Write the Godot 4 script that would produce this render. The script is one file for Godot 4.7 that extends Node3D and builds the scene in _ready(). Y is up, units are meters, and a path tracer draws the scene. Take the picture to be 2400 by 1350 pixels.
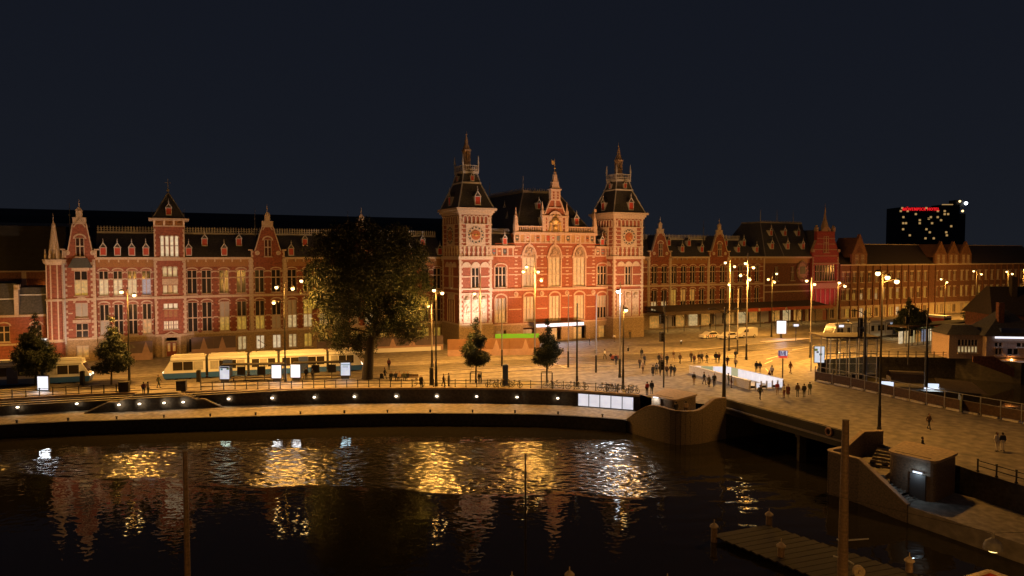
extends Node3D
# A railway station by night, seen over a harbour basin. World: y up, metres, plaza at y = 0, water at y = -3.5.
# Station axes: u along the front, v up, w out of the front; sta(u, w) turns them into world places.

const TURN := 0.455615
const CU := 0.89799
const SU := 0.44002
const WATER := -3.5
const EYE := 17.6

var rng := RandomNumberGenerator.new()
var names := {}
var mats := {}
var frames := {}
var noise_tex := {}

# ------------------------------------------------------------------ shapes
class MB:
	var v := PackedVector3Array()
	var n := PackedVector3Array()
	var c := PackedColorArray()
	var col := Color.WHITE
	var tinted := false
	var off := Vector3.ZERO
	func _init(o := Vector3.ZERO): off = o
	func triN(p: Vector3, q: Vector3, r: Vector3, a: Vector3, b: Vector3, d: Vector3):
		v.append(p + off); v.append(r + off); v.append(q + off)
		n.append(a); n.append(d); n.append(b)
		if tinted:
			c.append(col); c.append(col); c.append(col)
	func tri(p: Vector3, q: Vector3, r: Vector3):
		var m := (q - p).cross(r - p).normalized()
		triN(p, q, r, m, m, m)
	func quad(p: Vector3, q: Vector3, r: Vector3, s: Vector3):
		var m := (q - p).cross(s - p)
		if m.length_squared() < 1e-12: m = (r - q).cross(s - r)
		m = m.normalized()
		triN(p, q, r, m, m, m); triN(p, r, s, m, m, m)
	func box(lo: Vector3, hi: Vector3):
		var a := lo; var b := hi
		quad(Vector3(a.x, a.y, b.z), Vector3(b.x, a.y, b.z), Vector3(b.x, b.y, b.z), Vector3(a.x, b.y, b.z))
		quad(Vector3(b.x, a.y, a.z), Vector3(a.x, a.y, a.z), Vector3(a.x, b.y, a.z), Vector3(b.x, b.y, a.z))
		quad(Vector3(a.x, a.y, a.z), Vector3(a.x, a.y, b.z), Vector3(a.x, b.y, b.z), Vector3(a.x, b.y, a.z))
		quad(Vector3(b.x, a.y, b.z), Vector3(b.x, a.y, a.z), Vector3(b.x, b.y, a.z), Vector3(b.x, b.y, b.z))
		quad(Vector3(a.x, b.y, b.z), Vector3(b.x, b.y, b.z), Vector3(b.x, b.y, a.z), Vector3(a.x, b.y, a.z))
		quad(Vector3(a.x, a.y, a.z), Vector3(b.x, a.y, a.z), Vector3(b.x, a.y, b.z), Vector3(a.x, a.y, b.z))
	func bx(x: float, y: float, z: float, sx: float, sy: float, sz: float):   # centre in x and z, foot in y
		box(Vector3(x - sx / 2, y, z - sz / 2), Vector3(x + sx / 2, y + sy, z + sz / 2))
	func bar(p: Vector3, q: Vector3, wx: float, wy: float):   # a square bar from p to q
		var d := (q - p).normalized()
		var s := d.cross(Vector3.UP)
		if s.length() < 0.01: s = Vector3.RIGHT
		s = s.normalized() * wx / 2
		var t := s.cross(d).normalized() * wy / 2
		var a := [p - s - t, p + s - t, p + s + t, p - s + t]
		var b := [q - s - t, q + s - t, q + s + t, q - s + t]
		for i in 4:
			var j := (i + 1) % 4
			quad(a[j], a[i], b[i], b[j])
		quad(a[0], a[1], a[2], a[3]); quad(b[3], b[2], b[1], b[0])
	func tube(p: Vector3, q: Vector3, r0: float, r1: float, seg := 8, caps := true):
		var d := (q - p).normalized()
		var s := d.cross(Vector3.UP if absf(d.y) < 0.95 else Vector3.RIGHT).normalized()
		var t := d.cross(s)
		for i in seg:
			var a := TAU * i / seg; var b := TAU * (i + 1) / seg
			var ea := s * cos(a) + t * sin(a); var eb := s * cos(b) + t * sin(b)
			triN(p + ea * r0, p + eb * r0, q + eb * r1, ea, eb, eb)
			triN(p + ea * r0, q + eb * r1, q + ea * r1, ea, eb, ea)
			if caps:
				triN(p, p + eb * r0, p + ea * r0, -d, -d, -d)
				triN(q, q + ea * r1, q + eb * r1, d, d, d)
	func lathe(o: Vector3, prof: Array, seg := 12, flat := false):   # prof: [radius, height], upwards
		for k in prof.size() - 1:
			var r0: float = prof[k][0]; var y0: float = prof[k][1]; var r1: float = prof[k + 1][0]; var y1: float = prof[k + 1][1]
			var sl := Vector2(y1 - y0, r0 - r1).normalized()
			for i in seg:
				var a := TAU * i / seg; var b := TAU * (i + 1) / seg
				var da := Vector3(cos(a), 0, -sin(a)); var db := Vector3(cos(b), 0, -sin(b))
				var p := o + da * r0 + Vector3.UP * y0; var q := o + db * r0 + Vector3.UP * y0
				var r := o + db * r1 + Vector3.UP * y1; var s := o + da * r1 + Vector3.UP * y1
				if flat:
					if r0 > 0.0: tri(p, q, r)
					if r1 > 0.0: tri(p, r, s)
				else:
					var na := da * sl.x + Vector3.UP * sl.y; var nb := db * sl.x + Vector3.UP * sl.y
					if r0 > 0.0: triN(p, q, r, na, nb, nb)
					if r1 > 0.0: triN(p, r, s, na, nb, na)
	func ball(o: Vector3, r: float, sy := 1.0, seg := 10):
		var pr := []
		for k in 7:
			var a := -PI / 2 + PI * k / 6
			pr.append([maxf(r * cos(a), 0.0) if k > 0 and k < 6 else 0.0, r * sy * sin(a)])
		lathe(o, pr, seg)
	func frust(x: float, z: float, y0: float, ax: float, az: float, y1: float, bx_: float, bz: float):   # half sizes, open below
		var p := [Vector3(x - ax, y0, z + az), Vector3(x + ax, y0, z + az), Vector3(x + ax, y0, z - az), Vector3(x - ax, y0, z - az)]
		var q := [Vector3(x - bx_, y1, z + bz), Vector3(x + bx_, y1, z + bz), Vector3(x + bx_, y1, z - bz), Vector3(x - bx_, y1, z - bz)]
		for i in 4:
			var j := (i + 1) % 4
			quad(p[i], p[j], q[j], q[i])
		if bx_ > 0.0 and bz > 0.0: quad(q[0], q[1], q[2], q[3])
	func extr(poly: PackedVector2Array, z0: float, z1: float):   # poly in x, y, counter-clockwise; z0 < z1
		var idx := Geometry2D.triangulate_polygon(poly)
		for k in range(0, idx.size(), 3):
			var a := poly[idx[k]]; var b := poly[idx[k + 1]]; var d := poly[idx[k + 2]]
			if (b - a).cross(d - a) < 0.0:
				var e := b; b = d; d = e
			tri(Vector3(a.x, a.y, z1), Vector3(b.x, b.y, z1), Vector3(d.x, d.y, z1))
			tri(Vector3(a.x, a.y, z0), Vector3(d.x, d.y, z0), Vector3(b.x, b.y, z0))
		for i in poly.size():
			var a := poly[i]; var b := poly[(i + 1) % poly.size()]
			quad(Vector3(a.x, a.y, z1), Vector3(a.x, a.y, z0), Vector3(b.x, b.y, z0), Vector3(b.x, b.y, z1))
	func slab(poly: PackedVector2Array, y0: float, y1: float):   # poly in x, z
		var idx := Geometry2D.triangulate_polygon(poly)
		var area := 0.0
		for i in poly.size():
			area += poly[i].cross(poly[(i + 1) % poly.size()])
		for k in range(0, idx.size(), 3):
			var a := poly[idx[k]]; var b := poly[idx[k + 1]]; var d := poly[idx[k + 2]]
			if (b - a).cross(d - a) > 0.0:
				var e := b; b = d; d = e
			tri(Vector3(a.x, y1, a.y), Vector3(b.x, y1, b.y), Vector3(d.x, y1, d.y))
			if y1 > y0: tri(Vector3(a.x, y0, a.y), Vector3(d.x, y0, d.y), Vector3(b.x, y0, b.y))
		if y1 > y0:
			for i in poly.size():
				var a := poly[i]; var b := poly[(i + 1) % poly.size()]
				if area > 0.0:
					var e := a; a = b; b = e
				quad(Vector3(a.x, y0, a.y), Vector3(b.x, y0, b.y), Vector3(b.x, y1, b.y), Vector3(a.x, y1, a.y))
	func ribbon(pts: Array, y0: float, y1: float):   # an upright face along points (x, z)
		for i in pts.size() - 1:
			var a: Vector2 = pts[i]; var b: Vector2 = pts[i + 1]
			quad(Vector3(a.x, y0, a.y), Vector3(b.x, y0, b.y), Vector3(b.x, y1, b.y), Vector3(a.x, y1, a.y))
	func wall(u0: float, u1: float, v0: float, v1: float, w: float, holes: Array, deep := 0.35):   # a front with real openings; hole: [u0, v0, u1, v1]
		var us := [u0, u1]; var vs := [v0, v1]
		for h in holes:
			us.append(h[0]); us.append(h[2]); vs.append(h[1]); vs.append(h[3])
		us.sort(); vs.sort()
		for j in vs.size() - 1:
			if vs[j + 1] - vs[j] < 0.001 or vs[j] < v0 - 0.001 or vs[j + 1] > v1 + 0.001: continue
			var start := INF
			for i in us.size():
				var open := i == us.size() - 1
				if not open:
					var mu: float = (us[i] + us[i + 1]) / 2; var mv: float = (vs[j] + vs[j + 1]) / 2
					if us[i + 1] - us[i] < 0.0005: continue
					for h in holes:
						if mu > h[0] and mu < h[2] and mv > h[1] and mv < h[3]:
							open = true
							break
				if open and start < INF:
					quad(Vector3(start, vs[j], w), Vector3(us[i], vs[j], w), Vector3(us[i], vs[j + 1], w), Vector3(start, vs[j + 1], w))
					start = INF
				elif not open and start == INF:
					start = us[i]
		for h in holes:
			var a := Vector3(h[0], h[1], w); var b := Vector3(h[2], h[1], w); var e := Vector3(h[2], h[3], w); var f := Vector3(h[0], h[3], w)
			var d := Vector3(0, 0, -deep)
			quad(a, b, b + d, a + d); quad(b, e, e + d, b + d); quad(e, f, f + d, e + d); quad(f, a, a + d, f + d)
	func arch(x: float, y: float, z: float, half: float, rise: float, thick: float, deep: float, seg := 8):   # an arched hood, springing at y
		for i in seg:
			var a := PI - PI * i / seg; var b := PI - PI * (i + 1) / seg
			var p0 := Vector2(x + cos(a) * half, y + sin(a) * rise); var p1 := Vector2(x + cos(b) * half, y + sin(b) * rise)
			var q0 := Vector2(x + cos(a) * (half + thick), y + sin(a) * (rise + thick)); var q1 := Vector2(x + cos(b) * (half + thick), y + sin(b) * (rise + thick))
			extr(PackedVector2Array([p0, p1, q1, q0]), z, z + deep)
	func mesh() -> ArrayMesh:
		var arr := []
		arr.resize(Mesh.ARRAY_MAX)
		arr[Mesh.ARRAY_VERTEX] = v; arr[Mesh.ARRAY_NORMAL] = n
		if tinted: arr[Mesh.ARRAY_COLOR] = c
		var m := ArrayMesh.new()
		m.add_surface_from_arrays(Mesh.PRIMITIVE_TRIANGLES, arr)
		return m

# ------------------------------------------------------------------ naming and parenting
func numbered(nm: String) -> String:
	names[nm] = names.get(nm, -1) + 1
	return nm if names[nm] == 0 else "%s_%03d" % [nm, names[nm]]

func tag(o: Node3D, label: String, category := "", group := "", kind := "") -> Node3D:
	if label: o.set_meta("label", label)
	if category: o.set_meta("category", category)
	if group: o.set_meta("group", group)
	if kind: o.set_meta("kind", kind)
	return o

func thing(nm: String, label: String, category: String, at := Vector3.ZERO, turn := 0.0, group := "") -> Node3D:
	var o := Node3D.new()
	o.name = numbered(nm); add_child(o)
	o.position = at; o.rotation.y = turn
	tag(o, label, category, group)
	return o

func part(nm: String, shape, m: Material, parent: Node3D, at := Vector3.ZERO) -> MeshInstance3D:
	var o := MeshInstance3D.new()
	o.name = nm
	o.mesh = shape.mesh() if shape is MB else shape
	o.material_override = m
	o.position = at
	parent.add_child(o, true)
	return o

func struct(nm: String, shape, m: Material) -> MeshInstance3D:
	var o := MeshInstance3D.new()
	o.name = numbered(nm)
	o.mesh = shape.mesh() if shape is MB else shape
	o.material_override = m
	add_child(o)
	o.set_meta("kind", "structure")
	return o

func dup(src: Node3D, at: Vector3, turn: float, label := "", group := "") -> Node3D:
	var o: Node3D = src.duplicate()
	o.name = numbered(src.name.trim_suffix("_000")); add_child(o)
	o.position = at; o.rotation.y = turn
	if label: o.set_meta("label", label)
	if group: o.set_meta("group", group)
	return o

func sta(u: float, w: float, y := 0.0) -> Vector3:
	return Vector3(u * CU + w * SU, y, -155.3 - u * SU + w * CU)

# ------------------------------------------------------------------ materials
func tone(seed_: int, freq: float, dark: float, octaves := 4, size := 256) -> NoiseTexture2D:
	var key := "%d_%f_%f" % [seed_, freq, dark]
	if not noise_tex.has(key):
		var f := FastNoiseLite.new()
		f.seed = seed_; f.frequency = freq; f.fractal_octaves = octaves; f.noise_type = FastNoiseLite.TYPE_SIMPLEX_SMOOTH
		var g := Gradient.new()
		g.set_color(0, Color(dark, dark, dark)); g.set_color(1, Color.WHITE)
		var t := NoiseTexture2D.new()
		t.width = size; t.height = size; t.seamless = true; t.noise = f; t.color_ramp = g
		noise_tex[key] = t
	return noise_tex[key]

func lin(r: float, g: float, b: float) -> Color:
	return Color(r, g, b).linear_to_srgb()

func mat(nm: String, c: Color, rough := 0.8, metal := 0.0, grain := 0.0, scale := 0.3, sd := 1) -> StandardMaterial3D:
	if mats.has(nm): return mats[nm]
	var m := StandardMaterial3D.new()
	m.resource_name = nm
	m.albedo_color = c; m.roughness = rough; m.metallic = metal
	if grain > 0.0:
		m.albedo_texture = tone(sd, 0.02, 1.0 - grain, 5)
		m.uv1_triplanar = true; m.uv1_world_triplanar = true
		m.uv1_scale = Vector3.ONE * scale
	mats[nm] = m
	return m

func glow(nm: String, c: Color, e: float, patchy := 0.0, scale := 0.35) -> StandardMaterial3D:
	if mats.has(nm): return mats[nm]
	var m := mat(nm, lin(0.3, 0.3, 0.3), 0.6)
	m.emission_enabled = true; m.emission = c; m.emission_energy_multiplier = e
	if patchy > 0.0:
		m.emission_texture = tone(7, 0.02, 1.0 - patchy, 2, 128)
		m.emission_operator = BaseMaterial3D.EMISSION_OP_MULTIPLY
		m.uv1_triplanar = true; m.uv1_world_triplanar = true; m.uv1_scale = Vector3.ONE * scale
	return m

func omni(parent: Node3D, at: Vector3, c: Color, e: float, size := 0.15) -> void:
	var l := OmniLight3D.new()
	l.name = "light"; l.light_color = c; l.light_energy = e; l.light_size = size; l.omni_range = 120.0; l.omni_attenuation = 2.0; l.shadow_enabled = true
	l.position = at
	parent.add_child(l, true)

func spot(parent: Node3D, at: Vector3, dir: Vector3, c: Color, e: float, half := 40.0, size := 0.2) -> void:
	var l := SpotLight3D.new()
	l.name = "light"; l.light_color = c; l.light_energy = e; l.light_size = size; l.spot_range = 150.0; l.spot_attenuation = 2.0; l.spot_angle = half; l.spot_angle_attenuation = 0.6; l.shadow_enabled = true
	parent.add_child(l, true)
	l.position = at
	l.basis = Basis.looking_at(dir.normalized(), Vector3.UP if absf(dir.normalized().y) < 0.98 else Vector3.RIGHT)

func area(parent: Node3D, at: Vector3, dir: Vector3, size: Vector2, c: Color, e: float) -> void:
	var l := AreaLight3D.new()
	l.name = "light"; l.light_color = c; l.light_energy = e; l.area_size = size; l.area_range = 80.0; l.area_attenuation = 2.0; l.shadow_enabled = true
	parent.add_child(l, true)
	l.position = at
	l.basis = Basis.looking_at(dir.normalized(), Vector3.UP if absf(dir.normalized().y) < 0.98 else Vector3.RIGHT)

func lettering(parent: Node3D, nm: String, words: String, at: Vector3, high: float, m: Material, turn := 0.0, deep := 0.04, bold := false) -> MeshInstance3D:
	var t := TextMesh.new()
	var f := SystemFont.new()
	f.font_names = PackedStringArray(["Droid Sans"])
	if bold: f.font_weight = 700
	t.font = f; t.text = words; t.font_size = 32; t.pixel_size = high / 24.0; t.depth = deep; t.curve_step = 4.0
	var o := part(nm, t, m, parent, at)
	o.rotation.y = turn
	return o

# ------------------------------------------------------------------ the station
func window_unit(parent: Node3D, x: float, y: float, z: float, w: float, h: float, lights: int, frac: float, top: Material, low: Material, nm := "window") -> MeshInstance3D:
	var key := "%.2f_%.2f_%d_%.2f" % [w, h, lights, frac]
	if not frames.has(key):
		var f := MB.new(); var g := MB.new(); var k := MB.new()
		var t := 0.09
		f.box(Vector3(-w / 2, 0, -0.1), Vector3(-w / 2 + t, h, 0)); f.box(Vector3(w / 2 - t, 0, -0.1), Vector3(w / 2, h, 0))
		f.box(Vector3(-w / 2 + t, 0, -0.1), Vector3(w / 2 - t, t, 0)); f.box(Vector3(-w / 2 + t, h - t, -0.1), Vector3(w / 2 - t, h, 0))
		var tr := h * frac
		if frac > 0.0: f.box(Vector3(-w / 2 + t, tr - 0.09, -0.1), Vector3(w / 2 - t, tr + 0.09, 0.05))
		for i in lights - 1:
			var mx := -w / 2 + w * (i + 1) / lights
			f.box(Vector3(mx - 0.08, t, -0.08), Vector3(mx + 0.08, h - t, 0.08))
		f.box(Vector3(-w / 2 - 0.12, -0.14, -0.1), Vector3(w / 2 + 0.12, -0.002, 0.42))
		g.box(Vector3(-w / 2 + t, t, -0.16), Vector3(w / 2 - t, tr if frac > 0.0 else h - t, -0.12))
		if frac > 0.0: k.box(Vector3(-w / 2 + t, tr + 0.002, -0.16), Vector3(w / 2 - t, h - t, -0.12))
		frames[key] = [f.mesh(), g.mesh(), k.mesh() if frac > 0.0 else null]
	var o := part(nm, frames[key][0], mats["stone_light"], parent, Vector3(x, y, z))
	part("pane", frames[key][1], low, o)
	if frac > 0.0: part("pane", frames[key][2], top, o)
	return o

func pane_of(code: String) -> Material:
	return {"d": mats["pane_dark"], "y": mats["window_yellow"], "c": mats["window_cream"], "w": mats["window_white"], "b": mats["window_blue"], "g": mats["window_dim"], "o": mats["window_gold"]}[code]

func quoins(mb: MB, x: float, z: float, v0: float, v1: float, side: float, w := 0.55):
	var y := v0; var k := 0
	while y < v1 - 0.2:
		var ww := w if k % 2 == 0 else w * 0.6
		mb.box(Vector3(minf(x, x + side * ww), y, z), Vector3(maxf(x, x + side * ww), minf(y + 0.42, v1), z + 0.07))
		y += 0.44; k += 1

var dormer_meshes := []
func dormer(parent: Node3D, x: float, y: float, z: float, s := 1.0, turn := 0.0):
	if dormer_meshes.is_empty():
		var a := MB.new(); var b := MB.new()
		a.box(Vector3(-0.5, 0, -1.1), Vector3(-0.4, 1.15, 0.06)); a.box(Vector3(0.4, 0, -1.1), Vector3(0.5, 1.15, 0.06))
		a.box(Vector3(-0.5, -0.14, -1.1), Vector3(0.5, -0.002, 0.1)); a.box(Vector3(-0.58, 1.152, -1.3), Vector3(0.58, 1.25, 0.16))
		a.bar(Vector3(-0.5, 1.25, 0.08), Vector3(0, 2.0, 0.0), 0.1, 0.12); a.bar(Vector3(0.5, 1.25, 0.08), Vector3(0, 2.0, 0.0), 0.1, 0.12)
		a.tube(Vector3(0, 1.9, 0), Vector3(0, 2.75, 0), 0.06, 0.03, 6); a.ball(Vector3(0, 2.3, 0), 0.1, 1.0, 6)
		b.box(Vector3(-0.398, 0, -0.08), Vector3(0.398, 1.15, 0.0))
		var r := MB.new()
		r.extr(PackedVector2Array([Vector2(-0.52, 1.252), Vector2(0.52, 1.252), Vector2(0, 1.98)]), -1.4, -0.03)
		dormer_meshes = [a.mesh(), b.mesh(), r.mesh()]
	var o := part("dormer", dormer_meshes[0], mats["zinc_white"], parent, Vector3(x, y, z))
	o.scale = Vector3.ONE * s; o.rotation.y = turn
	part("shutter", dormer_meshes[1], mats["red_paint"], o)
	part("roof", dormer_meshes[2], mats["slate"], o)

func gable(parent: Node3D, x: float, h: float, z: float, brick: Material):
	var m := MB.new(); var s := MB.new(); var r := MB.new()
	m.extr(PackedVector2Array([Vector2(x - h, 17.1), Vector2(x + h, 17.1), Vector2(x + h, 18.4), Vector2(x + h - 0.75, 18.4), Vector2(x + 0.95, 22.7), Vector2(x - 0.95, 22.7), Vector2(x - h + 0.75, 18.4), Vector2(x - h, 18.4)]), z - 0.5, z)
	part("gable", m, brick, parent)
	for k in [-1.0, 1.0]:
		s.bar(Vector3(x + k * (h - 0.7), 18.42, z - 0.2), Vector3(x + k * 0.95, 22.8, z - 0.2), 0.7, 0.16)
		s.box(Vector3(x + k * h - 0.42, 18.402, z - 0.55), Vector3(x + k * h + 0.3, 18.65, z + 0.15))
		s.bar(Vector3(x + k * 0.85, 22.2, z + 0.03), Vector3(x, 23.5, z + 0.03), 0.12, 0.2)
		quoins(s, x + k * h, z, 17.2, 18.3, -k, 0.4)
	s.box(Vector3(x - 0.97, 22.702, z - 0.45), Vector3(x + 0.97, 23.7, z - 0.02)); s.box(Vector3(x - 1.02, 23.702, z - 0.5), Vector3(x + 1.02, 23.82, z + 0.04))
	s.box(Vector3(x - 0.47, 23.822, z - 0.42), Vector3(x + 0.47, 24.9, z - 0.04)); s.frust(x, z - 0.24, 24.902, 0.55, 0.3, 25.5, 0.12, 0.1)
	s.tube(Vector3(x, 25.4, z - 0.24), Vector3(x, 26.8, z - 0.24), 0.06, 0.03, 6); s.ball(Vector3(x, 26.1, z - 0.24), 0.14, 1.0, 6)
	s.arch(x, 20.3, z, 0.72, 0.6, 0.25, 0.09)
	part("coping", s, mats["stone_light"], parent)
	for k in [-1.85, 1.85]:
		var d := MB.new()
		d.tube(Vector3(x + k, 18.0, z - 0.05), Vector3(x + k, 18.0, z + 0.09), 0.42, 0.42, 12); d.tube(Vector3(x + k, 18.0, z + 0.09), Vector3(x + k, 18.0, z + 0.16), 0.2, 0.14, 8)
		part("rosette", d, mats["stone_light"], parent)
	window_unit(parent, x, 17.35, z + 0.12, 1.25, 3.1, 2, 0.55, mats["pane_dark"], mats["pane_dark"])
	r.extr(PackedVector2Array([Vector2(x - h + 0.1, 17.28), Vector2(x + h - 0.1, 17.28), Vector2(x, 22.4)]), z - 9.0, z - 0.52)
	r.tube(Vector3(x - 1.7, 21.0, z - 4), Vector3(x - 1.7, 26.4, z - 4), 0.09, 0.03, 6); r.ball(Vector3(x - 1.7, 24.4, z - 4), 0.2, 1.0, 6)
	part("gable_roof", r, mats["slate"], parent)

func wing(label: String, u0: float, u1: float, wins: Array, gables: Array, dormers: Array, lit: Array, brick: Material, half := 0.82, roof_ends := [0.0, 0.0]) -> Node3D:
	var o := (u0 + u1) / 2
	var root := thing("station_wing", label, "building", sta(o, 0), TURN, "")
	var off := Vector3(-o, 0, 0)
	var w := MB.new(off); var base := MB.new(off); var roof := MB.new(off); var trim := MB.new(off); var fr := MB.new(off); var cor := MB.new(off); var crest := MB.new(off)
	var holes := []; var ground := []
	for u in wins:
		holes.append([u - half, 10.78, u + half, 14.95]); holes.append([u - half, 4.05, u + half, 9.3]); ground.append([u - half * 0.9, 0.4, u + half * 0.9, 2.9])
		trim.arch(u, 9.3, 0.0, half, 0.35, 0.24, 0.1, 6); trim.arch(u, 14.95, 0.0, half, 0.3, 0.22, 0.1, 6)
		for k in [-1.0, 1.0]:
			for y in [4.4, 5.6, 6.3, 7.6, 8.8, 11.2, 12.2, 13.4, 14.5]: trim.box(Vector3(u + k * (half + 0.12) - 0.12, y, 0.0), Vector3(u + k * (half + 0.12) + 0.12, y + 0.28, 0.05))
	w.wall(u0, u1, 3.62, 17.2, 0.0, holes)
	base.wall(u0, u1, 0.0, 3.6, 0.14, ground, 0.45)
	base.quad(Vector3(u0, 3.6, 0.14), Vector3(u1, 3.6, 0.14), Vector3(u1, 3.6, 0), Vector3(u0, 3.6, 0))
	for y in [0.7, 1.4, 2.1, 2.8]:
		for i in range(int(u0), int(u1)): pass
	w.quad(Vector3(u0, 0, -14), Vector3(u0, 0, 0), Vector3(u0, 17.2, 0), Vector3(u0, 17.2, -14)); w.quad(Vector3(u1, 0, 0), Vector3(u1, 0, -14), Vector3(u1, 17.2, -14), Vector3(u1, 17.2, 0))
	w.quad(Vector3(u1, 0, -14), Vector3(u0, 0, -14), Vector3(u0, 17.2, -14), Vector3(u1, 17.2, -14))
	part("wall", w, brick, root); part("plinth", base, mats["stone_base"], root)
	# frieze of glazed tile under the cornice, string courses
	var at := u0
	var breaks := gables.duplicate(); breaks.append([u1, u1])
	for g in breaks:
		if g[0] > at:
			fr.box(Vector3(at, 15.55, 0.0), Vector3(g[0], 16.85, 0.07))
			cor.box(Vector3(at, 16.852, 0.0), Vector3(g[0], 17.26, 0.55))
			var x: float = at + 0.5
			while x < g[0] - 0.3:
				cor.box(Vector3(x - 0.1, 16.4, 0.07), Vector3(x + 0.1, 16.85, 0.42)); x += 1.45
		at = g[1]
	part("frieze", fr, mats["tile_orange"], root); part("cornice", cor, mats["stone_light"], root)
	trim.box(Vector3(u0, 10.08, 0.0), Vector3(u1, 10.5, 0.2)); trim.box(Vector3(u0, 3.602, 0.142), Vector3(u1, 3.9, 0.26))
	var edges := [u0]
	for u in wins: edges.append(u - half - 0.24); edges.append(u + half + 0.24)
	edges.append(u1)
	for k in range(0, edges.size() - 1, 2):
		if edges[k + 1] - edges[k] > 0.1:
			for y in [13.5, 6.5, 14.62]: trim.box(Vector3(edges[k], y, 0.0), Vector3(edges[k + 1], y + 0.2, 0.06))
	for g in gables:
		for e in [[g[0], 1.0], [g[1], -1.0]]:
			trim.box(Vector3(e[0] - 0.25, 3.95, 0.0), Vector3(e[0] + 0.25, 10.05, 0.24)); trim.box(Vector3(e[0] - 0.25, 10.55, 0.0), Vector3(e[0] + 0.25, 17.1, 0.24))
			quoins(trim, e[0] - 0.25, 0.0, 4.0, 17.0, -1.0, 0.2); quoins(trim, e[0] + 0.25, 0.0, 4.0, 17.0, 1.0, 0.2)
	part("stone_trim", trim, mats["stone_light"], root)
	for i in wins.size():
		var code: String = lit[i] if i < lit.size() else "ddddd"
		window_unit(root, wins[i] - o, 10.78, -0.2, half * 2, 4.17, 2, 0.66, pane_of(code[0]), pane_of(code[1]))
		window_unit(root, wins[i] - o, 4.05, -0.2, half * 2, 5.25, 2, 0.47, pane_of(code[2]), pane_of(code[3]))
		window_unit(root, wins[i] - o, 0.4, -0.12, half * 1.8, 2.5, 2, 0.0, null, pane_of(code[4]))
	# mansard roof with a gutter band and an iron crest
	var e0: float = roof_ends[0]; var e1: float = roof_ends[1]
	roof.quad(Vector3(u0, 17.27, 0.35), Vector3(u1, 17.27, 0.35), Vector3(u1 - e1, 21.5, -4.6), Vector3(u0 + e0, 21.5, -4.6))
	roof.quad(Vector3(u0 + e0, 21.5, -4.6), Vector3(u1 - e1, 21.5, -4.6), Vector3(u1 - e1, 21.6, -9.5), Vector3(u0 + e0, 21.6, -9.5))
	roof.quad(Vector3(u0 + e0, 21.6, -9.5), Vector3(u1 - e1, 21.6, -9.5), Vector3(u1, 17.25, -14.2), Vector3(u0, 17.25, -14.2))
	roof.quad(Vector3(u0, 17.26, -14.2), Vector3(u0, 17.26, 0.35), Vector3(u0 + e0, 21.5, -4.6), Vector3(u0 + e0, 21.6, -9.5))
	roof.quad(Vector3(u1, 17.26, 0.35), Vector3(u1, 17.26, -14.2), Vector3(u1 - e1, 21.6, -9.5), Vector3(u1 - e1, 21.5, -4.6))
	part("roof", roof, mats["slate"], root)
	crest.box(Vector3(u0 + e0, 21.4, -4.75), Vector3(u1 - e1, 21.75, -4.4)); crest.box(Vector3(u0 + e0, 21.95, -4.62), Vector3(u1 - e1, 22.05, -4.52))
	crest.box(Vector3(u0 + e0, 22.36, -4.6), Vector3(u1 - e1, 22.42, -4.54))
	var cx := u0 + e0 + 0.2
	while cx < u1 - e1:
		crest.box(Vector3(cx - 0.09, 21.75, -4.6), Vector3(cx + 0.09, 22.5, -4.53)); crest.frust(cx, -4.565, 22.5, 0.1, 0.04, 22.78, 0.0, 0.0)
		cx += 0.46
	part("ridge_crest", crest, mats["zinc_white"], root)
	for d in dormers: dormer(root, d[0] - o, d[1] - 0.55, 0.35 - (d[1] - 0.55 - 17.27) * 4.95 / 4.23 + 0.35)
	for g in gables: gable(root, (g[0] + g[1]) / 2 - o, (g[1] - g[0]) / 2, 0.3, brick)
	return root

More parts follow.
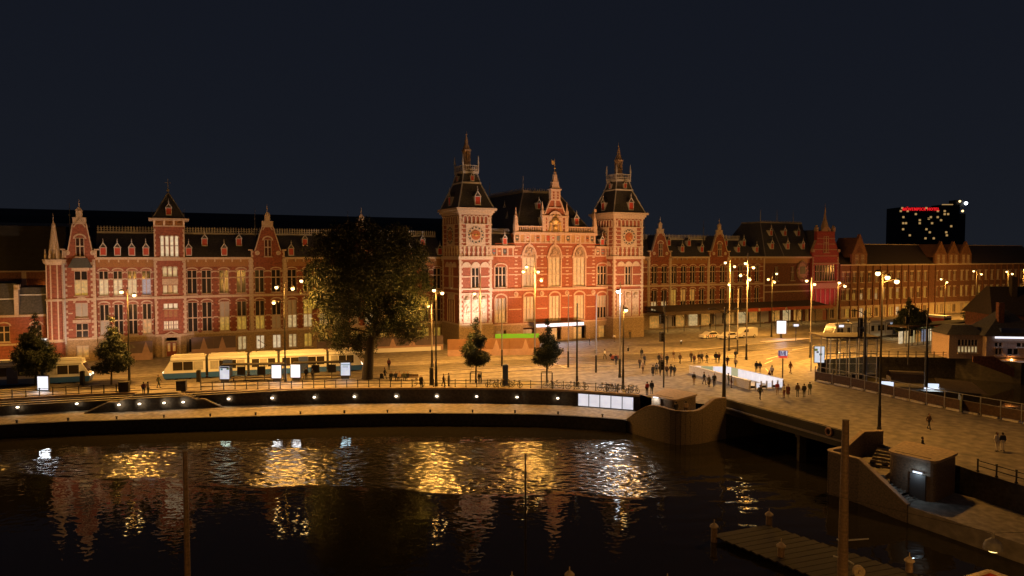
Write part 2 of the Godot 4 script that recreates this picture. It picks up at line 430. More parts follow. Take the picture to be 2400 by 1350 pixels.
func pavilion():   # the corner with its own gable, oriel and spired turret
	var u0 := -82.3; var u1 := -77.45; var o := -79.6
	var root := thing("corner_pavilion", "narrow gabled brick corner block with blue-grey oriel roof and slender spired turret", "building", sta(o, 0), TURN)
	var off := Vector3(-o, 0, 0)
	var w := MB.new(off); var s := MB.new(off); var r := MB.new(off); var p := MB.new(off)
	w.wall(u0, u1, 3.6, 17.2, 0.5, [[o - 0.95, 10.9, o + 0.95, 15.0], [o - 0.9, 7.2, o + 0.9, 9.7], [o - 0.9, 3.9, o + 0.9, 6.3]])
	w.quad(Vector3(u0, 0, -12), Vector3(u0, 0, 0.5), Vector3(u0, 17.2, 0.5), Vector3(u0, 17.2, -12)); w.quad(Vector3(u1, 0, 0.5), Vector3(u1, 0, -4), Vector3(u1, 17.2, -4), Vector3(u1, 17.2, 0.5))
	part("wall", w, mats["brick_pink"], root)
	p.wall(u0, u1, 0.0, 3.6, 0.64, [[o - 0.9, 0.5, o + 0.9, 2.6]], 0.4); p.quad(Vector3(u0, 3.6, 0.64), Vector3(u1, 3.6, 0.64), Vector3(u1, 3.6, 0.5), Vector3(u0, 3.6, 0.5))
	part("plinth", p, mats["stone_base"], root)
	for e in [[u0, 1.0], [u1, -1.0]]:
		quoins(s, e[0], 0.5, 3.7, 17.0, e[1], 0.75)
	s.box(Vector3(u0, 10.1, 0.5), Vector3(u1, 10.45, 0.68)); s.box(Vector3(u0, 3.602, 0.642), Vector3(u1, 3.9, 0.74)); s.arch(o, 9.7, 0.5, 0.9, 0.7, 0.3, 0.12)
	s.box(Vector3(o - 1.3, 6.4, 0.5), Vector3(o + 1.3, 6.9, 0.66)); s.box(Vector3(o - 1.25, 15.05, 0.5), Vector3(o + 1.25, 15.5, 0.85))
	for y in [5.2, 7.9, 12.4]: s.box(Vector3(u0 + 0.78, y, 0.5), Vector3(o - 1.3, y + 0.2, 0.56)); s.box(Vector3(o + 1.3, y, 0.5), Vector3(u1 - 0.78, y + 0.2, 0.56))
	part("stone_trim", s, mats["stone_light"], root)
	window_unit(root, 0, 10.9, 0.3, 1.9, 4.1, 2, 0.62, mats["pane_dark"], mats["window_yellow"]); window_unit(root, 0, 7.2, 0.3, 1.8, 2.5, 2, 0.0, null, mats["window_dim"]); window_unit(root, 0, 3.9, 0.3, 1.8, 2.4, 2, 0.5, mats["pane_dark"], mats["pane_dark"])
	window_unit(root, 0, 0.5, 0.35, 1.8, 2.1, 2, 0.0, null, mats["window_gold"])
	var hood := MB.new(off)
	hood.frust(o, 0.5, 15.52, 1.75, 1.3, 17.1, 1.0, 0.35)
	part("oriel_roof", hood, mats["zinc_blue"], root)
	gable(root, 0.0, 2.4, 0.55, mats["brick_pink"])
	r.frust(o - 0.4, -6.0, 17.25, 2.9, 6.0, 21.2, 1.3, 2.5)
	part("roof", r, mats["slate"], root)
	# turret
	var t := MB.new(off); var ts := MB.new(off); var sp := MB.new(off)
	var tu := -83.25
	t.lathe(Vector3(tu, 0, 0.6), [[1.25, 0.0], [1.25, 16.6]], 8, true)
	part("turret", t, mats["brick_pink"], root)
	ts.lathe(Vector3(tu, 0, 0.6), [[1.3, 10.1], [1.45, 10.2], [1.45, 10.45], [1.3, 10.5]], 8, true); ts.lathe(Vector3(tu, 0, 0.6), [[1.26, 16.0], [1.6, 16.4], [1.7, 16.9], [1.2, 17.0]], 8, true)
	ts.lathe(Vector3(tu, 0, 0.6), [[1.3, 3.4], [1.4, 3.6], [1.3, 3.9]], 8, true)
	for k in 8:
		var a := TAU * k / 8 + 0.39
		ts.bar(Vector3(tu + cos(a) * 1.2, 3.9, 0.6 + sin(a) * 1.2), Vector3(tu + cos(a) * 1.2, 16.0, 0.6 + sin(a) * 1.2), 0.18, 0.18)
		ts.frust(tu + cos(a) * 1.3, 0.6 + sin(a) * 1.3, 17.0, 0.16, 0.16, 18.6, 0.03, 0.03)
	part("stone_trim", ts, mats["stone_light"], root)
	sp.lathe(Vector3(tu, 0, 0.6), [[1.1, 17.0], [0.75, 18.5], [0.3, 22.2], [0.34, 22.4], [0.05, 23.2]], 8, true)
	sp.tube(Vector3(tu, 23.1, 0.6), Vector3(tu, 24.4, 0.6), 0.05, 0.03, 6)
	part("spire", sp, mats["stone_light"], root)
	var pipe := MB.new(off)
	pipe.tube(Vector3(-81.95, 3.0, 0.75), Vector3(-81.95, 16.8, 0.75), 0.14, 0.14, 8)
	part("drainpipe", pipe, mats["zinc_white"], root)

func stair_tower():
	var o := -66.25; var h := 2.4; var z := 0.7
	var root := thing("stair_tower", "square brick stair tower with cream lit arched windows and dark pyramid roof", "tower", sta(o, 0), TURN)
	var w := MB.new(); var s := MB.new(); var r := MB.new(); var p := MB.new()
	var holes := [[-1.5, 17.35, 1.5, 21.0], [-1.2, 13.9, 1.2, 15.65], [-1.2, 10.95, 1.2, 12.4], [-1.15, 8.3, 1.15, 9.25], [-1.15, 4.75, 1.15, 6.2]]
	w.wall(-h, h, 3.62, 22.5, z, holes)
	w.quad(Vector3(-h, 0, -5), Vector3(-h, 0, z), Vector3(-h, 22.5, z), Vector3(-h, 22.5, -5)); w.quad(Vector3(h, 0, z), Vector3(h, 0, -5), Vector3(h, 22.5, -5), Vector3(h, 22.5, z)); w.quad(Vector3(h, 0, -5), Vector3(-h, 0, -5), Vector3(-h, 22.5, -5), Vector3(h, 22.5, -5))
	part("wall", w, mats["brick_pink"], root)
	p.wall(-h, h, 0.0, 3.6, z + 0.14, [[-0.8, 0.1, 0.8, 2.5], [-0.9, 2.75, 0.9, 3.5]], 0.4); p.quad(Vector3(-h, 3.6, z + 0.14), Vector3(h, 3.6, z + 0.14), Vector3(h, 3.6, z), Vector3(-h, 3.6, z))
	part("plinth", p, mats["stone_base"], root)
	for e in [-1.0, 1.0]:
		s.box(Vector3(e * h - 0.02 if e > 0 else -h - 0.1, 4.0, z - 0.4), Vector3(h + 0.1 if e > 0 else -h + 0.02, 16.5, z + 0.12))
		quoins(s, e * (h - 0.02), z, 4.0, 16.6, -e, 0.42); quoins(s, e * h, z, 17.3, 22.3, -e, 0.3)
		s.bar(Vector3(e * 1.6, 3.6, z + 0.3), Vector3(0, 4.35, z + 0.3), 0.4, 0.18); s.bar(Vector3(e * 1.3, 0.0, z + 0.25), Vector3(e * 1.3, 3.6, z + 0.25), 0.35, 0.3)
	for b in [[10.05, 10.5, 0.24], [16.65, 17.2, 0.22], [12.5, 13.5, 0.0], [3.602, 3.9, 0.26]]:
		if b[2] > 0: s.box(Vector3(-h - 0.15, b[0], z), Vector3(h + 0.15, b[1], z + b[2]))
	s.box(Vector3(-1.25, 12.5, z), Vector3(1.25, 13.55, z + 0.08)); s.box(Vector3(-1.5, 3.35, z + 0.142), Vector3(1.5, 3.6, z + 0.5))
	for k in 4: s.arch(-1.12 + k * 0.75, 20.55, z, 0.3, 0.34, 0.16, 0.06, 6)
	for k in 3: s.arch(-0.8 + k * 0.8, 15.1, z, 0.33, 0.42, 0.2, 0.08, 6)
	# cornice with three oculi panels and flaring brackets
	s.box(Vector3(-h - 0.75, 23.55, -5.75), Vector3(h + 0.75, 23.95, z + 0.75)); s.box(Vector3(-h - 0.1, 22.5, -5.1), Vector3(h + 0.1, 22.72, z + 0.1))
	for k in 4:
		var x := -h + 0.12 + k * (h * 2 - 0.24) / 3
		s.box(Vector3(x - 0.16, 22.722, z - 0.1), Vector3(x + 0.16, 23.55, z + 0.25)); s.bar(Vector3(x, 22.8, z + 0.15), Vector3(x, 23.6, z + 0.6), 0.3, 0.2)
	for k in 3: s.lathe(Vector3(-1.6 + k * 1.6, 23.1, z + 0.02), [[0.0, -0.01], [0.3, 0.0], [0.0, 0.01]], 10)
	part("stone_trim", s, mats["stone_light"], root)
	var pan := MB.new()
	pan.box(Vector3(-h + 0.02, 22.722, -4.98), Vector3(h - 0.02, 23.55, z - 0.02))
	part("panel", pan, mats["tile_orange"], root)
	for k in 3: pan = MB.new(); pan.box(Vector3(-1.0 + k * 0.75 - 0.05, 6.9, z + 0.002), Vector3(-1.0 + k * 0.75 + 0.5, 8.0, z + 0.06)); part("panel", pan, mats["tile_orange"], root)
	for k in 4: window_unit(root, -1.12 + k * 0.75, 17.35, z - 0.12, 0.62, 3.6, 1, 0.52, mats["window_white"], mats["window_white"])
	for k in 3:
		window_unit(root, -0.8 + k * 0.8, 13.9, z - 0.12, 0.72, 1.72, 1, 0.0, null, mats["window_cream"]); window_unit(root, -0.8 + k * 0.8, 10.95, z - 0.12, 0.72, 1.45, 1, 0.0, null, mats["window_cream" if k != 1 else "window_gold"])
		window_unit(root, -0.78 + k * 0.78, 8.3, z - 0.12, 0.7, 0.95, 1, 0.0, null, mats["window_white"]); window_unit(root, -0.78 + k * 0.78, 4.75, z - 0.12, 0.7, 1.45, 2, 0.5, mats["window_white"], mats["window_white"])
	for yb in [[-1.5, 17.35, 1.5, 21.0], [-1.2, 13.9, 1.2, 15.65], [-1.2, 10.95, 1.2, 12.4], [-1.15, 8.3, 1.15, 9.25], [-1.15, 4.75, 1.15, 6.2]]:
		pass
	var back := MB.new()
	for hh in holes: back.quad(Vector3(hh[0], hh[1], z - 0.34), Vector3(hh[2], hh[1], z - 0.34), Vector3(hh[2], hh[3], z - 0.34), Vector3(hh[0], hh[3], z - 0.34))
	part("window_reveal", back, mats["brick_pink"], root)
	var d := MB.new(); d.box(Vector3(-0.78, 0.1, z - 0.2), Vector3(-0.02, 2.48, z - 0.12)); d.box(Vector3(0.02, 0.1, z - 0.2), Vector3(0.78, 2.48, z - 0.12))
	var door := part("door", d, mats["door_red"], root)
	var dp := MB.new(); dp.box(Vector3(-0.62, 0.9, z - 0.118), Vector3(-0.2, 2.3, z - 0.1)); dp.box(Vector3(0.2, 0.9, z - 0.118), Vector3(0.62, 2.3, z - 0.1))
	part("pane", dp, mats["window_gold"], door)
	r.frust(0, -2.15, 23.955, h + 0.15, 3.0, 28.4, 0.12, 0.12)
	part("roof", r, mats["slate"], root)
	var hip := MB.new()
	for q in [[-1, 1], [1, 1], [-1, -1], [1, -1]]: hip.bar(Vector3(q[0] * (h + 0.15), 23.97, -2.15 + q[1] * 3.0), Vector3(q[0] * 0.12, 28.45, -2.15 + q[1] * 0.12), 0.16, 0.16)
	hip.tube(Vector3(0, 28.3, -2.15), Vector3(0, 31.0, -2.15), 0.1, 0.04, 6); hip.ball(Vector3(0, 29.0, -2.15), 0.24, 1.2, 8); hip.bar(Vector3(-0.5, 30.3, -2.15), Vector3(0.5, 30.3, -2.15), 0.06, 0.06)
	hip.tube(Vector3(-h - 0.2, 23.9, -4.9), Vector3(-h - 0.2, 26.0, -4.9), 0.05, 0.03, 6); hip.tube(Vector3(h + 0.2, 23.9, -4.9), Vector3(h + 0.2, 26.0, -4.9), 0.05, 0.03, 6)
	part("roof_trim", hip, mats["zinc_dull"], root)
	dormer(root, 0.0, 24.6, 0.55, 0.95)

func clock_tower(label: String, uc: float, hw: float, w0: float, w1: float, clock: bool):
	# front at w1, back at w0; local z = w - w1
	var root := thing("clock_tower" if clock else "wind_dial_tower", label, "tower", sta(uc, w1), TURN)
	var d := w1 - w0
	var b := MB.new(); var s := MB.new(); var p := MB.new(); var g := MB.new(); var rel := MB.new()
	for f in 2:   # front and left side, each in its own turned frame
		pass
	b.wall(-hw, hw, 4.2, 26.0, 0.0, [[-0.75, 11.3, 0.75, 15.2]])
	b.quad(Vector3(-hw, 0, -d), Vector3(-hw, 0, 0), Vector3(-hw, 26, 0), Vector3(-hw, 26, -d)); b.quad(Vector3(hw, 0, 0), Vector3(hw, 0, -d), Vector3(hw, 26, -d), Vector3(hw, 26, 0)); b.quad(Vector3(hw, 0, -d), Vector3(-hw, 0, -d), Vector3(-hw, 26, -d), Vector3(hw, 26, -d))
	part("wall", b, mats["brick_tower"], root)
	p.box(Vector3(-hw - 0.25, 0.0, -d), Vector3(hw + 0.25, 4.2, 0.25))
	for k in 8:
		p.box(Vector3(-hw - 0.29, 0.1 + k * 0.51, -d), Vector3(hw + 0.29, 0.1 + k * 0.51 + 0.46, 0.29))
	part("plinth", p, mats["stone_base"], root)
	# bands that run round the tower
	for q in [[4.22, 4.5, 0.22], [10.05, 10.35, 0.14], [10.95, 11.25, 0.16], [16.75, 17.4, 0.3], [19.3, 19.5, 0.12], [23.42, 23.6, 0.15], [25.3, 25.7, 0.25], [25.72, 26.15, 0.5], [26.17, 26.62, 0.85]]:
		s.box(Vector3(-hw - q[2], q[0], -d - q[2]), Vector3(hw + q[2], q[1], q[2]))
	part("string_course", s, mats["stone_light"], root)
	var quo := MB.new()
	for side in 2:
		var len := hw * 2 if side == 0 else d
		var m := MB.new(); var q2 := MB.new(); var dk := MB.new()
		# built on a front of that length, centred, facing +z
		var h := len / 2
		for e in [-1.0, 1.0]:
			q2.box(Vector3(e * h - 0.02 if e > 0 else -h - 0.08, 4.55, -0.3), Vector3(h + 0.08 if e > 0 else -h + 0.02, 16.7, 0.1))
			quoins(q2, e * h, 0.0, 4.55, 16.7, -e, 0.6); quoins(q2, e * h, 0.0, 17.45, 25.3, -e, 0.65)
		# dial panel
		m.box(Vector3(-2.0, 19.45, 0.0), Vector3(2.0, 23.4, 0.16)); m.box(Vector3(-2.15, 23.4, 0.0), Vector3(2.15, 23.6, 0.3))
		for y in [19.9, 20.8, 21.7, 22.6]: m.box(Vector3(-h, y, 0.0), Vector3(-2.0, y + 0.18, 0.08)); m.box(Vector3(2.0, y, 0.0), Vector3(h, y + 0.18, 0.08))
		# arcade above, colonnettes below
		for k in 7:
			var x := -h + 0.75 + k * (len - 1.5) / 6
			m.box(Vector3(x - 0.14, 23.65, 0.0), Vector3(x + 0.14, 24.8, 0.18))
			if k < 6: m.arch(x + (len - 1.5) / 12, 24.6, 0.0, (len - 1.5) / 12 - 0.1, 0.45, 0.18, 0.16, 6)
		for k in 6:
			var x := -h + 0.95 + k * (len - 1.9) / 5
			m.box(Vector3(x - 0.16, 17.42, 0.0), Vector3(x + 0.16, 19.3, 0.2)); m.box(Vector3(x - 0.26, 18.0, 0.0), Vector3(x + 0.26, 18.3, 0.24)); m.box(Vector3(x - 0.26, 18.9, 0.0), Vector3(x + 0.26, 19.28, 0.24))
		# blind arches over the window, relief field below
		for k in [-1, 0, 1]:
			m.arch(k * 1.9, 15.25, 0.0, 0.78, 0.85, 0.2, 0.12); m.extr(half_disc(k * 1.9, 15.25, 0.78, 0.85), 0.0, 0.07)
			if k != 0: m.box(Vector3(k * 1.9 - k * 0.95 - 0.1, 11.3, 0.0), Vector3(k * 1.9 - k * 0.95 + 0.1, 15.2, 0.1))
		m.box(Vector3(-h + 0.6, 13.35, 0.0), Vector3(-0.95, 13.6, 0.08)); m.box(Vector3(0.95, 13.35, 0.0), Vector3(h - 0.6, 13.6, 0.08))
		if side == 0:
			for k in 3:
				var x0 := -h + 0.75 + k * (len - 1.5) / 3
				var x1 := x0 + (len - 1.5) / 3 - 0.25
				m.box(Vector3(x0, 4.6, 0.0), Vector3(x1, 10.0, 0.1))
				for r in 14:
					var cx := lerpf(x0 + 0.2, x1 - 0.2, rng.randf()); var cy := lerpf(4.9, 8.2, rng.randf())
					m.ball(Vector3(cx, cy, 0.1), 0.12 + rng.randf() * 0.14, 1.6, 6)
				m.lathe(Vector3((x0 + x1) / 2, 9.1, 0.1), [[0.0, -0.62], [0.44, -0.44], [0.62, 0.0], [0.44, 0.44], [0.0, 0.62]], 10)
				m.box(Vector3(x0, 8.35, 0.1), Vector3(x1, 8.55, 0.2)); m.box(Vector3(x0, 6.5, 0.1), Vector3(x1, 6.62, 0.18))
		else:
			m.box(Vector3(-1.8, 9.0, 0.0), Vector3(1.8, 10.0, 0.1))
			for k in 4: m.box(Vector3(-1.8 + k * 1.2 - 0.12, 4.6, 0.0), Vector3(-1.8 + k * 1.2 + 0.12, 9.0, 0.14))
		var frame := Transform3D(Basis(), Vector3.ZERO) if side == 0 else Transform3D(Basis(Vector3.UP, -PI / 2), Vector3(-hw, 0, -d / 2))
		var o1 := part("stone_front", m, mats["stone_light"], root); o1.transform = frame
		var o2 := part("quoin", q2, mats["stone_light"], root); o2.transform = frame
		# the dial: twelve markers on a ring, gilt hands
		var ring := MB.new(); var mk := MB.new(); var hd := MB.new()
		ring.tube(Vector3(0, 21.45, 0.16), Vector3(0, 21.45, 0.26), 0.98, 0.9, 24)
		var dial := part("dial", ring, mats["dial_red"], root); dial.transform = frame
		for k in 12:
			var a := TAU * k / 12
			var x := sin(a) * 1.42; var y := 21.45 + cos(a) * 1.42
			mk.box(Vector3(x - 0.16, y - 0.16, 0.16), Vector3(x + 0.16, y + 0.16, 0.24)); mk.ball(Vector3(sin(a + 0.26) * 1.62, 21.45 + cos(a + 0.26) * 1.62, 0.18), 0.1, 1.0, 6)
		part("numeral", mk, mats["dial_dark"], dial)
		if clock:
			hd.bar(Vector3(0, 21.45, 0.3), Vector3(0.85, 22.35, 0.3), 0.14, 0.06); hd.bar(Vector3(0, 21.45, 0.34), Vector3(0.6, 20.75, 0.34), 0.18, 0.06)
		else:
			hd.bar(Vector3(-1.3, 21.5, 0.3), Vector3(0.9, 21.4, 0.3), 0.2, 0.06); hd.tube(Vector3(0, 21.45, 0.26), Vector3(0, 21.45, 0.36), 0.3, 0.2, 10)
		part("hand", hd, mats["gilt"], dial)
		var win := window_unit(root, 0, 11.3, -0.2, 1.5, 3.9, 2, 0.58, mats["pane_dark"], mats["pane_dark"])
		win.transform = frame * Transform3D(Basis(), Vector3(0, 11.3, -0.2 if side == 0 else 0.03))
	# roof: two slopes, gallery, stone lantern
	var cz := -d / 2
	var r := MB.new(); var z := MB.new()
	var fx := hw + 0.35; var fz := d / 2 + 0.35
	r.frust(0, cz, 26.63, fx, fz, 31.4, fx * 0.52, fz * 0.52); r.frust(0, cz, 31.75, fx * 0.51, fz * 0.51, 33.4, fx * 0.4, fz * 0.4)
	part("roof", r, mats["slate"], root)
	z.box(Vector3(-fx * 0.55, 31.4, cz - fz * 0.55), Vector3(fx * 0.55, 31.72, cz + fz * 0.55)); z.box(Vector3(-fx * 0.46, 33.42, cz - fz * 0.46), Vector3(fx * 0.46, 33.85, cz + fz * 0.46))
	for q in [[-1, 1], [1, 1], [-1, -1], [1, -1]]:
		z.bar(Vector3(q[0] * fx, 26.63, cz + q[1] * fz), Vector3(q[0] * fx * 0.52, 31.45, cz + q[1] * fz * 0.52), 0.2, 0.2); z.bar(Vector3(q[0] * fx * 0.51, 31.7, cz + q[1] * fz * 0.51), Vector3(q[0] * fx * 0.4, 33.45, cz + q[1] * fz * 0.4), 0.18, 0.18)
		z.bx(q[0] * fx * 0.44, 33.85, cz + q[1] * fz * 0.44, 0.2, 1.5, 0.2); z.frust(q[0] * fx * 0.44, cz + q[1] * fz * 0.44, 35.35, 0.16, 0.16, 37.0, 0.02, 0.02)
	for y in [34.2, 34.95]:
		for q in [-1.0, 1.0]:
			z.bar(Vector3(-fx * 0.44, y, cz + q * fz * 0.44), Vector3(fx * 0.44, y, cz + q * fz * 0.44), 0.1, 0.12); z.bar(Vector3(q * fx * 0.44, y, cz - fz * 0.44), Vector3(q * fx * 0.44, y, cz + fz * 0.44), 0.1, 0.12)
	for k in 9:
		var t := -1.0 + k * 0.25
		for q in [-1.0, 1.0]: z.bx(t * fx * 0.44, 33.85, cz + q * fz * 0.44, 0.09, 1.05, 0.09); z.bx(q * fx * 0.44, 33.85, cz + t * fz * 0.44, 0.09, 1.05, 0.09)
	part("gallery", z, mats["zinc_white"], root)
	var l := MB.new(); var lb := MB.new()
	l.frust(0, cz, 33.86, 0.72, 0.72, 36.0, 0.55, 0.55); l.bx(0, 36.0, cz, 1.3, 0.22, 1.3)
	for q in [[-1, 1], [1, 1], [-1, -1], [1, -1], [0, 1], [0, -1], [1, 0], [-1, 0]]: l.bx(q[0] * 0.5, 36.22, cz + q[1] * 0.5, 0.2, 1.7, 0.2)
	l.bx(0, 36.22, cz, 0.5, 1.7, 0.5); l.bx(0, 37.92, cz, 1.45, 0.3, 1.45); l.frust(0, cz, 38.22, 0.6, 0.6, 39.6, 0.22, 0.22); l.frust(0, cz, 39.6, 0.3, 0.3, 41.0, 0.06, 0.06)
	l.tube(Vector3(0, 40.9, cz), Vector3(0, 41.9, cz), 0.05, 0.02, 6); l.ball(Vector3(0, 41.2, cz), 0.16, 1.0, 6)
	part("lantern", l, mats["stone_warm"], root)
	for t in [-0.5, 0.5]: pass
	dormer(root, hw * 0.12, 27.3, cz + fz * 0.93 + 0.15, 1.25); dormer(root, hw * 0.05, 32.0, cz + fz * 0.52 + 0.1, 0.75)
	dormer(root, -fx * 0.93 - 0.15, 27.3, cz, 1.25, -PI / 2); dormer(root, -fx * 0.52 - 0.1, 32.0, cz, 0.75, -PI / 2)

func half_disc(x: float, y: float, rx: float, ry: float) -> PackedVector2Array:
	var p := PackedVector2Array()
	for k in 9: p.append(Vector2(x + cos(PI * k / 8) * rx, y + sin(PI * k / 8) * ry))
	return p

func hall():
	var o := 5.4
	var root := thing("station_hall", "tall red brick entrance hall with stepped stone pediment between the two towers", "building", sta(o, 9), TURN)
	var off := Vector3(-o, 0, 0)
	var w := MB.new(off); var s := MB.new(off); var p := MB.new(off); var roof := MB.new(off)
	var big := [-0.56, 5.38, 11.33]; var side := [-6.9, 17.0]
	var holes := []; var ground := []
	for u in big:
		holes.append([u - 1.35, 11.15, u + 1.35, 17.1]); holes.append([u - 1.15, 4.2, u + 1.15, 9.2]); ground.append([u - 1.5, 0.1, u + 1.5, 2.9])
	for u in side:
		holes.append([u - 1.2, 11.2, u + 1.2, 15.3]); holes.append([u - 1.15, 4.2, u + 1.15, 9.0]); ground.append([u - 1.1, 0.1, u + 1.1, 2.6])
	w.wall(-3.75, 15.05, 3.6, 20.0, 0.0, holes); w.wall(-10.3, -3.75, 3.6, 17.3, -0.05, holes); w.wall(15.05, 18.4, 3.6, 17.3, -0.05, holes)
	w.quad(Vector3(-3.75, 17, -12), Vector3(-3.75, 17, 0), Vector3(-3.75, 22, 0), Vector3(-3.75, 22, -12)); w.quad(Vector3(15.05, 17, 0), Vector3(15.05, 17, -12), Vector3(15.05, 22, -12), Vector3(15.05, 22, 0)); w.quad(Vector3(18.4, 0, -16), Vector3(-10.3, 0, -16), Vector3(-10.3, 22, -16), Vector3(18.4, 22, -16))
	part("wall", w, mats["brick_hall"], root)
	p.wall(-10.3, 18.4, 0.0, 3.6, 0.3, ground, 0.6); p.quad(Vector3(-10.3, 3.6, 0.3), Vector3(18.4, 3.6, 0.3), Vector3(18.4, 3.6, -0.05), Vector3(-10.3, 3.6, -0.05))
	part("plinth", p, mats["stone_base"], root)
	# bands, quoins, roundels
	for y in [19.25, 17.35, 14.9, 13.6, 9.05, 6.6]:
		var edges := [-10.3]
		var ws := side.slice(0, 1) + big + side.slice(1)
		for u in ws: edges.append(u - 1.75); edges.append(u + 1.75)
		edges.append(18.4)
		for k in range(0, edges.size() - 1, 2): s.box(Vector3(edges[k], y, -0.04), Vector3(edges[k + 1], y + 0.2, 0.06))
	s.box(Vector3(-10.3, 10.45, -0.04), Vector3(18.4, 10.9, 0.32)); s.box(Vector3(-10.3, 3.602, 0.302), Vector3(18.4, 3.9, 0.42))
	for u in [-3.5, 2.41, 8.35, 14.8]:
		for k in 12: s.box(Vector3(u - (0.34 if k % 2 == 0 else 0.2), 11.3 + k * 0.72, 0.0), Vector3(u + (0.34 if k % 2 == 0 else 0.2), 11.3 + k * 0.72 + 0.26, 0.09))
		s.tube(Vector3(u, 9.75, -0.02), Vector3(u, 9.75, 0.12), 0.55, 0.5, 14); s.ball(Vector3(u, 9.75, 0.12), 0.3, 1.0, 8)
	for u in big:
		s.arch(u, 17.1, 0.0, 1.35, 2.4, 0.35, 0.22, 10); s.box(Vector3(u - 1.9, 16.95, 0.0), Vector3(u - 1.35, 17.5, 0.26)); s.box(Vector3(u + 1.35, 16.95, 0.0), Vector3(u + 1.9, 17.5, 0.26)); s.box(Vector3(u - 0.2, 19.4, 0.0), Vector3(u + 0.2, 20.0, 0.3))
		for k in [-1.0, 1.0]: s.box(Vector3(u + k * 1.5 - 0.15, 10.9, 0.0), Vector3(u + k * 1.5 + 0.15, 16.95, 0.12)); s.box(Vector3(u + k * 1.27 - 0.12, 4.0, 0.0), Vector3(u + k * 1.27 + 0.12, 9.2, 0.12))
		s.arch(u, 9.2, 0.0, 1.15, 0.7, 0.32, 0.18, 8); s.box(Vector3(u - 1.35, 17.1, 0.0), Vector3(u + 1.35, 17.3, 0.2))
	for u in side:
		s.arch(u, 15.3, -0.05, 1.2, 0.5, 0.26, 0.18, 8); s.arch(u, 9.0, -0.05, 1.15, 0.7, 0.3, 0.18, 8)
		for k in [-1.0, 1.0]: s.box(Vector3(u + k * 1.33 - 0.12, 4.0, -0.05), Vector3(u + k * 1.33 + 0.12, 9.0, 0.1)); s.box(Vector3(u + k * 1.33 - 0.12, 11.0, -0.05), Vector3(u + k * 1.33 + 0.12, 15.3, 0.06))
	# frieze frames and cornices
	s.box(Vector3(-4.1, 21.75, -0.3), Vector3(15.4, 22.25, 0.6)); s.box(Vector3(-3.95, 20.0, -0.2), Vector3(15.25, 20.22, 0.22))
	s.box(Vector3(-10.3, 19.0, -0.2), Vector3(-3.96, 19.5, 0.4)); s.box(Vector3(-10.3, 17.3, -0.2), Vector3(-3.77, 17.52, 0.16)); s.box(Vector3(15.27, 19.0, -0.2), Vector3(18.4, 19.5, 0.4)); s.box(Vector3(15.07, 17.3, -0.2), Vector3(18.4, 17.52, 0.16))
	for k in 17: s.box(Vector3(-3.9 + k * 1.18 - 0.16, 20.22, 0.0), Vector3(-3.9 + k * 1.18 + 0.16, 21.75, 0.2))
	for k in 6: s.box(Vector3(-10.2 + k * 1.2 - 0.14, 17.52, -0.05), Vector3(-10.2 + k * 1.2 + 0.14, 19.0, 0.14))
	for k in 3: s.box(Vector3(15.2 + k * 1.3 - 0.14, 17.52, -0.05), Vector3(15.2 + k * 1.3 + 0.14, 19.0, 0.14))
	part("stone_trim", s, mats["stone_pink"], root)
	var fz := MB.new(off)
	fz.box(Vector3(-3.9, 20.22, -0.2), Vector3(15.2, 21.75, 0.05)); fz.box(Vector3(-10.3, 17.52, -0.2), Vector3(-3.92, 19.0, -0.02)); fz.box(Vector3(15.22, 17.52, -0.2), Vector3(18.4, 19.0, -0.02))
	part("frieze", fz, mats["tile_gold"], root)
	var shields := [mats["dial_dark"], mats["red_paint"], mats["stone_light"], mats["zinc_blue"], mats["dial_red"]]
	for k in 16:
		if k in [1, 3, 5, 9, 11, 13]: continue
		shield(root, -3.9 + (k + 0.5) * 1.18 - o, 20.45, 0.05, shields[k % 5], shields[(k * 2 + 2) % 5])
	for k in 3: shield(root, -10.2 + (k + 1.5) * 1.2 - o, 17.7, -0.02, shields[(k + 3) % 5], shields[(k + 1) % 5])
	for k in 2: shield(root, 15.2 + (k + 0.5) * 1.3 - o, 17.7, -0.02, shields[(k + 2) % 5], shields[k % 5])
	# carved lunettes
	for u in big:
		var t := MB.new(off)
		t.extr(half_disc(u, 17.3, 1.34, 2.2), -0.15, 0.04)
		for k in 26:
			var a := rng.randf() * PI; var q := sqrt(rng.randf()) * 0.85
			t.ball(Vector3(u + cos(a) * q * 1.25, 17.45 + sin(a) * q * 2.0, 0.05), 0.12 + rng.randf() * 0.12, 1.4, 6)
		part("lunette_relief", t, mats["stone_warm"], root)
	for i in 3:
		window_unit(root, big[i] - o, 11.15, -0.15, 2.7, 5.95, 3, 0.42, mats["window_gold"], [mats["window_dim"], mats["window_gold"], mats["window_gold"]][i])
		window_unit(root, big[i] - o, 4.2, -0.15, 2.3, 5.0, 3, 0.5, mats["window_gold"], mats["window_gold" if i != 0 else "window_dim"])
	window_unit(root, side[0] - o, 11.2, -0.2, 2.4, 4.1, 3, 0.6, mats["pane_dark"], mats["pane_dark"]); window_unit(root, side[1] - o, 11.2, -0.2, 2.4, 4.1, 3, 0.6, mats["pane_dark"], mats["pane_dark"])
	window_unit(root, side[0] - o, 4.2, -0.2, 2.3, 4.8, 3, 0.5, mats["window_dim"], mats["window_gold"]); window_unit(root, side[1] - o, 4.2, -0.2, 2.3, 4.8, 3, 0.5, mats["window_dim"], mats["pane_dark"])
	for u in big + side:
		var dm := MB.new(off)
		for k in 3: dm.box(Vector3(u - 1.05 + k * 0.7 - 0.32, 0.1, -0.2), Vector3(u - 1.05 + k * 0.7 + 0.32, 2.5, -0.14))
		part("door", dm, mats["window_gold" if u > 5.0 else "window_dim"], root)
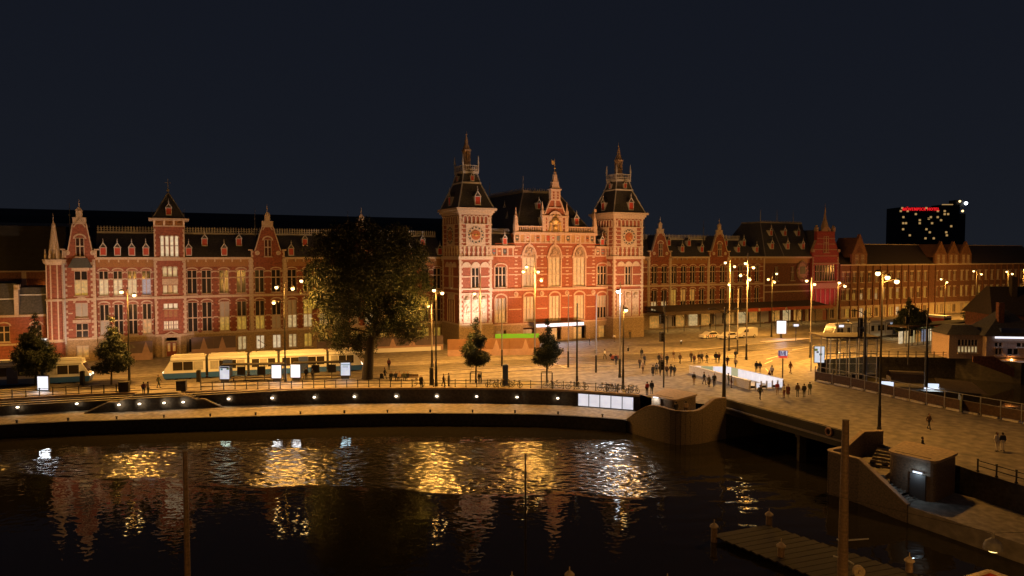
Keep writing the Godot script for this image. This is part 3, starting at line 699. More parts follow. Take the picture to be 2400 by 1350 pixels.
	# balustrade with obelisks
	for seg in [[-3.6, 2.3], [8.5, 15.0]]:
		var ba := MB.new(off)
		ba.box(Vector3(seg[0], 22.27, -0.1), Vector3(seg[1], 22.45, 0.25)); ba.box(Vector3(seg[0], 23.3, -0.1), Vector3(seg[1], 23.5, 0.25))
		var x: float = seg[0] + 0.2
		while x < seg[1]:
			ba.box(Vector3(x - 0.09, 22.45, 0.0), Vector3(x + 0.09, 23.3, 0.15)); x += 0.42
		part("balustrade", ba, mats["stone_pink"], root)
	for u in [-3.6, 15.0]:
		var ob := MB.new(off)
		ob.bx(u, 22.27, 0.05, 0.8, 1.5, 0.8); ob.frust(u, 0.05, 23.77, 0.36, 0.36, 25.3, 0.26, 0.26); ob.ball(Vector3(u, 25.5, 0.05), 0.32, 1.0, 8); ob.frust(u, 0.05, 25.7, 0.16, 0.16, 27.2, 0.02, 0.02)
		if u > 0: ob.box(Vector3(u - 0.1, 26.7, 0.0), Vector3(u + 0.45, 27.3, 0.06))
		part("obelisk", ob, mats["stone_pink"], root)
	# pediment: carved arms between piers, stepped gable, cupola with a vane
	var pd := MB.new(off); var pb := MB.new(off); var c := 5.35
	pd.box(Vector3(c - 2.9, 22.27, -0.4), Vector3(c + 2.9, 25.4, 0.2)); pd.box(Vector3(c - 3.15, 25.4, -0.5), Vector3(c + 3.15, 25.7, 0.45))
	for k in [-1.0, 1.0]:
		pd.box(Vector3(c + k * 2.65 - 0.4, 22.3, 0.2), Vector3(c + k * 2.65 + 0.4, 25.4, 0.4)); pd.bx(c + k * 2.85, 25.7, 0.0, 0.6, 1.0, 0.6)
		pd.bar(Vector3(c + k * 2.45, 25.9, 0.1), Vector3(c + k * 1.15, 28.9, 0.1), 0.5, 0.2); pd.frust(c + k * 2.85, 0.0, 26.7, 0.2, 0.2, 28.6, 0.02, 0.02)
	pd.arch(c, 25.0, 0.2, 1.35, 1.35, 0.3, 0.2, 10); pd.extr(half_disc(c, 25.0, 1.35, 1.35), 0.0, 0.24)
	pd.bx(c, 28.8, 0.0, 2.2, 2.1, 0.9); pd.bx(c, 30.9, 0.0, 2.6, 0.25, 1.3); pd.frust(c, 0.0, 31.15, 1.05, 0.5, 32.4, 0.65, 0.4); pd.bx(c, 32.4, 0.0, 1.5, 0.2, 0.9); pd.frust(c, 0.0, 32.6, 0.5, 0.4, 34.1, 0.38, 0.3); pd.lathe(Vector3(c, 34.1, 0.0), [[0.45, 0.0], [0.35, 0.3], [0.3, 0.5], [0.1, 0.8], [0.0, 0.85]], 8)
	pd.box(Vector3(c - 1.6, 27.2, 0.08), Vector3(c + 1.6, 27.4, 0.3)); pd.box(Vector3(c - 0.16, 27.4, 0.08), Vector3(c + 0.16, 28.8, 0.3))
	part("pediment", pd, mats["stone_pink"], root)
	pb.extr(PackedVector2Array([Vector2(c - 2.6, 25.7), Vector2(c + 2.6, 25.7), Vector2(c + 1.1, 28.8), Vector2(c - 1.1, 28.8)]), -0.4, 0.08)
	for k in [-0.5, 0.5]:
		for j in 3: pb.box(Vector3(c + k - 0.2, 29.1 + j * 0.55, 0.4), Vector3(c + k + 0.2, 29.5 + j * 0.55, 0.47))
	for k in [-1.0, 1.0]:
		for j in 4: pb.box(Vector3(c + k * 2.1 - 0.2, 22.5 + j * 0.75, 0.2), Vector3(c + k * 2.1 + 0.2, 23.0 + j * 0.75, 0.26))
	part("gable", pb, mats["brick_hall"], root)
	var arms := MB.new(off)
	arms.lathe(Vector3(c, 24.6, 0.25), [[0.0, -0.9], [0.6, -0.7], [0.85, 0.0], [0.6, 0.6], [0.0, 0.8]], 12)
	for k in [-1.0, 1.0]:
		arms.tube(Vector3(c + k * 1.3, 22.5, 0.25), Vector3(c + k * 1.1, 23.9, 0.3), 0.35, 0.2, 8); arms.ball(Vector3(c + k * 1.05, 24.2, 0.35), 0.28, 1.0, 8); arms.ball(Vector3(c + k * 0.4, 25.7, 0.3), 0.25, 1.0, 8)
	arms.lathe(Vector3(c, 22.4, 0.3), [[0.7, 0.0], [0.5, 0.5], [0.6, 1.0], [0.2, 1.4]], 10)
	part("carved_arms", arms, mats["gilt"], root)
	var vane := MB.new(off)
	vane.tube(Vector3(c, 34.9, 0.0), Vector3(c, 37.3, 0.0), 0.06, 0.03, 6); vane.extr(PackedVector2Array([Vector2(c - 0.7, 36.1), Vector2(c - 0.1, 36.2), Vector2(c - 0.1, 37.0), Vector2(c - 0.45, 36.85), Vector2(c - 0.75, 37.1)]), -0.03, 0.03); vane.ball(Vector3(c, 35.4, 0), 0.2, 1.0, 8)
	part("weather_vane", vane, mats["gilt"], root)
	# hipped roof
	roof.off = off
	var q0 := [Vector3(-3.3, 22.3, -0.6), Vector3(15.0, 22.3, -0.6), Vector3(15.0, 22.3, -28), Vector3(-3.3, 22.3, -28)]
	var q1 := [Vector3(1.1, 30.8, -6.0), Vector3(9.7, 30.8, -6.0), Vector3(9.7, 30.8, -23), Vector3(1.1, 30.8, -23)]
	for i in 4: roof.quad(q0[i], q0[(i + 1) % 4], q1[(i + 1) % 4], q1[i])
	roof.quad(q1[0], q1[1], q1[2], q1[3])
	# lower roofs of the side bays
	for e in [[-10.3, -3.8], [15.1, 18.4]]: roof.quad(Vector3(e[0], 19.5, 0.2), Vector3(e[1], 19.5, 0.2), Vector3(e[1], 21.9, -2.2), Vector3(e[0], 21.9, -2.2)); roof.quad(Vector3(e[0], 21.9, -2.2), Vector3(e[1], 21.9, -2.2), Vector3(e[1], 21.9, -14), Vector3(e[0], 21.9, -14))
	part("roof", roof, mats["slate"], root)
	var cr := MB.new(off)
	for i in [0, 3]: cr.bar(q1[i] + Vector3.UP * 0.2, q1[(i + 1) % 4] + Vector3.UP * 0.2, 0.2, 0.5)
	for i in 4: cr.bar(q0[i], q1[i], 0.22, 0.22)
	for k in 16: cr.bx(1.1 + k * 0.57, 31.2, -6.0, 0.14, 0.5, 0.1)
	for k in 28: cr.bx(1.1, 31.2, -6.0 - k * 0.6, 0.1, 0.5, 0.14)
	for q in q1: cr.tube(q, q + Vector3.UP * 3.4, 0.13, 0.03, 6)
	for e in [[-10.3, -3.9], [15.2, 18.4]]:
		cr.box(Vector3(e[0], 21.85, -2.3), Vector3(e[1], 22.15, -2.0)); cr.box(Vector3(e[0], 22.6, -2.2), Vector3(e[1], 22.7, -2.1))
		var x: float = e[0] + 0.2
		while x < e[1]:
			cr.bx(x, 22.15, -2.15, 0.16, 0.8, 0.08); x += 0.45
	part("ridge_crest", cr, mats["zinc_dull"], root)
	dormer(root, 3.2 - o, 24.0, -0.95, 1.1); dormer(root, 3.4 - o, 27.3, -3.1, 0.95); dormer(root, 11.2 - o, 24.0, -0.95, 1.1)
	dormer(root, -6.0 - o, 19.8, 0.05, 0.95); dormer(root, 17.0 - o, 19.8, 0.05, 0.95)
	for k in 3: dormer(root, -1.6 + (k % 2) * 1.3 - o, 24.2 + (k % 2) * 2.6, -8.0 - k * 4.0, 0.95, -PI / 2)
	# lit canopy over the doors
	var cn := MB.new(off)
	cn.box(Vector3(-0.6, 3.1, 0.35), Vector3(10.6, 3.2, 3.2)); cn.box(Vector3(-0.7, 3.86, 0.35), Vector3(10.7, 3.96, 3.3))
	part("canopy", cn, mats["steel_dark"], root)
	for k in 4:
		var g := MB.new(off)
		g.box(Vector3(-0.55 + k * 2.8, 3.2, 3.0), Vector3(-0.55 + k * 2.8 + 2.7, 3.85, 3.15))
		part("canopy_light", g, mats["light_cool"], root)
	area(root, Vector3(0.0, 3.5, 3.25), Vector3(0, -0.35, 1), Vector2(11, 0.6), Color(0.85, 0.9, 1.0), 60.0)

func shield(parent: Node3D, x: float, y: float, z: float, a: Material, b: Material):
	var s := MB.new(); var t := MB.new()
	s.extr(PackedVector2Array([Vector2(-0.34, 0.3), Vector2(0, 0.0), Vector2(0.34, 0.3), Vector2(0.34, 1.1), Vector2(-0.34, 1.1)]), 0.0, 0.08)
	t.box(Vector3(-0.22, 0.55, 0.08), Vector3(0.22, 0.85, 0.11))
	var o := part("shield", s, a, parent, Vector3(x, y, z))
	part("charge", t, b, o)

func high_block():   # the tall roofed block east of the wing, then the red gabled front
	var u0 := 72.4; var u1 := 89.2; var o := 80.8
	var root := thing("station_block", "plain brick block with tall dark hipped roof and carved stone cartouche", "building", sta(o, 0), TURN)
	var off := Vector3(-o, 0, 0)
	var w := MB.new(off); var s := MB.new(off); var r := MB.new(off); var z := MB.new(off); var f := MB.new(off)
	w.wall(u0, u1, 0.0, 17.2, -0.1, [[76.2, 10.9, 77.6, 14.6], [82.0, 10.9, 83.4, 14.6]])
	w.quad(Vector3(u1, 0, -0.1), Vector3(u1, 0, -18), Vector3(u1, 17.2, -18), Vector3(u1, 17.2, -0.1)); w.quad(Vector3(u0, 0, -18), Vector3(u0, 0, -0.1), Vector3(u0, 17.2, -0.1), Vector3(u0, 17.2, -18))
	part("wall", w, mats["brick_dark"], root)
	window_unit(root, 76.9 - o, 10.9, -0.3, 1.4, 3.7, 2, 0.6, mats["pane_dark"], mats["pane_dark"]); window_unit(root, 82.7 - o, 10.9, -0.3, 1.4, 3.7, 2, 0.6, mats["pane_dark"], mats["pane_dark"])
	f.box(Vector3(u0, 15.5, -0.1), Vector3(u1, 16.8, 0.0)); part("frieze", f, mats["tile_orange"], root)
	s.box(Vector3(u0, 16.8, -0.1), Vector3(u1, 17.26, 0.5)); s.box(Vector3(u0, 9.6, -0.1), Vector3(u1, 10.0, 0.06)); s.box(Vector3(u0, 7.9, -0.1), Vector3(u1, 8.2, 0.04)); s.box(Vector3(u0 - 0.2, 0, -0.1), Vector3(u0 + 0.2, 16.8, 0.14))
	part("stone_trim", s, mats["stone_light"], root)
	var cart := MB.new(off)
	cart.extr(PackedVector2Array([Vector2(84.3, 11.9), Vector2(85.2, 11.0), Vector2(86.0, 10.5), Vector2(86.8, 11.0), Vector2(87.7, 11.9), Vector2(88.0, 13.6), Vector2(87.4, 15.2), Vector2(86.4, 16.2), Vector2(85.6, 16.2), Vector2(84.6, 15.2), Vector2(84.0, 13.6)]), -0.1, 0.2)
	for k in 14: cart.ball(Vector3(86.0 + cos(TAU * k / 14) * 1.75, 13.5 + sin(TAU * k / 14) * 2.3, 0.2), 0.3, 1.0, 6)
	var c2 := part("cartouche", cart, mats["stone_warm"], root)
	var ci := MB.new(off); ci.box(Vector3(85.1, 12.6, 0.2), Vector3(86.9, 14.6, 0.26)); part("plaque", ci, mats["dial_dark"], c2)
	var q0 := [Vector3(u0, 17.28, 0.4), Vector3(u1, 17.28, 0.4), Vector3(u1, 17.28, -18.4), Vector3(u0, 17.28, -18.4)]
	var q1 := [Vector3(u0 + 4.5, 26.2, -6.0), Vector3(u1 + 3.0, 26.2, -6.0), Vector3(u1 + 3.0, 26.2, -13), Vector3(u0 + 4.5, 26.2, -13)]
	for i in 4: r.quad(q0[i], q0[(i + 1) % 4], q1[(i + 1) % 4], q1[i])
	r.quad(q1[0], q1[1], q1[2], q1[3]); part("roof", r, mats["slate"], root)
	for i in 4: z.bar(q1[i] + Vector3.UP * 0.2, q1[(i + 1) % 4] + Vector3.UP * 0.2, 0.2, 0.4)
	z.bar(q0[0], q1[0], 0.2, 0.2); z.bar(Vector3(79.0, 17.4, 0.3), Vector3(80.6, 26.2, -6.0), 0.2, 0.2)
	for k in [0.0, 6.0, 12.0]: z.tube(Vector3(u0 + 4.5 + k, 26.2, -6), Vector3(u0 + 4.5 + k, 29.9, -6), 0.12, 0.03, 6)
	for k in 26: z.bx(u0 + 4.6 + k * 0.58, 26.6, -6.0, 0.1, 0.3, 0.1)
	part("ridge_crest", z, mats["zinc_dull"], root)
	for k in 3: dormer(root, 75.9 + k * 5.6 - o, 19.3, -0.75, 1.1); dormer(root, 78.0 + k * 5.0 - o, 22.9, -3.2, 1.0)
	# red gabled front
	var c := 94.1
	var g := thing("gabled_front", "tall crimson-lit brick front with stepped gable and statue spire", "building", sta(c, 0), TURN)
	var gw := MB.new(); var gs := MB.new(); var gp := MB.new(); var gr := MB.new()
	gw.wall(-5, 5, 3.6, 17.2, 0.6, [[-4.0, 10.6, 4.0, 15.0]]); gw.quad(Vector3(-5, 0, -8), Vector3(-5, 0, 0.6), Vector3(-5, 17.2, 0.6), Vector3(-5, 17.2, -8)); gw.quad(Vector3(5, 0, 0.6), Vector3(5, 0, -8), Vector3(5, 17.2, -8), Vector3(5, 17.2, 0.6))
	gw.extr(PackedVector2Array([Vector2(-5, 17.2), Vector2(5, 17.2), Vector2(5, 18.6), Vector2(3.4, 21.6), Vector2(3.4, 24.0), Vector2(-3.4, 24.0), Vector2(-3.4, 21.6), Vector2(-5, 18.6)]), -0.3, 0.6)
	part("wall", gw, mats["brick_crimson"], g)
	gp.wall(-5, 5, 0.0, 3.6, 0.75, [[-0.9, 0.1, 0.9, 2.8], [2.0, 0.4, 3.4, 2.8]], 0.4); gp.quad(Vector3(-5, 3.6, 0.75), Vector3(5, 3.6, 0.75), Vector3(5, 3.6, 0.6), Vector3(-5, 3.6, 0.6)); part("plinth", gp, mats["stone_base"], g)
	for k in 4: window_unit(g, -3.0 + k * 2.0, 10.6, 0.35, 1.8, 4.4, 2, 0.6, mats["pane_dark"], mats["pane_dark"])
	gs.box(Vector3(-5.2, 15.2, 0.6), Vector3(5.2, 15.5, 0.75)); gs.box(Vector3(-5.2, 8.6, 0.6), Vector3(5.2, 10.1, 0.8)); gs.box(Vector3(-5.3, 18.4, 0.3), Vector3(-4.4, 19.2, 0.9)); gs.box(Vector3(4.4, 18.4, 0.3), Vector3(5.3, 19.2, 0.9))
	quoins(gs, -5, 0.6, 3.7, 17.1, 1.0, 0.6); quoins(gs, 5, 0.6, 3.7, 17.1, -1.0, 0.6)
	for y in [17.3, 19.0, 20.5, 22.0]: gs.box(Vector3(-3.4 if y > 20 else -4.4, y, 0.6), Vector3(3.4 if y > 20 else 4.4, y + 0.2, 0.68))
	for k in [-1.0, 1.0]:
		gs.bx(k * 3.2, 24.0, 0.15, 0.7, 1.1, 0.9); gs.ball(Vector3(k * 3.2, 25.4, 0.15), 0.35, 1.0, 8); gs.bar(Vector3(k * 4.8, 18.8, 0.15), Vector3(k * 3.4, 21.6, 0.15), 0.8, 0.2)
	gs.arch(0, 24.0, 0.2, 1.3, 1.1, 0.3, 0.5, 8); gs.bx(0, 24.0, 0.1, 2.0, 1.2, 0.8); gs.frust(0, 0.1, 25.2, 0.9, 0.5, 27.0, 0.4, 0.35); gs.frust(0, 0.1, 27.0, 0.3, 0.3, 29.0, 0.12, 0.12)
	gs.tube(Vector3(0, 29, 0.1), Vector3(0.15, 30.2, 0.1), 0.22, 0.14, 8); gs.ball(Vector3(0.1, 30.4, 0.1), 0.18, 1.0, 8); gs.tube(Vector3(0.1, 30.2, 0.1), Vector3(-0.1, 31.6, 0.1), 0.06, 0.03, 6)
	for k in 5: gs.box(Vector3(-3.6 + k * 1.8 - 0.15, 4.0, 0.6), Vector3(-3.6 + k * 1.8 + 0.15, 8.4, 0.78))
	part("stone_trim", gs, mats["stone_warm"], g)
	window_unit(g, 0, 18.3, 0.7, 1.8, 4.4, 2, 0.6, mats["pane_dark"], mats["pane_dark"])
	var dd := MB.new(); dd.box(Vector3(-0.9, 0.1, 0.5), Vector3(0.9, 2.8, 0.56)); part("door", dd, mats["door_red"], g)
	window_unit(g, 2.7, 0.4, 0.5, 1.4, 2.4, 2, 0.0, null, mats["pane_dark"])
	gr.extr(PackedVector2Array([Vector2(-5, 17.3), Vector2(5, 17.3), Vector2(0, 24.5)]), -12.0, -0.32); part("roof", gr, mats["slate"], g)

func long_wing():
	var u0 := 99.4; var u1 := 196.0; var o := 147.0; var z := 0.8
	var root := thing("long_wing", "long plain brick wing with tall dark roof, single and triple pointed gables", "building", sta(o, 0), TURN)
	var off := Vector3(-o, 0, 0)
	var w := MB.new(off); var p := MB.new(off); var s := MB.new(off); var r := MB.new(off); var pr := MB.new(); var gb := MB.new(off)
	var wins := []
	for k in 2: wins.append(100.9 + k * 1.9)
	wins.append_array([105.3, 108.3])
	for k in 9: wins.append(111.4 + k * 3.03)
	for k in 6: wins.append([140.9, 143.4, 146.9, 149.4, 152.9, 155.4][k])
	for k in 12: wins.append(158.6 + k * 3.15)
	var holes := []; var ground := []
	for u in wins:
		holes.append([u - 0.62, 10.0, u + 0.62, 12.8]); holes.append([u - 0.62, 5.15, u + 0.62, 8.1]); ground.append([u - 0.75, 0.3, u + 0.75, 2.8])
	w.wall(u0, u1, 3.2, 15.0, z, holes); w.quad(Vector3(u1, 0, z), Vector3(u1, 0, -16), Vector3(u1, 15, -16), Vector3(u1, 15, z)); w.quad(Vector3(u0, 0, -16), Vector3(u0, 0, z), Vector3(u0, 15, z), Vector3(u0, 15, -16))
	part("wall", w, mats["brick_brown"], root)
	p.wall(u0, u1, 0.0, 3.2, z + 0.1, ground, 0.35); p.quad(Vector3(u0, 3.2, z + 0.1), Vector3(u1, 3.2, z + 0.1), Vector3(u1, 3.2, z), Vector3(u0, 3.2, z)); part("plinth", p, mats["stone_cream"], root)
	for i in wins.size():
		var u: float = wins[i]
		s.box(Vector3(u - 0.75, 12.8, z), Vector3(u + 0.75, 13.15, z + 0.06)); s.box(Vector3(u - 0.75, 8.1, z), Vector3(u + 0.75, 8.45, z + 0.06)); s.box(Vector3(u - 0.8, 2.8, z + 0.1), Vector3(u + 0.8, 3.1, z + 0.16))
		var mids := "dgddyycycyyyygdydyygygyygygy"
		window_unit(root, u - o, 10.0, z - 0.15, 1.24, 2.8, 2, 0.6, mats["window_dim" if i % 3 != 1 else "pane_dark"], mats["pane_dark" if i < 5 else "window_dim"])
		window_unit(root, u - o, 5.15, z - 0.15, 1.24, 2.95, 2, 0.6, pane_of(mids[i % 28]), pane_of(mids[(i + 3) % 28]))
		window_unit(root, u - o, 0.3, z - 0.1, 1.5, 2.5, 2, 0.0, null, pane_of("gydwydgywydgdygyd"[i % 17]))
	s.box(Vector3(u0, 14.7, z), Vector3(u1, 15.05, z + 0.4)); s.box(Vector3(u0, 3.202, z + 0.102), Vector3(u1, 3.5, z + 0.22)); s.box(Vector3(u0, 20.7, -6.1), Vector3(u1, 20.9, -5.9))
	part("stone_trim", s, mats["stone_light"], root)
	var px := [99.6, 103.7, 106.8, 110.0]
	for k in 10: px.append(112.9 + k * 3.03)
	for k in 12: px.append(157.0 + k * 3.15)
	pr.box(Vector3(-0.22, 0.0, 0.0), Vector3(0.22, 14.7, 0.3))
	var pier_mesh := pr.mesh()
	for x in px: part("pier", pier_mesh, mats["brick_brown"], root, Vector3(x - o, 0, z))
	r.quad(Vector3(u0, 15.06, z + 0.2), Vector3(u1, 15.06, z + 0.2), Vector3(u1, 20.7, -6), Vector3(u0, 20.7, -6)); r.quad(Vector3(u0, 20.7, -6), Vector3(u1, 20.7, -6), Vector3(u1, 15, -14), Vector3(u0, 15, -14)); r.tri(Vector3(u1, 15.06, z), Vector3(u1, 15, -14), Vector3(u1, 20.7, -6)); r.tri(Vector3(u0, 15, -14), Vector3(u0, 15.06, z), Vector3(u0, 20.7, -6))
	part("roof", r, mats["tile_brown"], root)
	for g in [[106.8, 3.1, 23.3], [142.1, 2.8, 21.7], [148.1, 2.8, 21.7], [154.1, 2.8, 21.7]]:
		var m := MB.new(off); var x: float = g[0]; var h: float = g[1]
		m.extr(PackedVector2Array([Vector2(x - h, 15.05), Vector2(x + h, 15.05), Vector2(x + h, 17.7), Vector2(x + 0.2, g[2]), Vector2(x - 0.2, g[2]), Vector2(x - h, 17.7)]), z - 0.3, z + 0.3)
		m.extr(PackedVector2Array([Vector2(x - h, 17.0), Vector2(x + h, 17.0), Vector2(x, g[2] - 0.8)]), -6.0, z - 0.32)
		var go := part("gable", m, mats["brick_brown"], root)
		for k in [-1.2, 1.2]: window_unit(root, x + k - o, 15.2, z + 0.38, 1.2, 2.5, 2, 0.6, mats["pane_dark"], mats["window_dim"])
		var cp := MB.new(off)
		for k in [-1.0, 1.0]: cp.bar(Vector3(x + k * h, 17.75, z), Vector3(x, g[2] + 0.1, z), 0.75, 0.12)
		for k in 5: cp.box(Vector3(x - 0.9 + k * 0.45 - 0.07, 18.2, z + 0.3), Vector3(x - 0.9 + k * 0.45 + 0.07, 20.2 - absf(k - 2) * 0.5, z + 0.4))
		part("coping", cp, mats["brick_brown"], root)
	for x in [163.0, 167.5, 190.0]: pass

func annexes():
	# low annexe at the west end and the dark train shed behind everything
	var a := thing("low_annexe", "low brick annexe with slate mansard roof beside the turret", "building", sta(-95, -1), TURN)
	var w := MB.new(); var r := MB.new(); var s := MB.new()
	w.wall(-14, 10.2, 0.0, 7.6, 0.0, [[3.6, 3.6, 5.2, 6.2], [8.0, 3.6, 9.6, 6.2], [0.4, 3.6, 2.0, 6.2]]); part("wall", w, mats["brick_pink"], a)
	for x in [1.2, 4.4, 8.8]: window_unit(a, x, 3.6, -0.2, 1.6, 2.6, 2, 0.6, mats["pane_dark"], mats["pane_dark"])
	for x in [1.2, 4.4, 8.8]: s.arch(x, 6.2, 0.0, 0.8, 0.45, 0.22, 0.1, 6)
	s.box(Vector3(-14, 7.6, -0.1), Vector3(10.2, 7.95, 0.4)); s.box(Vector3(-14, 3.0, 0.0), Vector3(10.2, 3.3, 0.12)); s.box(Vector3(5.9, 7.95, -1.2), Vector3(6.5, 12.0, 0.2)); s.box(Vector3(5.8, 12.0, -1.8), Vector3(6.6, 12.8, -0.6)); part("stone_trim", s, mats["stone_light"], a)
	r.quad(Vector3(-14, 7.96, 0.2), Vector3(6.0, 7.96, 0.2), Vector3(6.0, 13.0, -1.8), Vector3(-14, 13.0, -1.8)); r.quad(Vector3(-14, 13, -1.8), Vector3(6, 13, -1.8), Vector3(6, 13.2, -8), Vector3(-14, 13.2, -8)); r.quad(Vector3(6.4, 7.96, 0.1), Vector3(10.2, 7.96, 0.1), Vector3(10.2, 12.3, -1.4), Vector3(6.4, 12.3, -1.4)); r.quad(Vector3(6.4, 12.3, -1.4), Vector3(10.2, 12.3, -1.4), Vector3(10.2, 12.4, -8), Vector3(6.4, 12.4, -8)); r.quad(Vector3(10.2, 7.96, 0.1), Vector3(10.2, 7.96, -8), Vector3(10.2, 12.4, -8), Vector3(10.2, 12.3, -1.4)); part("roof", r, mats["slate"], a)
	var z := MB.new(); z.box(Vector3(-14, 10.4, -1.05), Vector3(6.0, 10.6, -0.7)); z.box(Vector3(6.5, 11.0, -1.1), Vector3(10.2, 11.2, -0.8)); part("ridge_band", z, mats["zinc_white"], a)
	var sh := thing("train_shed", "huge dark arched train shed roof looming behind the station", "building", sta(-10, -16), TURN)
	var m := MB.new(); var rim := MB.new()
	var prof := []
	for k in 13:
		var t := PI * k / 12
		prof.append(Vector2(-30 + cos(t) * 28.0, 12.0 + sin(t) * 15.5))
	for k in 12:
		var p: Vector2 = prof[k]; var q: Vector2 = prof[k + 1]
		m.quad(Vector3(-115, p.y, p.x), Vector3(24, p.y, p.x), Vector3(24, q.y, q.x), Vector3(-115, q.y, q.x))
	m.quad(Vector3(-115, 0, -2), Vector3(24, 0, -2), Vector3(24, 12, -2), Vector3(-115, 12, -2))
	part("roof", m, mats["shed_roof"], sh)
	rim.box(Vector3(-115, 23.05, -10.2), Vector3(-70, 23.75, -9.6)); part("gutter", rim, mats["stone_light"], sh)
	var am := thing("rear_building", "dark rear station building with long plain brick wall and lit corner edge", "building", sta(-100, -14), TURN)
	var b := MB.new(); b.box(Vector3(-20, 0, -4), Vector3(15.0, 14.6, 0)); part("wall", b, mats["brick_brown"], am)
	var b2 := MB.new(); b2.box(Vector3(-20, 14.6, -4.1), Vector3(15.1, 14.85, 0.1)); b2.box(Vector3(10.2, 0, 0.0), Vector3(10.9, 14.6, 0.2)); part("coping", b2, mats["stone_light"], am)
	var b3 := MB.new(); b3.box(Vector3(-20, 14.85, -3.4), Vector3(17.0, 22.8, -0.6)); part("roof", b3, mats["shed_roof"], am)
	var lm := MB.new(); lm.ball(Vector3(14.2, 11.6, 0.35), 0.16, 1.0, 8); part("wall_lamp", lm, mats["bulb_sodium"], am)
	omni(am, Vector3(14.2, 11.6, 0.35), Color(1.0, 0.62, 0.25), 5.0, 0.12)

func bus_canopy():
	var root := thing("bus_canopy", "long low canopy with red fascia on slim posts along the brick wing", "canopy", sta(60, 4), TURN)
	var r := MB.new(); var f := MB.new(); var p := MB.new(); var ring := MB.new()
	r.box(Vector3(-25.5, 4.3, -3.6), Vector3(28.5, 4.5, 3.8)); r.quad(Vector3(-25.5, 4.52, 3.8), Vector3(28.5, 4.52, 3.8), Vector3(28.5, 5.6, -3.6), Vector3(-25.5, 5.6, -3.6)); part("roof", r, mats["canopy_brown"], root)
	f.box(Vector3(-1.0, 3.95, 3.82), Vector3(28.5, 4.75, 3.98)); part("fascia", f, mats["red_fascia"], root)
	var f2 := MB.new(); f2.box(Vector3(-25.5, 3.95, 3.82), Vector3(-1.02, 4.7, 3.98)); part("fascia", f2, mats["canopy_brown"], root)
	for k in 12: p.tube(Vector3(-24 + k * 4.7, 0, 3.2), Vector3(-24 + k * 4.7, 4.3, 3.2), 0.09, 0.09, 6); p.bar(Vector3(-24 + k * 4.7, 3.0, 3.2), Vector3(-24 + k * 4.7, 4.3, 1.6), 0.1, 0.1)
	part("post", p, mats["steel_dark"], root)
	for k in 3: ring.tube(Vector3(3.0 + k * 9.0, 4.35, 3.98), Vector3(3.0 + k * 9.0, 4.35, 4.05), 0.34, 0.34, 12)
	part("roundel", ring, mats["stone_light"], root)
	# lit ground floor under it: shop fronts with lamps
	for k in 13:
		var x := -24.0 + k * 3.9
		var g := MB.new(); g.box(Vector3(x, 0.4, -3.62), Vector3(x + 2.6, 3.2, -3.5)); part("shop_window", g, mats[["window_gold", "window_dim", "window_gold", "window_cream"][k % 4]], root)
		if k % 2 == 0:
			var lm := MB.new(); lm.box(Vector3(x + 0.9, 4.2, 0.3), Vector3(x + 1.7, 4.29, 1.1)); part("ceiling_lamp", lm, mats["bulb_warm"], root)
			spot(root, Vector3(x + 1.3, 4.1, 0.7), Vector3(0, -1, 0), Color(1.0, 0.78, 0.42), 14.0, 75.0, 0.3)
	var ar := MB.new(); ar.arch(25.5, 2.6, -3.5, 1.4, 1.2, 0.7, 0.5, 8); ar.box(Vector3(23.4, 0, -3.5), Vector3(24.1, 2.6, -3.0)); ar.box(Vector3(26.9, 0, -3.5), Vector3(27.6, 2.6, -3.0)); part("arched_gate", ar, mats["stone_cream"], root)

# ------------------------------------------------------------------ ground, water, quays
var quay := [Vector2(-110, -66), Vector2(-80, -80.8), Vector2(-62.7, -88.2), Vector2(-54.2, -91.3), Vector2(-44.3, -93.2), Vector2(-38.9, -93.9), Vector2(-28.1, -95.0), Vector2(-19.3, -95.7), Vector2(-11.4, -95.9), Vector2(-2.8, -95.6), Vector2(5.6, -94.6), Vector2(11.0, -93.1), Vector2(16.2, -90.9)]
var quay_front := [Vector2(-107, -60), Vector2(-77, -76.0), Vector2(-59.5, -83.0), Vector2(-50.2, -85.0), Vector2(-36, -87.0), Vector2(-21.1, -88.7), Vector2(-10.6, -89.2), Vector2(0, -88.9), Vector2(5.2, -88.2), Vector2(10.3, -86.9), Vector2(13.6, -85.6)]

func smooth_path(pts: Array, step: int) -> Array:
	var out := []
	for i in pts.size() - 1:
		for k in step:
			out.append(pts[i].cubic_interpolate(pts[i + 1], pts[maxi(i - 1, 0)], pts[mini(i + 2, pts.size() - 1)], float(k) / step))
	out.append(pts[-1])
	return out

func along(pts: Array, x: float) -> Vector2:
	for i in pts.size() - 1:
		if x >= pts[i].x and x <= pts[i + 1].x: return pts[i].lerp(pts[i + 1], (x - pts[i].x) / (pts[i + 1].x - pts[i].x))
	return pts[-1]

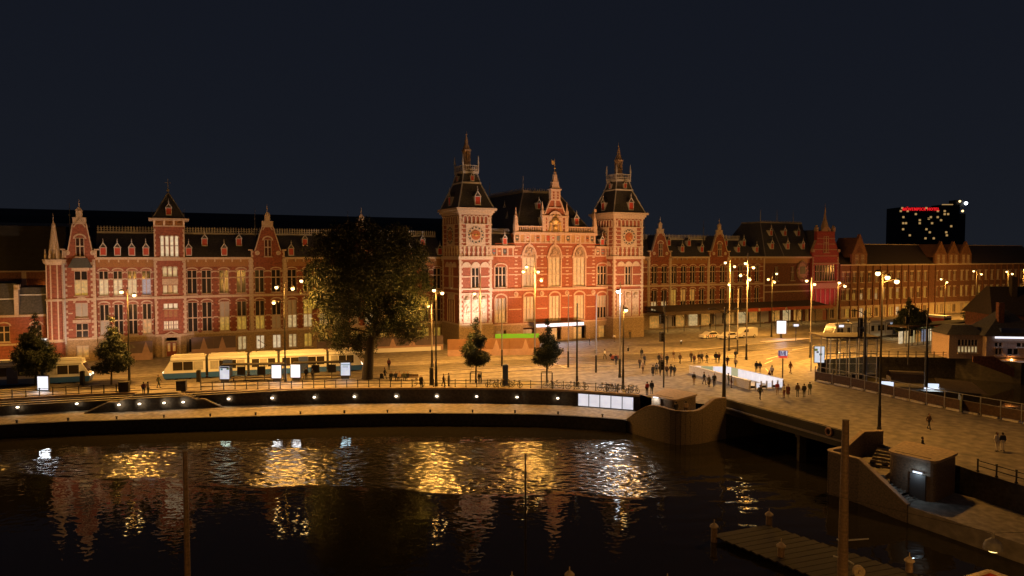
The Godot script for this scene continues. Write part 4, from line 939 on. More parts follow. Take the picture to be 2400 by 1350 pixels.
func ground():
	quay = smooth_path(quay, 4); quay_front = smooth_path(quay_front, 4)
	var edge := [Vector2(-1500, -300), Vector2(-1500, -2500), Vector2(1500, -2500), Vector2(1500, -112), Vector2(83.5, -118.2), Vector2(79.1, -121.6), Vector2(76.3, -124.1), Vector2(61.4, -125.2), Vector2(52, -121.5), Vector2(46.5, -110), Vector2(42.4, -101.0), Vector2(42.9, -100.1), Vector2(45.0, -95.6), Vector2(46.5, -91.2), Vector2(49.0, -83.9), Vector2(53.4, -75.3), Vector2(60, -60), Vector2(75, -25), Vector2(80, -5), Vector2(57, -5), Vector2(46, -30), Vector2(39, -54.5), Vector2(37.7, -58.3), Vector2(37.4, -59.8), Vector2(34.9, -63.7), Vector2(34.5, -66.6), Vector2(31.5, -67.7), Vector2(24.7, -83.3), Vector2(24.0, -84.5), Vector2(22.2, -85.4), Vector2(19.1, -89.1), Vector2(17.3, -88.8)]
	var back := quay.duplicate(); back.reverse()
	var poly := PackedVector2Array(edge + back + [Vector2(-400, 60), Vector2(-1500, 60)])
	var m := MB.new(); m.slab(poly, 0.0, 0.0)
	struct("plaza", m, mats["paving"])
	# tram road with rails, and the pavement kerb along the quay
	var line := smooth_path([Vector2(-130, -75.4), Vector2(-84, -90.1), Vector2(-36, -105.4), Vector2(0, -117), Vector2(30, -127.5), Vector2(58, -144), Vector2(95, -165), Vector2(150, -197)], 8)
	var road := MB.new(); var rails := MB.new(); var kerb := MB.new()
	for i in line.size() - 1:
		var a: Vector2 = line[i]; var b: Vector2 = line[i + 1]
		var d := (b - a).normalized(); var s := Vector2(-d.y, d.x)
		road.quad(p3(a + s * 3.6, 0.004), p3(b + s * 3.6, 0.004), p3(b - s * 3.6, 0.004), p3(a - s * 3.6, 0.004))
		for o in [-2.35, -0.92, 0.92, 2.35]: rails.quad(p3(a + s * (o + 0.06), 0.009), p3(b + s * (o + 0.06), 0.009), p3(b + s * (o - 0.06), 0.009), p3(a + s * (o - 0.06), 0.009))
		for o in [3.62, -3.9, 7.2]: kerb.bar(p3(a + s * o, 0.05), p3(b + s * o, 0.05), 0.28, 0.1)
	struct("tram_road", road, mats["asphalt"]); struct("tram_rails", rails, mats["rail_steel"]); struct("kerb", kerb, mats["kerb_stone"])
	for k in 7:   # gutters and stone bands in the paving, running with the tram road
		var o := [10.2, 11.6, 13.0, -6.5, -8.2, -12.0, -16.5][k] as float
		var g := MB.new()
		for i in range(8, 30):
			var a: Vector2 = line[i]; var b: Vector2 = line[i + 1]; var d := (b - a).normalized(); var s := Vector2(-d.y, d.x)
			g.quad(p3(a + s * (o + 0.22), 0.004), p3(b + s * (o + 0.22), 0.004), p3(b + s * (o - 0.22), 0.004), p3(a + s * (o - 0.22), 0.004))
		struct("paving_band", g, mats["asphalt" if k % 2 == 0 else "kerb_stone"])
	# bus road in front of the brick wing, lane lines
	var bus := MB.new(); bus.slab(PackedVector2Array([Vector2(22, -141), Vector2(40, -150), Vector2(92, -176), Vector2(160, -208), Vector2(160, -190), Vector2(96, -158), Vector2(62, -136), Vector2(46, -118), Vector2(38, -112), Vector2(34, -118), Vector2(44, -134)]), 0.0, 0.004)
	struct("bus_road", bus, mats["asphalt"])
	var marks := MB.new()
	for q in [[Vector2(43, -122), Vector2(50, -130)], [Vector2(41, -117), Vector2(43.5, -120.5)], [Vector2(52, -134), Vector2(61, -142)], [Vector2(38.6, -108), Vector2(39.4, -112)], [Vector2(66, -146), Vector2(76, -152)], [Vector2(6.5, -118), Vector2(8.6, -112.5)], [Vector2(70, -135), Vector2(90, -146)]]:
		var d: Vector2 = (q[1] - q[0]).normalized(); var s := Vector2(-d.y, d.x) * 0.1
		marks.quad(p3(q[0] + s, 0.013), p3(q[1] + s, 0.013), p3(q[1] - s, 0.013), p3(q[0] - s, 0.013))
	struct("road_marking", marks, mats["white_paint"])
	var isl := MB.new(); isl.slab(PackedVector2Array([Vector2(50, -146.5), Vector2(62, -153), Vector2(63, -151), Vector2(51, -144.5)]), 0.0, 0.14); struct("traffic_island", isl, mats["kerb_stone"])
	# quay walls, lower quay
	var wall := MB.new(); wall.ribbon(quay, -2.2, 0.02)
	var cope := MB.new()
	for i in quay.size() - 1: cope.bar(Vector3(quay[i].x, -0.1, quay[i].y + 0.02), Vector3(quay[i + 1].x, -0.1, quay[i + 1].y + 0.02), 0.5, 0.24)
	var qw := thing("quay_wall", "long dark curved quay wall below the railing, dotted with round lamps", "quay wall")
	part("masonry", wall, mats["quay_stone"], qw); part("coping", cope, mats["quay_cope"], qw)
	var low := MB.new()
	for i in 60:
		var x := lerpf(-107, 16.1, i / 60.0); var x1 := lerpf(-107, 16.1, (i + 1) / 60.0)
		var a := along(quay, x); var b := along(quay, x1); var f := along(quay_front, minf(x + 2.0, 13.6)); var g := along(quay_front, minf(x1 + 2.0, 13.6))
		low.quad(p3(f, -2.1), p3(g, -2.1), p3(b, -2.1), p3(a, -2.1))
	struct("quay_path", low, mats["quay_paving"])
	var lf := MB.new(); lf.ribbon(quay_front, -4.5, -2.098)
	for i in quay_front.size() - 1: lf.bar(Vector3(quay_front[i].x, -2.08, quay_front[i].y - 0.2), Vector3(quay_front[i + 1].x, -2.08, quay_front[i + 1].y - 0.2), 0.45, 0.12)
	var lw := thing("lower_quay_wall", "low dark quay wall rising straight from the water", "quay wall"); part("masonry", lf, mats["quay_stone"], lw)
	for k in 14:
		var x := lerpf(-58, 11, k / 13.0)
		var b := MB.new(); b.lathe(Vector3.ZERO, [[0.12, 0.0], [0.1, 0.22], [0.16, 0.26], [0.14, 0.34], [0.0, 0.36]], 8)
		var f := along(quay_front, x)
		var mb := thing("mooring_bollard", "small black mooring bollard on the lower quay edge, " + ["westernmost", "second", "third", "fourth", "fifth", "sixth", "seventh", "eighth", "ninth", "tenth", "eleventh", "twelfth", "thirteenth", "easternmost"][k] + " of fourteen", "bollard", Vector3(x, -2.02, f.y - 0.7), 0.0, "mooring bollards on the lower quay"); part("post", b, mats["iron_black"], mb)
	# the second basin east of the bridge
	var pit := [Vector2(83.5, -118.2), Vector2(79.1, -121.6), Vector2(76.3, -124.1), Vector2(61.4, -125.2), Vector2(52, -121.5), Vector2(46.5, -110), Vector2(42.4, -101.0)]
	pit.reverse()
	var pw := MB.new(); pw.ribbon(pit, -4.5, 0.0); pw.ribbon([Vector2(83.5, -118.2), Vector2(160, -118)], -4.5, 0.0)
	var pt := thing("far_quay_wall", "dark quay wall across the sunken basin beyond the bridge", "quay wall"); part("masonry", pw, mats["quay_stone"], pt)

func p3(p: Vector2, y: float) -> Vector3:
	return Vector3(p.x, y, p.y)

func spaced(runs: Array) -> PackedFloat32Array:
	var out := PackedFloat32Array()
	for r in runs:
		var n := int(round((r[1] - r[0]) / r[2]))
		for k in n: out.append(lerpf(r[0], r[1], float(k) / n))
	out.append(runs[-1][1])
	return out

func water():
	var n1 := FastNoiseLite.new(); n1.seed = 5; n1.frequency = 0.9; n1.fractal_octaves = 2
	var n2 := FastNoiseLite.new(); n2.seed = 9; n2.frequency = 0.16; n2.fractal_octaves = 2
	var n3 := FastNoiseLite.new(); n3.seed = 21; n3.frequency = 0.05; n3.fractal_octaves = 2
	var x0 := -85.0; var x1 := 56.0; var z0 := -126.0; var z1 := -34.0
	var xs := spaced([[-85.0, -54.0, 0.5], [-54.0, 24.0, 0.14], [24.0, 56.0, 0.25]]); var zs := spaced([[-126.0, -88.0, 0.7], [-88.0, -58.0, 0.12], [-58.0, -40.0, 0.14], [-40.0, -34.0, 0.4]])
	var nx := xs.size() - 1; var nz := zs.size() - 1
	var v := PackedVector3Array(); var nn := PackedVector3Array(); var idx := PackedInt32Array()
	v.resize((nx + 1) * (nz + 1)); nn.resize(v.size())
	var rough := PackedByteArray(); rough.resize(v.size()); var idx2 := PackedInt32Array()
	var h := PackedFloat32Array(); h.resize(v.size())
	for j in nz + 1:
		var z := zs[j]
		for i in nx + 1:
			var x := xs[i]
			# the wake of a boat that left to the west: two arms open eastwards from about (-52, -71)
			var t := clampf((x + 53.0) / 68.0, 0.0, 1.0)
			var up := -71.5 - 11.5 * pow(t, 0.42) + n3.get_noise_2d(x, 3.0) * 1.5
			var lo := -70.5 + 9.2 * pow(t, 0.8) + n3.get_noise_2d(x, 90.0) * 2.0
			var inside := smoothstep(0.0, 1.2, z - up) * smoothstep(0.0, 1.0, lo - z) * (1.0 if x > -53 else 0.0) * (1.0 - smoothstep(10.0, 19.0, x))
			var arm := exp(-pow((z - lo - 0.5) / 0.9, 2.0)) * smoothstep(0.0, 0.1, t) * (1.0 - smoothstep(14.0, 30.0, x))
			var arm2 := exp(-pow((z - up) / 0.8, 2.0)) * smoothstep(0.0, 0.1, t) * (1.0 - smoothstep(12.0, 22.0, x))
			var chop := inside * (0.55 + 0.7 * clampf(0.5 + n3.get_noise_2d(x * 1.4, z * 3.0), 0.0, 1.0))
			var y := 0.0035 * n2.get_noise_2d(x * 3.0, z * 5.0) + 0.004 * n2.get_noise_2d(x * 0.9, z * 1.6)
			if chop > 0.01: y += chop * (0.05 * n1.get_noise_2d(x * 1.1, z * 1.9) + 0.05 * n1.get_noise_2d(x * 0.4 + 40.0, z * 0.8) + 0.03 * n2.get_noise_2d(x * 0.9, z * 1.8))
			y += 0.008 * arm * sin((z - lo) * 3.0 + n2.get_noise_2d(x, z) * 2.0) + 0.005 * arm2 * sin((z - up) * 3.4)
			y += 0.0042 * n1.get_noise_2d(x * 1.5, z * 2.2) + 0.004 * n1.get_noise_2d(x * 0.6, z * 1.0)
			y += 0.012 * smoothstep(6.0, 16.0, x) * (1.0 - smoothstep(24.0, 34.0, x)) * sin(z * 2.4 + x * 0.5 + n2.get_noise_2d(x, z) * 3.0)
			h[j * (nx + 1) + i] = y
			rough[j * (nx + 1) + i] = 1 if inside > 0.25 + 0.5 * absf(n1.get_noise_2d(x * 0.5, z)) else 0
			v[j * (nx + 1) + i] = Vector3(x, WATER + y, z)
	for j in nz + 1:
		for i in nx + 1:
			var a := h[j * (nx + 1) + maxi(i - 1, 0)]; var b := h[j * (nx + 1) + mini(i + 1, nx)]
			var c := h[maxi(j - 1, 0) * (nx + 1) + i]; var d := h[mini(j + 1, nz) * (nx + 1) + i]
			nn[j * (nx + 1) + i] = Vector3((a - b) / (xs[mini(i + 1, nx)] - xs[maxi(i - 1, 0)]), 1.0, (c - d) / (zs[mini(j + 1, nz)] - zs[maxi(j - 1, 0)])).normalized()
	for j in nz:
		for i in nx:
			var a := j * (nx + 1) + i
			if rough[a]: idx2.append_array(PackedInt32Array([a, a + 1, a + nx + 2, a, a + nx + 2, a + nx + 1]))
			else: idx.append_array(PackedInt32Array([a, a + 1, a + nx + 2, a, a + nx + 2, a + nx + 1]))
	var arr := []; arr.resize(Mesh.ARRAY_MAX)
	arr[Mesh.ARRAY_VERTEX] = v; arr[Mesh.ARRAY_NORMAL] = nn; arr[Mesh.ARRAY_INDEX] = idx
	var m := ArrayMesh.new(); m.add_surface_from_arrays(Mesh.PRIMITIVE_TRIANGLES, arr)
	struct("water", m, mats["water"])
	arr[Mesh.ARRAY_INDEX] = idx2
	var m2 := ArrayMesh.new(); m2.add_surface_from_arrays(Mesh.PRIMITIVE_TRIANGLES, arr)
	struct("water", m2, mats["water_wake"])
	var far := MB.new()   # the rest of the harbour, outside the finely rippled part
	for r in [[-150, -126, x0, 10], [x1, -126, 200, 10], [x0, z1, x1, 10]]: far.quad(Vector3(r[0], WATER, r[3]), Vector3(r[2], WATER, r[3]), Vector3(r[2], WATER, r[1]), Vector3(r[0], WATER, r[1]))
	struct("water", far, mats["water"])

var rail_post: ArrayMesh
func railing(label: String, pts: Array, step: float, y := 0.0):
	if rail_post == null:
		var b := MB.new(); b.bx(0, 0, 0, 0.09, 0.98, 0.09); b.bx(0, 0.98, 0, 0.13, 0.08, 0.13); b.bx(0, 0, 0, 0.16, 0.12, 0.16); rail_post = b.mesh()
	var root := thing("quay_railing", label, "railing", p3(pts[0], y))
	var rail := MB.new(-p3(pts[0], y)); var rest := 0.0; var n := 0
	for i in pts.size() - 1:
		var a: Vector2 = pts[i]; var b: Vector2 = pts[i + 1]; var len := a.distance_to(b)
		for hh in [0.92, 0.5]: rail.bar(p3(a, y + hh), p3(b, y + hh), 0.06, 0.06)
		while rest < len:
			var q := a.lerp(b, rest / len); part("post", rail_post, mats["iron_black"], root, p3(q, y) - p3(pts[0], y)); rest += step
		rest -= len
	part("rail", rail, mats["iron_black"], root)

func quay_lights():
	var words := ["at the far west end", "second from the west end", "lowest on the stair bastion", "second on the stair bastion", "third on the stair bastion", "by the stepped end of the bastion", "just east of the bastion steps", "below the tram shelter", "below the white shelter panels", "below the teal shelter panel", "below the bench sitters", "below the pole with the dark cabinet", "below the caged young tree", "below the parked bicycles", "next to the glowing quay window"]
	var px := [-61.0, -55.0, -49.3, -47.0, -44.2, -42.0, -37.0, -31.5, -26.1, -20.9, -15.4, -10.0, -4.7, 0.67, 6.0]
	var dome := MB.new(); dome.ball(Vector3.ZERO, 0.19, 0.6, 12)
	var ring := MB.new(); ring.lathe(Vector3.ZERO, [[0.3, -0.06], [0.34, 0.0], [0.3, 0.06]], 14)
	var dm := dome.mesh(); var rm := ring.mesh()
	for i in px.size():
		var p := along(quay, px[i])
		var z: float = p.y + (2.15 if i in [2, 3, 4, 5] else 0.1)
		if i in [2, 3, 4, 5]: z = -89.5 - (px[i] + 53.2) * 0.23 + 0.12
		var o := thing("wall_light", "round white lamp set in the quay wall, " + words[i], "lamp", Vector3(px[i], -1.15, z), 0.0, "lamps along the quay wall")
		var r := part("ring", rm, mats["iron_black"], o); r.rotation.x = PI / 2
		part("lamp", dm, mats["bulb_white"], o, Vector3(0, 0, 0.06))
		omni(o, Vector3(0, 0, 0.06), Color(1.0, 0.88, 0.7), 1.3, 0.1)

func bastion():
	var o := thing("stair_bastion", "dark stone stair block against the quay wall, steps down both sides", "steps", Vector3(-45.4, 0, -91.3), atan2(3.5, 15.2))
	var m := MB.new()
	m.extr(PackedVector2Array([Vector2(-8.1, -2.12), Vector2(8.1, -2.12), Vector2(5.9, -0.95), Vector2(5.0, -0.95), Vector2(2.7, 0.05), Vector2(-2.2, 0.05), Vector2(-4.2, -0.85), Vector2(-5.4, -0.85)]), -2.6, -0.2)
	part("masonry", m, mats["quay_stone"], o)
	var s := MB.new()
	for e in [[-8.1, -2.1, -5.4, -0.83], [-5.4, -0.83, -4.2, -0.83], [-4.2, -0.83, -2.2, 0.1], [2.7, 0.1, 5.0, -0.93], [5.0, -0.93, 5.9, -0.93], [5.9, -0.93, 8.1, -2.1]]: s.bar(Vector3(e[0], e[1], -0.12), Vector3(e[2], e[3], -0.12), 0.3, 0.14)
	s.box(Vector3(-2.2, 0.052, -2.4), Vector3(2.7, 0.09, -0.28))
	part("coping", s, mats["kerb_stone"], o)
	for k in 12:
		var t := k / 12.0; var st := MB.new(); st.box(Vector3(-0.16, -0.09, -2.4), Vector3(0.16, 0.09, -0.3))
		part("step", st, mats["kerb_stone"], o, Vector3(lerpf(2.8, 8.0, t), lerpf(0.0, -2.05, t), 0))
	for x in [-3.1, 2.3]:
		var b := MB.new(); b.bx(0, 0, 0, 1.15, 1.25, 0.9); b.bx(0, 1.25, 0, 1.25, 0.08, 1.0)
		var c := thing("stone_block", ["dark square stone block beside the two people on the bastion", "dark square stone block at the head of the bright steps"][0 if x < 0 else 1], "block", o.position + Vector3(x - 1.4 if x < 0 else x + 0.2, 0.03, -1.4 if x < 0 else -2.2), o.rotation.y)
		part("block", b, mats["quay_stone"], c)

func lit_front():
	var a := along(quay, 8.6); var b := along(quay, 15.4)
	var o := thing("glazed_quay_window", "row of five bright white glass panels set in the quay wall", "window", Vector3((a.x + b.x) / 2, -1.2, (a.y + b.y) / 2 + 0.12), -atan2(b.y - a.y, b.x - a.x))
	var len := a.distance_to(b); var f := MB.new()
	f.box(Vector3(-len / 2 - 0.1, 0.8, -0.1), Vector3(len / 2 + 0.1, 0.9, 0.06)); f.box(Vector3(-len / 2 - 0.1, -0.9, -0.1), Vector3(len / 2 + 0.1, -0.8, 0.06))
	for k in 6: f.box(Vector3(-len / 2 + k * len / 5 - 0.04, -0.8, -0.1), Vector3(-len / 2 + k * len / 5 + 0.04, 0.8, 0.06))
	part("frame", f, mats["steel_dark"], o)
	for k in 5:
		var p := MB.new(); p.box(Vector3(-len / 2 + k * len / 5 + 0.05, -0.78, -0.06), Vector3(-len / 2 + (k + 1) * len / 5 - 0.05, 0.78, 0.0)); part("pane", p, mats["light_white"], o)
	area(o, Vector3(0, 0, 0.1), Vector3(0, -0.2, 1), Vector2(len, 1.4), Color(1, 0.95, 0.86), 6.0)

func strip_wall(pts: Array, low: float, thick: float, m: Material, cope: Material, root: Node3D):   # pts: Vector3 tops; a wall with a coping along them
	var b := MB.new(); var c := MB.new()
	for i in pts.size() - 1:
		var p: Vector3 = pts[i]; var q: Vector3 = pts[i + 1]
		var s := Vector3(q.z - p.z, 0, p.x - q.x).normalized() * thick / 2
		var lo := func(v: Vector3) -> Vector3: return Vector3(v.x, low, v.z)
		b.quad(lo.call(p - s), lo.call(q - s), q - s, p - s); b.quad(lo.call(q + s), lo.call(p + s), p + s, q + s); b.quad(p - s, q - s, q + s, p + s)
		b.quad(lo.call(p + s), lo.call(p - s), p - s, p + s); b.quad(lo.call(q - s), lo.call(q + s), q + s, q - s)
		c.bar(p + Vector3.UP * 0.05, q + Vector3.UP * 0.05, thick + 0.1, 0.1)
	part("parapet", b, m, root); part("coping", c, cope, root)

func curve3(pts: Array, step: int) -> Array:
	var out := []
	for i in pts.size() - 1:
		for k in step: out.append(pts[i].cubic_interpolate(pts[i + 1], pts[maxi(i - 1, 0)], pts[mini(i + 2, pts.size() - 1)], float(k) / step))
	out.append(pts[-1])
	return out

func stair_house(label: String, parapet: Array, roof: Array, door: Vector3, door_turn: float, stairs: Array, light_c: Color, door_mat: String):
	var o := thing("stair_house", label, "stair house")
	strip_wall(parapet, -4.4, 0.34, mats["tile_wall"], mats["quay_cope"], o)
	var pp := PackedVector2Array()   # rounded roof slab
	for i in roof.size():
		var a: Vector2 = roof[(i + roof.size() - 1) % roof.size()]; var b: Vector2 = roof[i]; var c: Vector2 = roof[(i + 1) % roof.size()]
		var p := b.lerp(a, 0.8 / b.distance_to(a)); var q := b.lerp(c, 0.8 / b.distance_to(c))
		for k in 5:
			var t := k / 4.0
			pp.append(p.lerp(b, t).lerp(b.lerp(q, t), t))
	var inner := Geometry2D.offset_polygon(pp, -0.14)[0]
	var w := MB.new(); w.slab(inner, -3.0, 1.0); part("wall", w, mats["tile_wall"], o)
	var r := MB.new(); r.slab(pp, 1.0, 1.2); part("roof", r, mats["quay_cope"], o)
	var j := MB.new(); j.bar(p3(roof[0].lerp(roof[2], 0.12), 1.21), p3(roof[3].lerp(roof[1], 0.14), 1.21), 0.08, 0.03); part("roof_joint", j, mats["iron_black"], o)
	var land := MB.new(); land.slab(PackedVector2Array(stairs[0]), -3.0, stairs[1]); part("landing", land, mats["quay_paving"], o)
	for run in stairs[2]:   # each: from, to, across
		var a: Vector3 = run[0]; var b: Vector3 = run[1]; var ac: Vector3 = run[2]; var n: int = run[3]
		for k in n:
			var p := a.lerp(b, float(k) / n); var q := a.lerp(b, (k + 1.0) / n)
			var s := MB.new(); s.quad(p, Vector3(q.x, p.y, q.z), Vector3(q.x, p.y, q.z) + ac, p + ac); s.quad(Vector3(q.x, p.y, q.z), p, p + ac, Vector3(q.x, p.y, q.z) + ac); s.quad(Vector3(q.x, p.y, q.z), q, q + ac, Vector3(q.x, p.y, q.z) + ac)
			s.bar(Vector3(q.x, p.y + 0.01, q.z), Vector3(q.x, p.y + 0.01, q.z) + ac, 0.1, 0.05)
			part("step", s, mats["quay_paving"], o)
	var d := MB.new(); d.box(Vector3(-0.62, 0, -0.1), Vector3(0.62, 2.05, 0.05)); var dd := part("door", d, mats[door_mat], o, door); dd.rotation.y = door_turn
	var l := MB.new(); l.box(Vector3(-0.35, 2.15, 0.02), Vector3(0.35, 2.25, 0.16)); var ll := part("door_light", l, mats["light_cool"], o, door); ll.rotation.y = door_turn
	omni(o, door + Vector3(sin(door_turn) * 0.5, 2.1, cos(door_turn) * 0.5), light_c, 0.7, 0.12)

func bridge():
	var o := thing("bridge", "wide low bridge with a dark steel side parapet over black water", "bridge", Vector3(28, 0, -75))
	var off := Vector3(-28, 0, 75); var d := MB.new(off); var g := MB.new(off); var p := MB.new(off); var gi := MB.new(off)
	var a := Vector2(24.7, -83.3); var b := Vector2(31.5, -67.7)
	d.quad(p3(a, -0.7), p3(b, -0.7), Vector3(58, -0.7, -64), Vector3(46.4, -0.7, -91)); d.ribbon([a, b], -0.7, 0.0); part("deck", d, mats["iron_black"], o)
	g.bar(p3(a, 0.0), p3(b, 0.0), 0.5, 0.16); g.bar(p3(a, 1.04), p3(b, 1.04), 0.14, 0.1); part("girder_edge", g, mats["kerb_stone"], o)
	gi.bar(p3(a, 0.5), p3(b, 0.5), 0.08, 0.9); part("parapet", gi, mats["iron_black"], o)
	for t in [0.62]:
		var q := a.lerp(b, t); p.bx(q.x + 0.8, -4.4, q.y, 0.7, 3.7, 0.7); p.bx(q.x + 1.5, -1.2, q.y - 0.5, 2.0, 0.5, 1.0)
	part("pier", p, mats["quay_stone"], o)
	var lb := thing("life_buoy", "faded ring life buoy hung on the dark bridge parapet", "life buoy", Vector3(30.6, 0.1, -69.4), atan2(-6.8, 15.6) + PI)
	var r := MB.new()
	for k in 12: r.tube(Vector3(cos(TAU * k / 12) * 0.34, 0.45 + sin(TAU * k / 12) * 0.34, 0), Vector3(cos(TAU * (k + 1) / 12) * 0.34, 0.45 + sin(TAU * (k + 1) / 12) * 0.34, 0), 0.1, 0.1, 6)
	lb.rotation.y = -1.16; part("ring", r, mats["buoy"], lb)
	# abutments under the deck
	var ab := MB.new(); ab.ribbon([Vector2(24.4, -82.6), Vector2(46, -92)], -4.4, -0.7); ab.ribbon([Vector2(46, -90), Vector2(24.7, -83.5)], -4.4, -0.7)
	var bw := thing("bridge_abutment", "dark masonry abutment under the bridge beside the stair house", "wall"); part("masonry", ab, mats["quay_stone"], bw)

func east_quay():
	var low := MB.new(); low.slab(PackedVector2Array([Vector2(31.2, -56.3), Vector2(32.9, -52.9), Vector2(34.95, -48.7), Vector2(46, -20), Vector2(58, -20), Vector2(46, -30), Vector2(39, -54.5), Vector2(37.7, -58.3), Vector2(36.5, -60.0), Vector2(33.0, -59.5)]), -4.5, -2.15)
	struct("quay_path", low, mats["quay_paving"])
	var w := MB.new(); w.ribbon([Vector2(37.4, -59.8), Vector2(37.7, -58.3), Vector2(39, -54.5), Vector2(46, -30), Vector2(57, -5)], -2.2, 0.0)
	var o := thing("side_quay_wall", "dark brick quay wall under the near railing beside the door", "quay wall"); part("masonry", w, mats["quay_stone"], o)
	railing("black railing above the dark wall beside the near stair house", [Vector2(37.9, -58.3), Vector2(39.2, -54.5), Vector2(46.2, -30)], 1.6)

# ------------------------------------------------------------------ lamps and masts
func lamp_post(label: String, at: Vector3, high: float, pole: String, heads: Array, e: float, group := "street lamps on the station square", warm := true):
	var o := thing("street_lamp", label, "street lamp", at, 0.0, group)
	var p := MB.new(); p.tube(Vector3.ZERO, Vector3(0, high, 0), 0.13, 0.07, 8); p.ball(Vector3(0, high, 0), 0.1, 1.0, 6)
	part("pole", p, mats[pole], o)
	var b := MB.new(); b.lathe(Vector3.ZERO, [[0.24, 0.0], [0.22, 0.5], [0.17, 0.6], [0.16, 2.6], [0.12, 2.7]], 8); part("base", b, mats["iron_black"], o)
	for h in heads:   # offset x, y, z
		var q := Vector3(h[0] * 1.7, h[1], h[2] * 2.0)
		var arm := MB.new(); arm.tube(Vector3(0, q.y - 0.1, 0), q + Vector3(0, 0.3, 0), 0.045, 0.04, 6); part("arm", arm, mats["iron_black"], o)
		var hd := MB.new(); hd.lathe(q, [[0.3, 0.16], [0.26, 0.26], [0.12, 0.36], [0.0, 0.4]], 10); var hh := part("lamp_head", hd, mats["iron_black"], o)
		var g := MB.new(); g.ball(q, 0.24, 0.95, 10); part("bulb", g, mats["bulb_sodium" if warm else "bulb_cool"], hh)
		var tint := Color(1.0, 0.7, 0.3) if warm else Color(0.92, 0.97, 1.0)
		omni(o, q, tint, e * 0.36, 0.2)   # the globe all round, and its reflector downwards
		spot(o, q, Vector3(0, -1, 0), tint, e, 78.0, 0.2)

func flagpole(label: String, at: Vector3, high: float):
	var o := thing("flagpole", label, "flagpole", at, 0.0, "bare white flagpoles")
	var p := MB.new(); p.tube(Vector3(0, 2.6, 0), Vector3(0, high, 0), 0.1, 0.06, 8); p.ball(Vector3(0, high, 0), 0.12, 1.0, 6); part("pole", p, mats["pole_white"], o)
	var b := MB.new(); b.tube(Vector3.ZERO, Vector3(0, 2.6, 0), 0.16, 0.14, 8); part("base", b, mats["iron_black"], o)

func arm_lamp(label: String, at: Vector3, high: float, arms: Array):   # an unlit pole with swept arms
	var o := thing("swept_arm_lamp", label, "street lamp", at)
	var p := MB.new(); p.tube(Vector3.ZERO, Vector3(0, high * 0.38, 0), 0.24, 0.22, 8); p.tube(Vector3(0, high * 0.38, 0), Vector3(0, high, 0), 0.16, 0.1, 8); part("pole", p, mats["iron_black"], o)
	for a in arms:
		var m := MB.new(); var last := Vector3(0, high - 0.9, 0)
		for k in 5:
			var t := (k + 1) / 5.0; var q := Vector3(a * 1.3 * t, high - 0.9 + sin(t * PI / 2) * 0.75, 0); m.tube(last, q, 0.06, 0.05, 6); last = q
		m.bx(last.x + signf(a) * 0.3, last.y - 0.06, 0, 0.8, 0.14, 0.3); part("arm", m, mats["iron_black"], o)

func traffic_light(label: String, at: Vector3, high: float, boxes: Array):
	var o := thing("traffic_light", label, "traffic light", at)
	var p := MB.new(); p.tube(Vector3.ZERO, Vector3(0, high, 0), 0.11, 0.08, 8); part("pole", p, mats["iron_black"], o)
	for b in boxes:
		var m := MB.new(); m.box(Vector3(b[0] - 0.22, b[1], -0.2), Vector3(b[0] + 0.22, b[1] + 1.1, 0.15)); m.box(Vector3(b[0] - 0.34, b[1] - 0.1, -0.24), Vector3(b[0] + 0.34, b[1] + 1.2, -0.2)); var h := part("signal_head", m, mats["iron_black"], o)
		for k in 3: var l := MB.new(); l.tube(Vector3(b[0], b[1] + 0.2 + k * 0.34, 0.15), Vector3(b[0], b[1] + 0.2 + k * 0.34, 0.2), 0.12, 0.12, 10); part("lens", l, mats["pane_dark"], h)

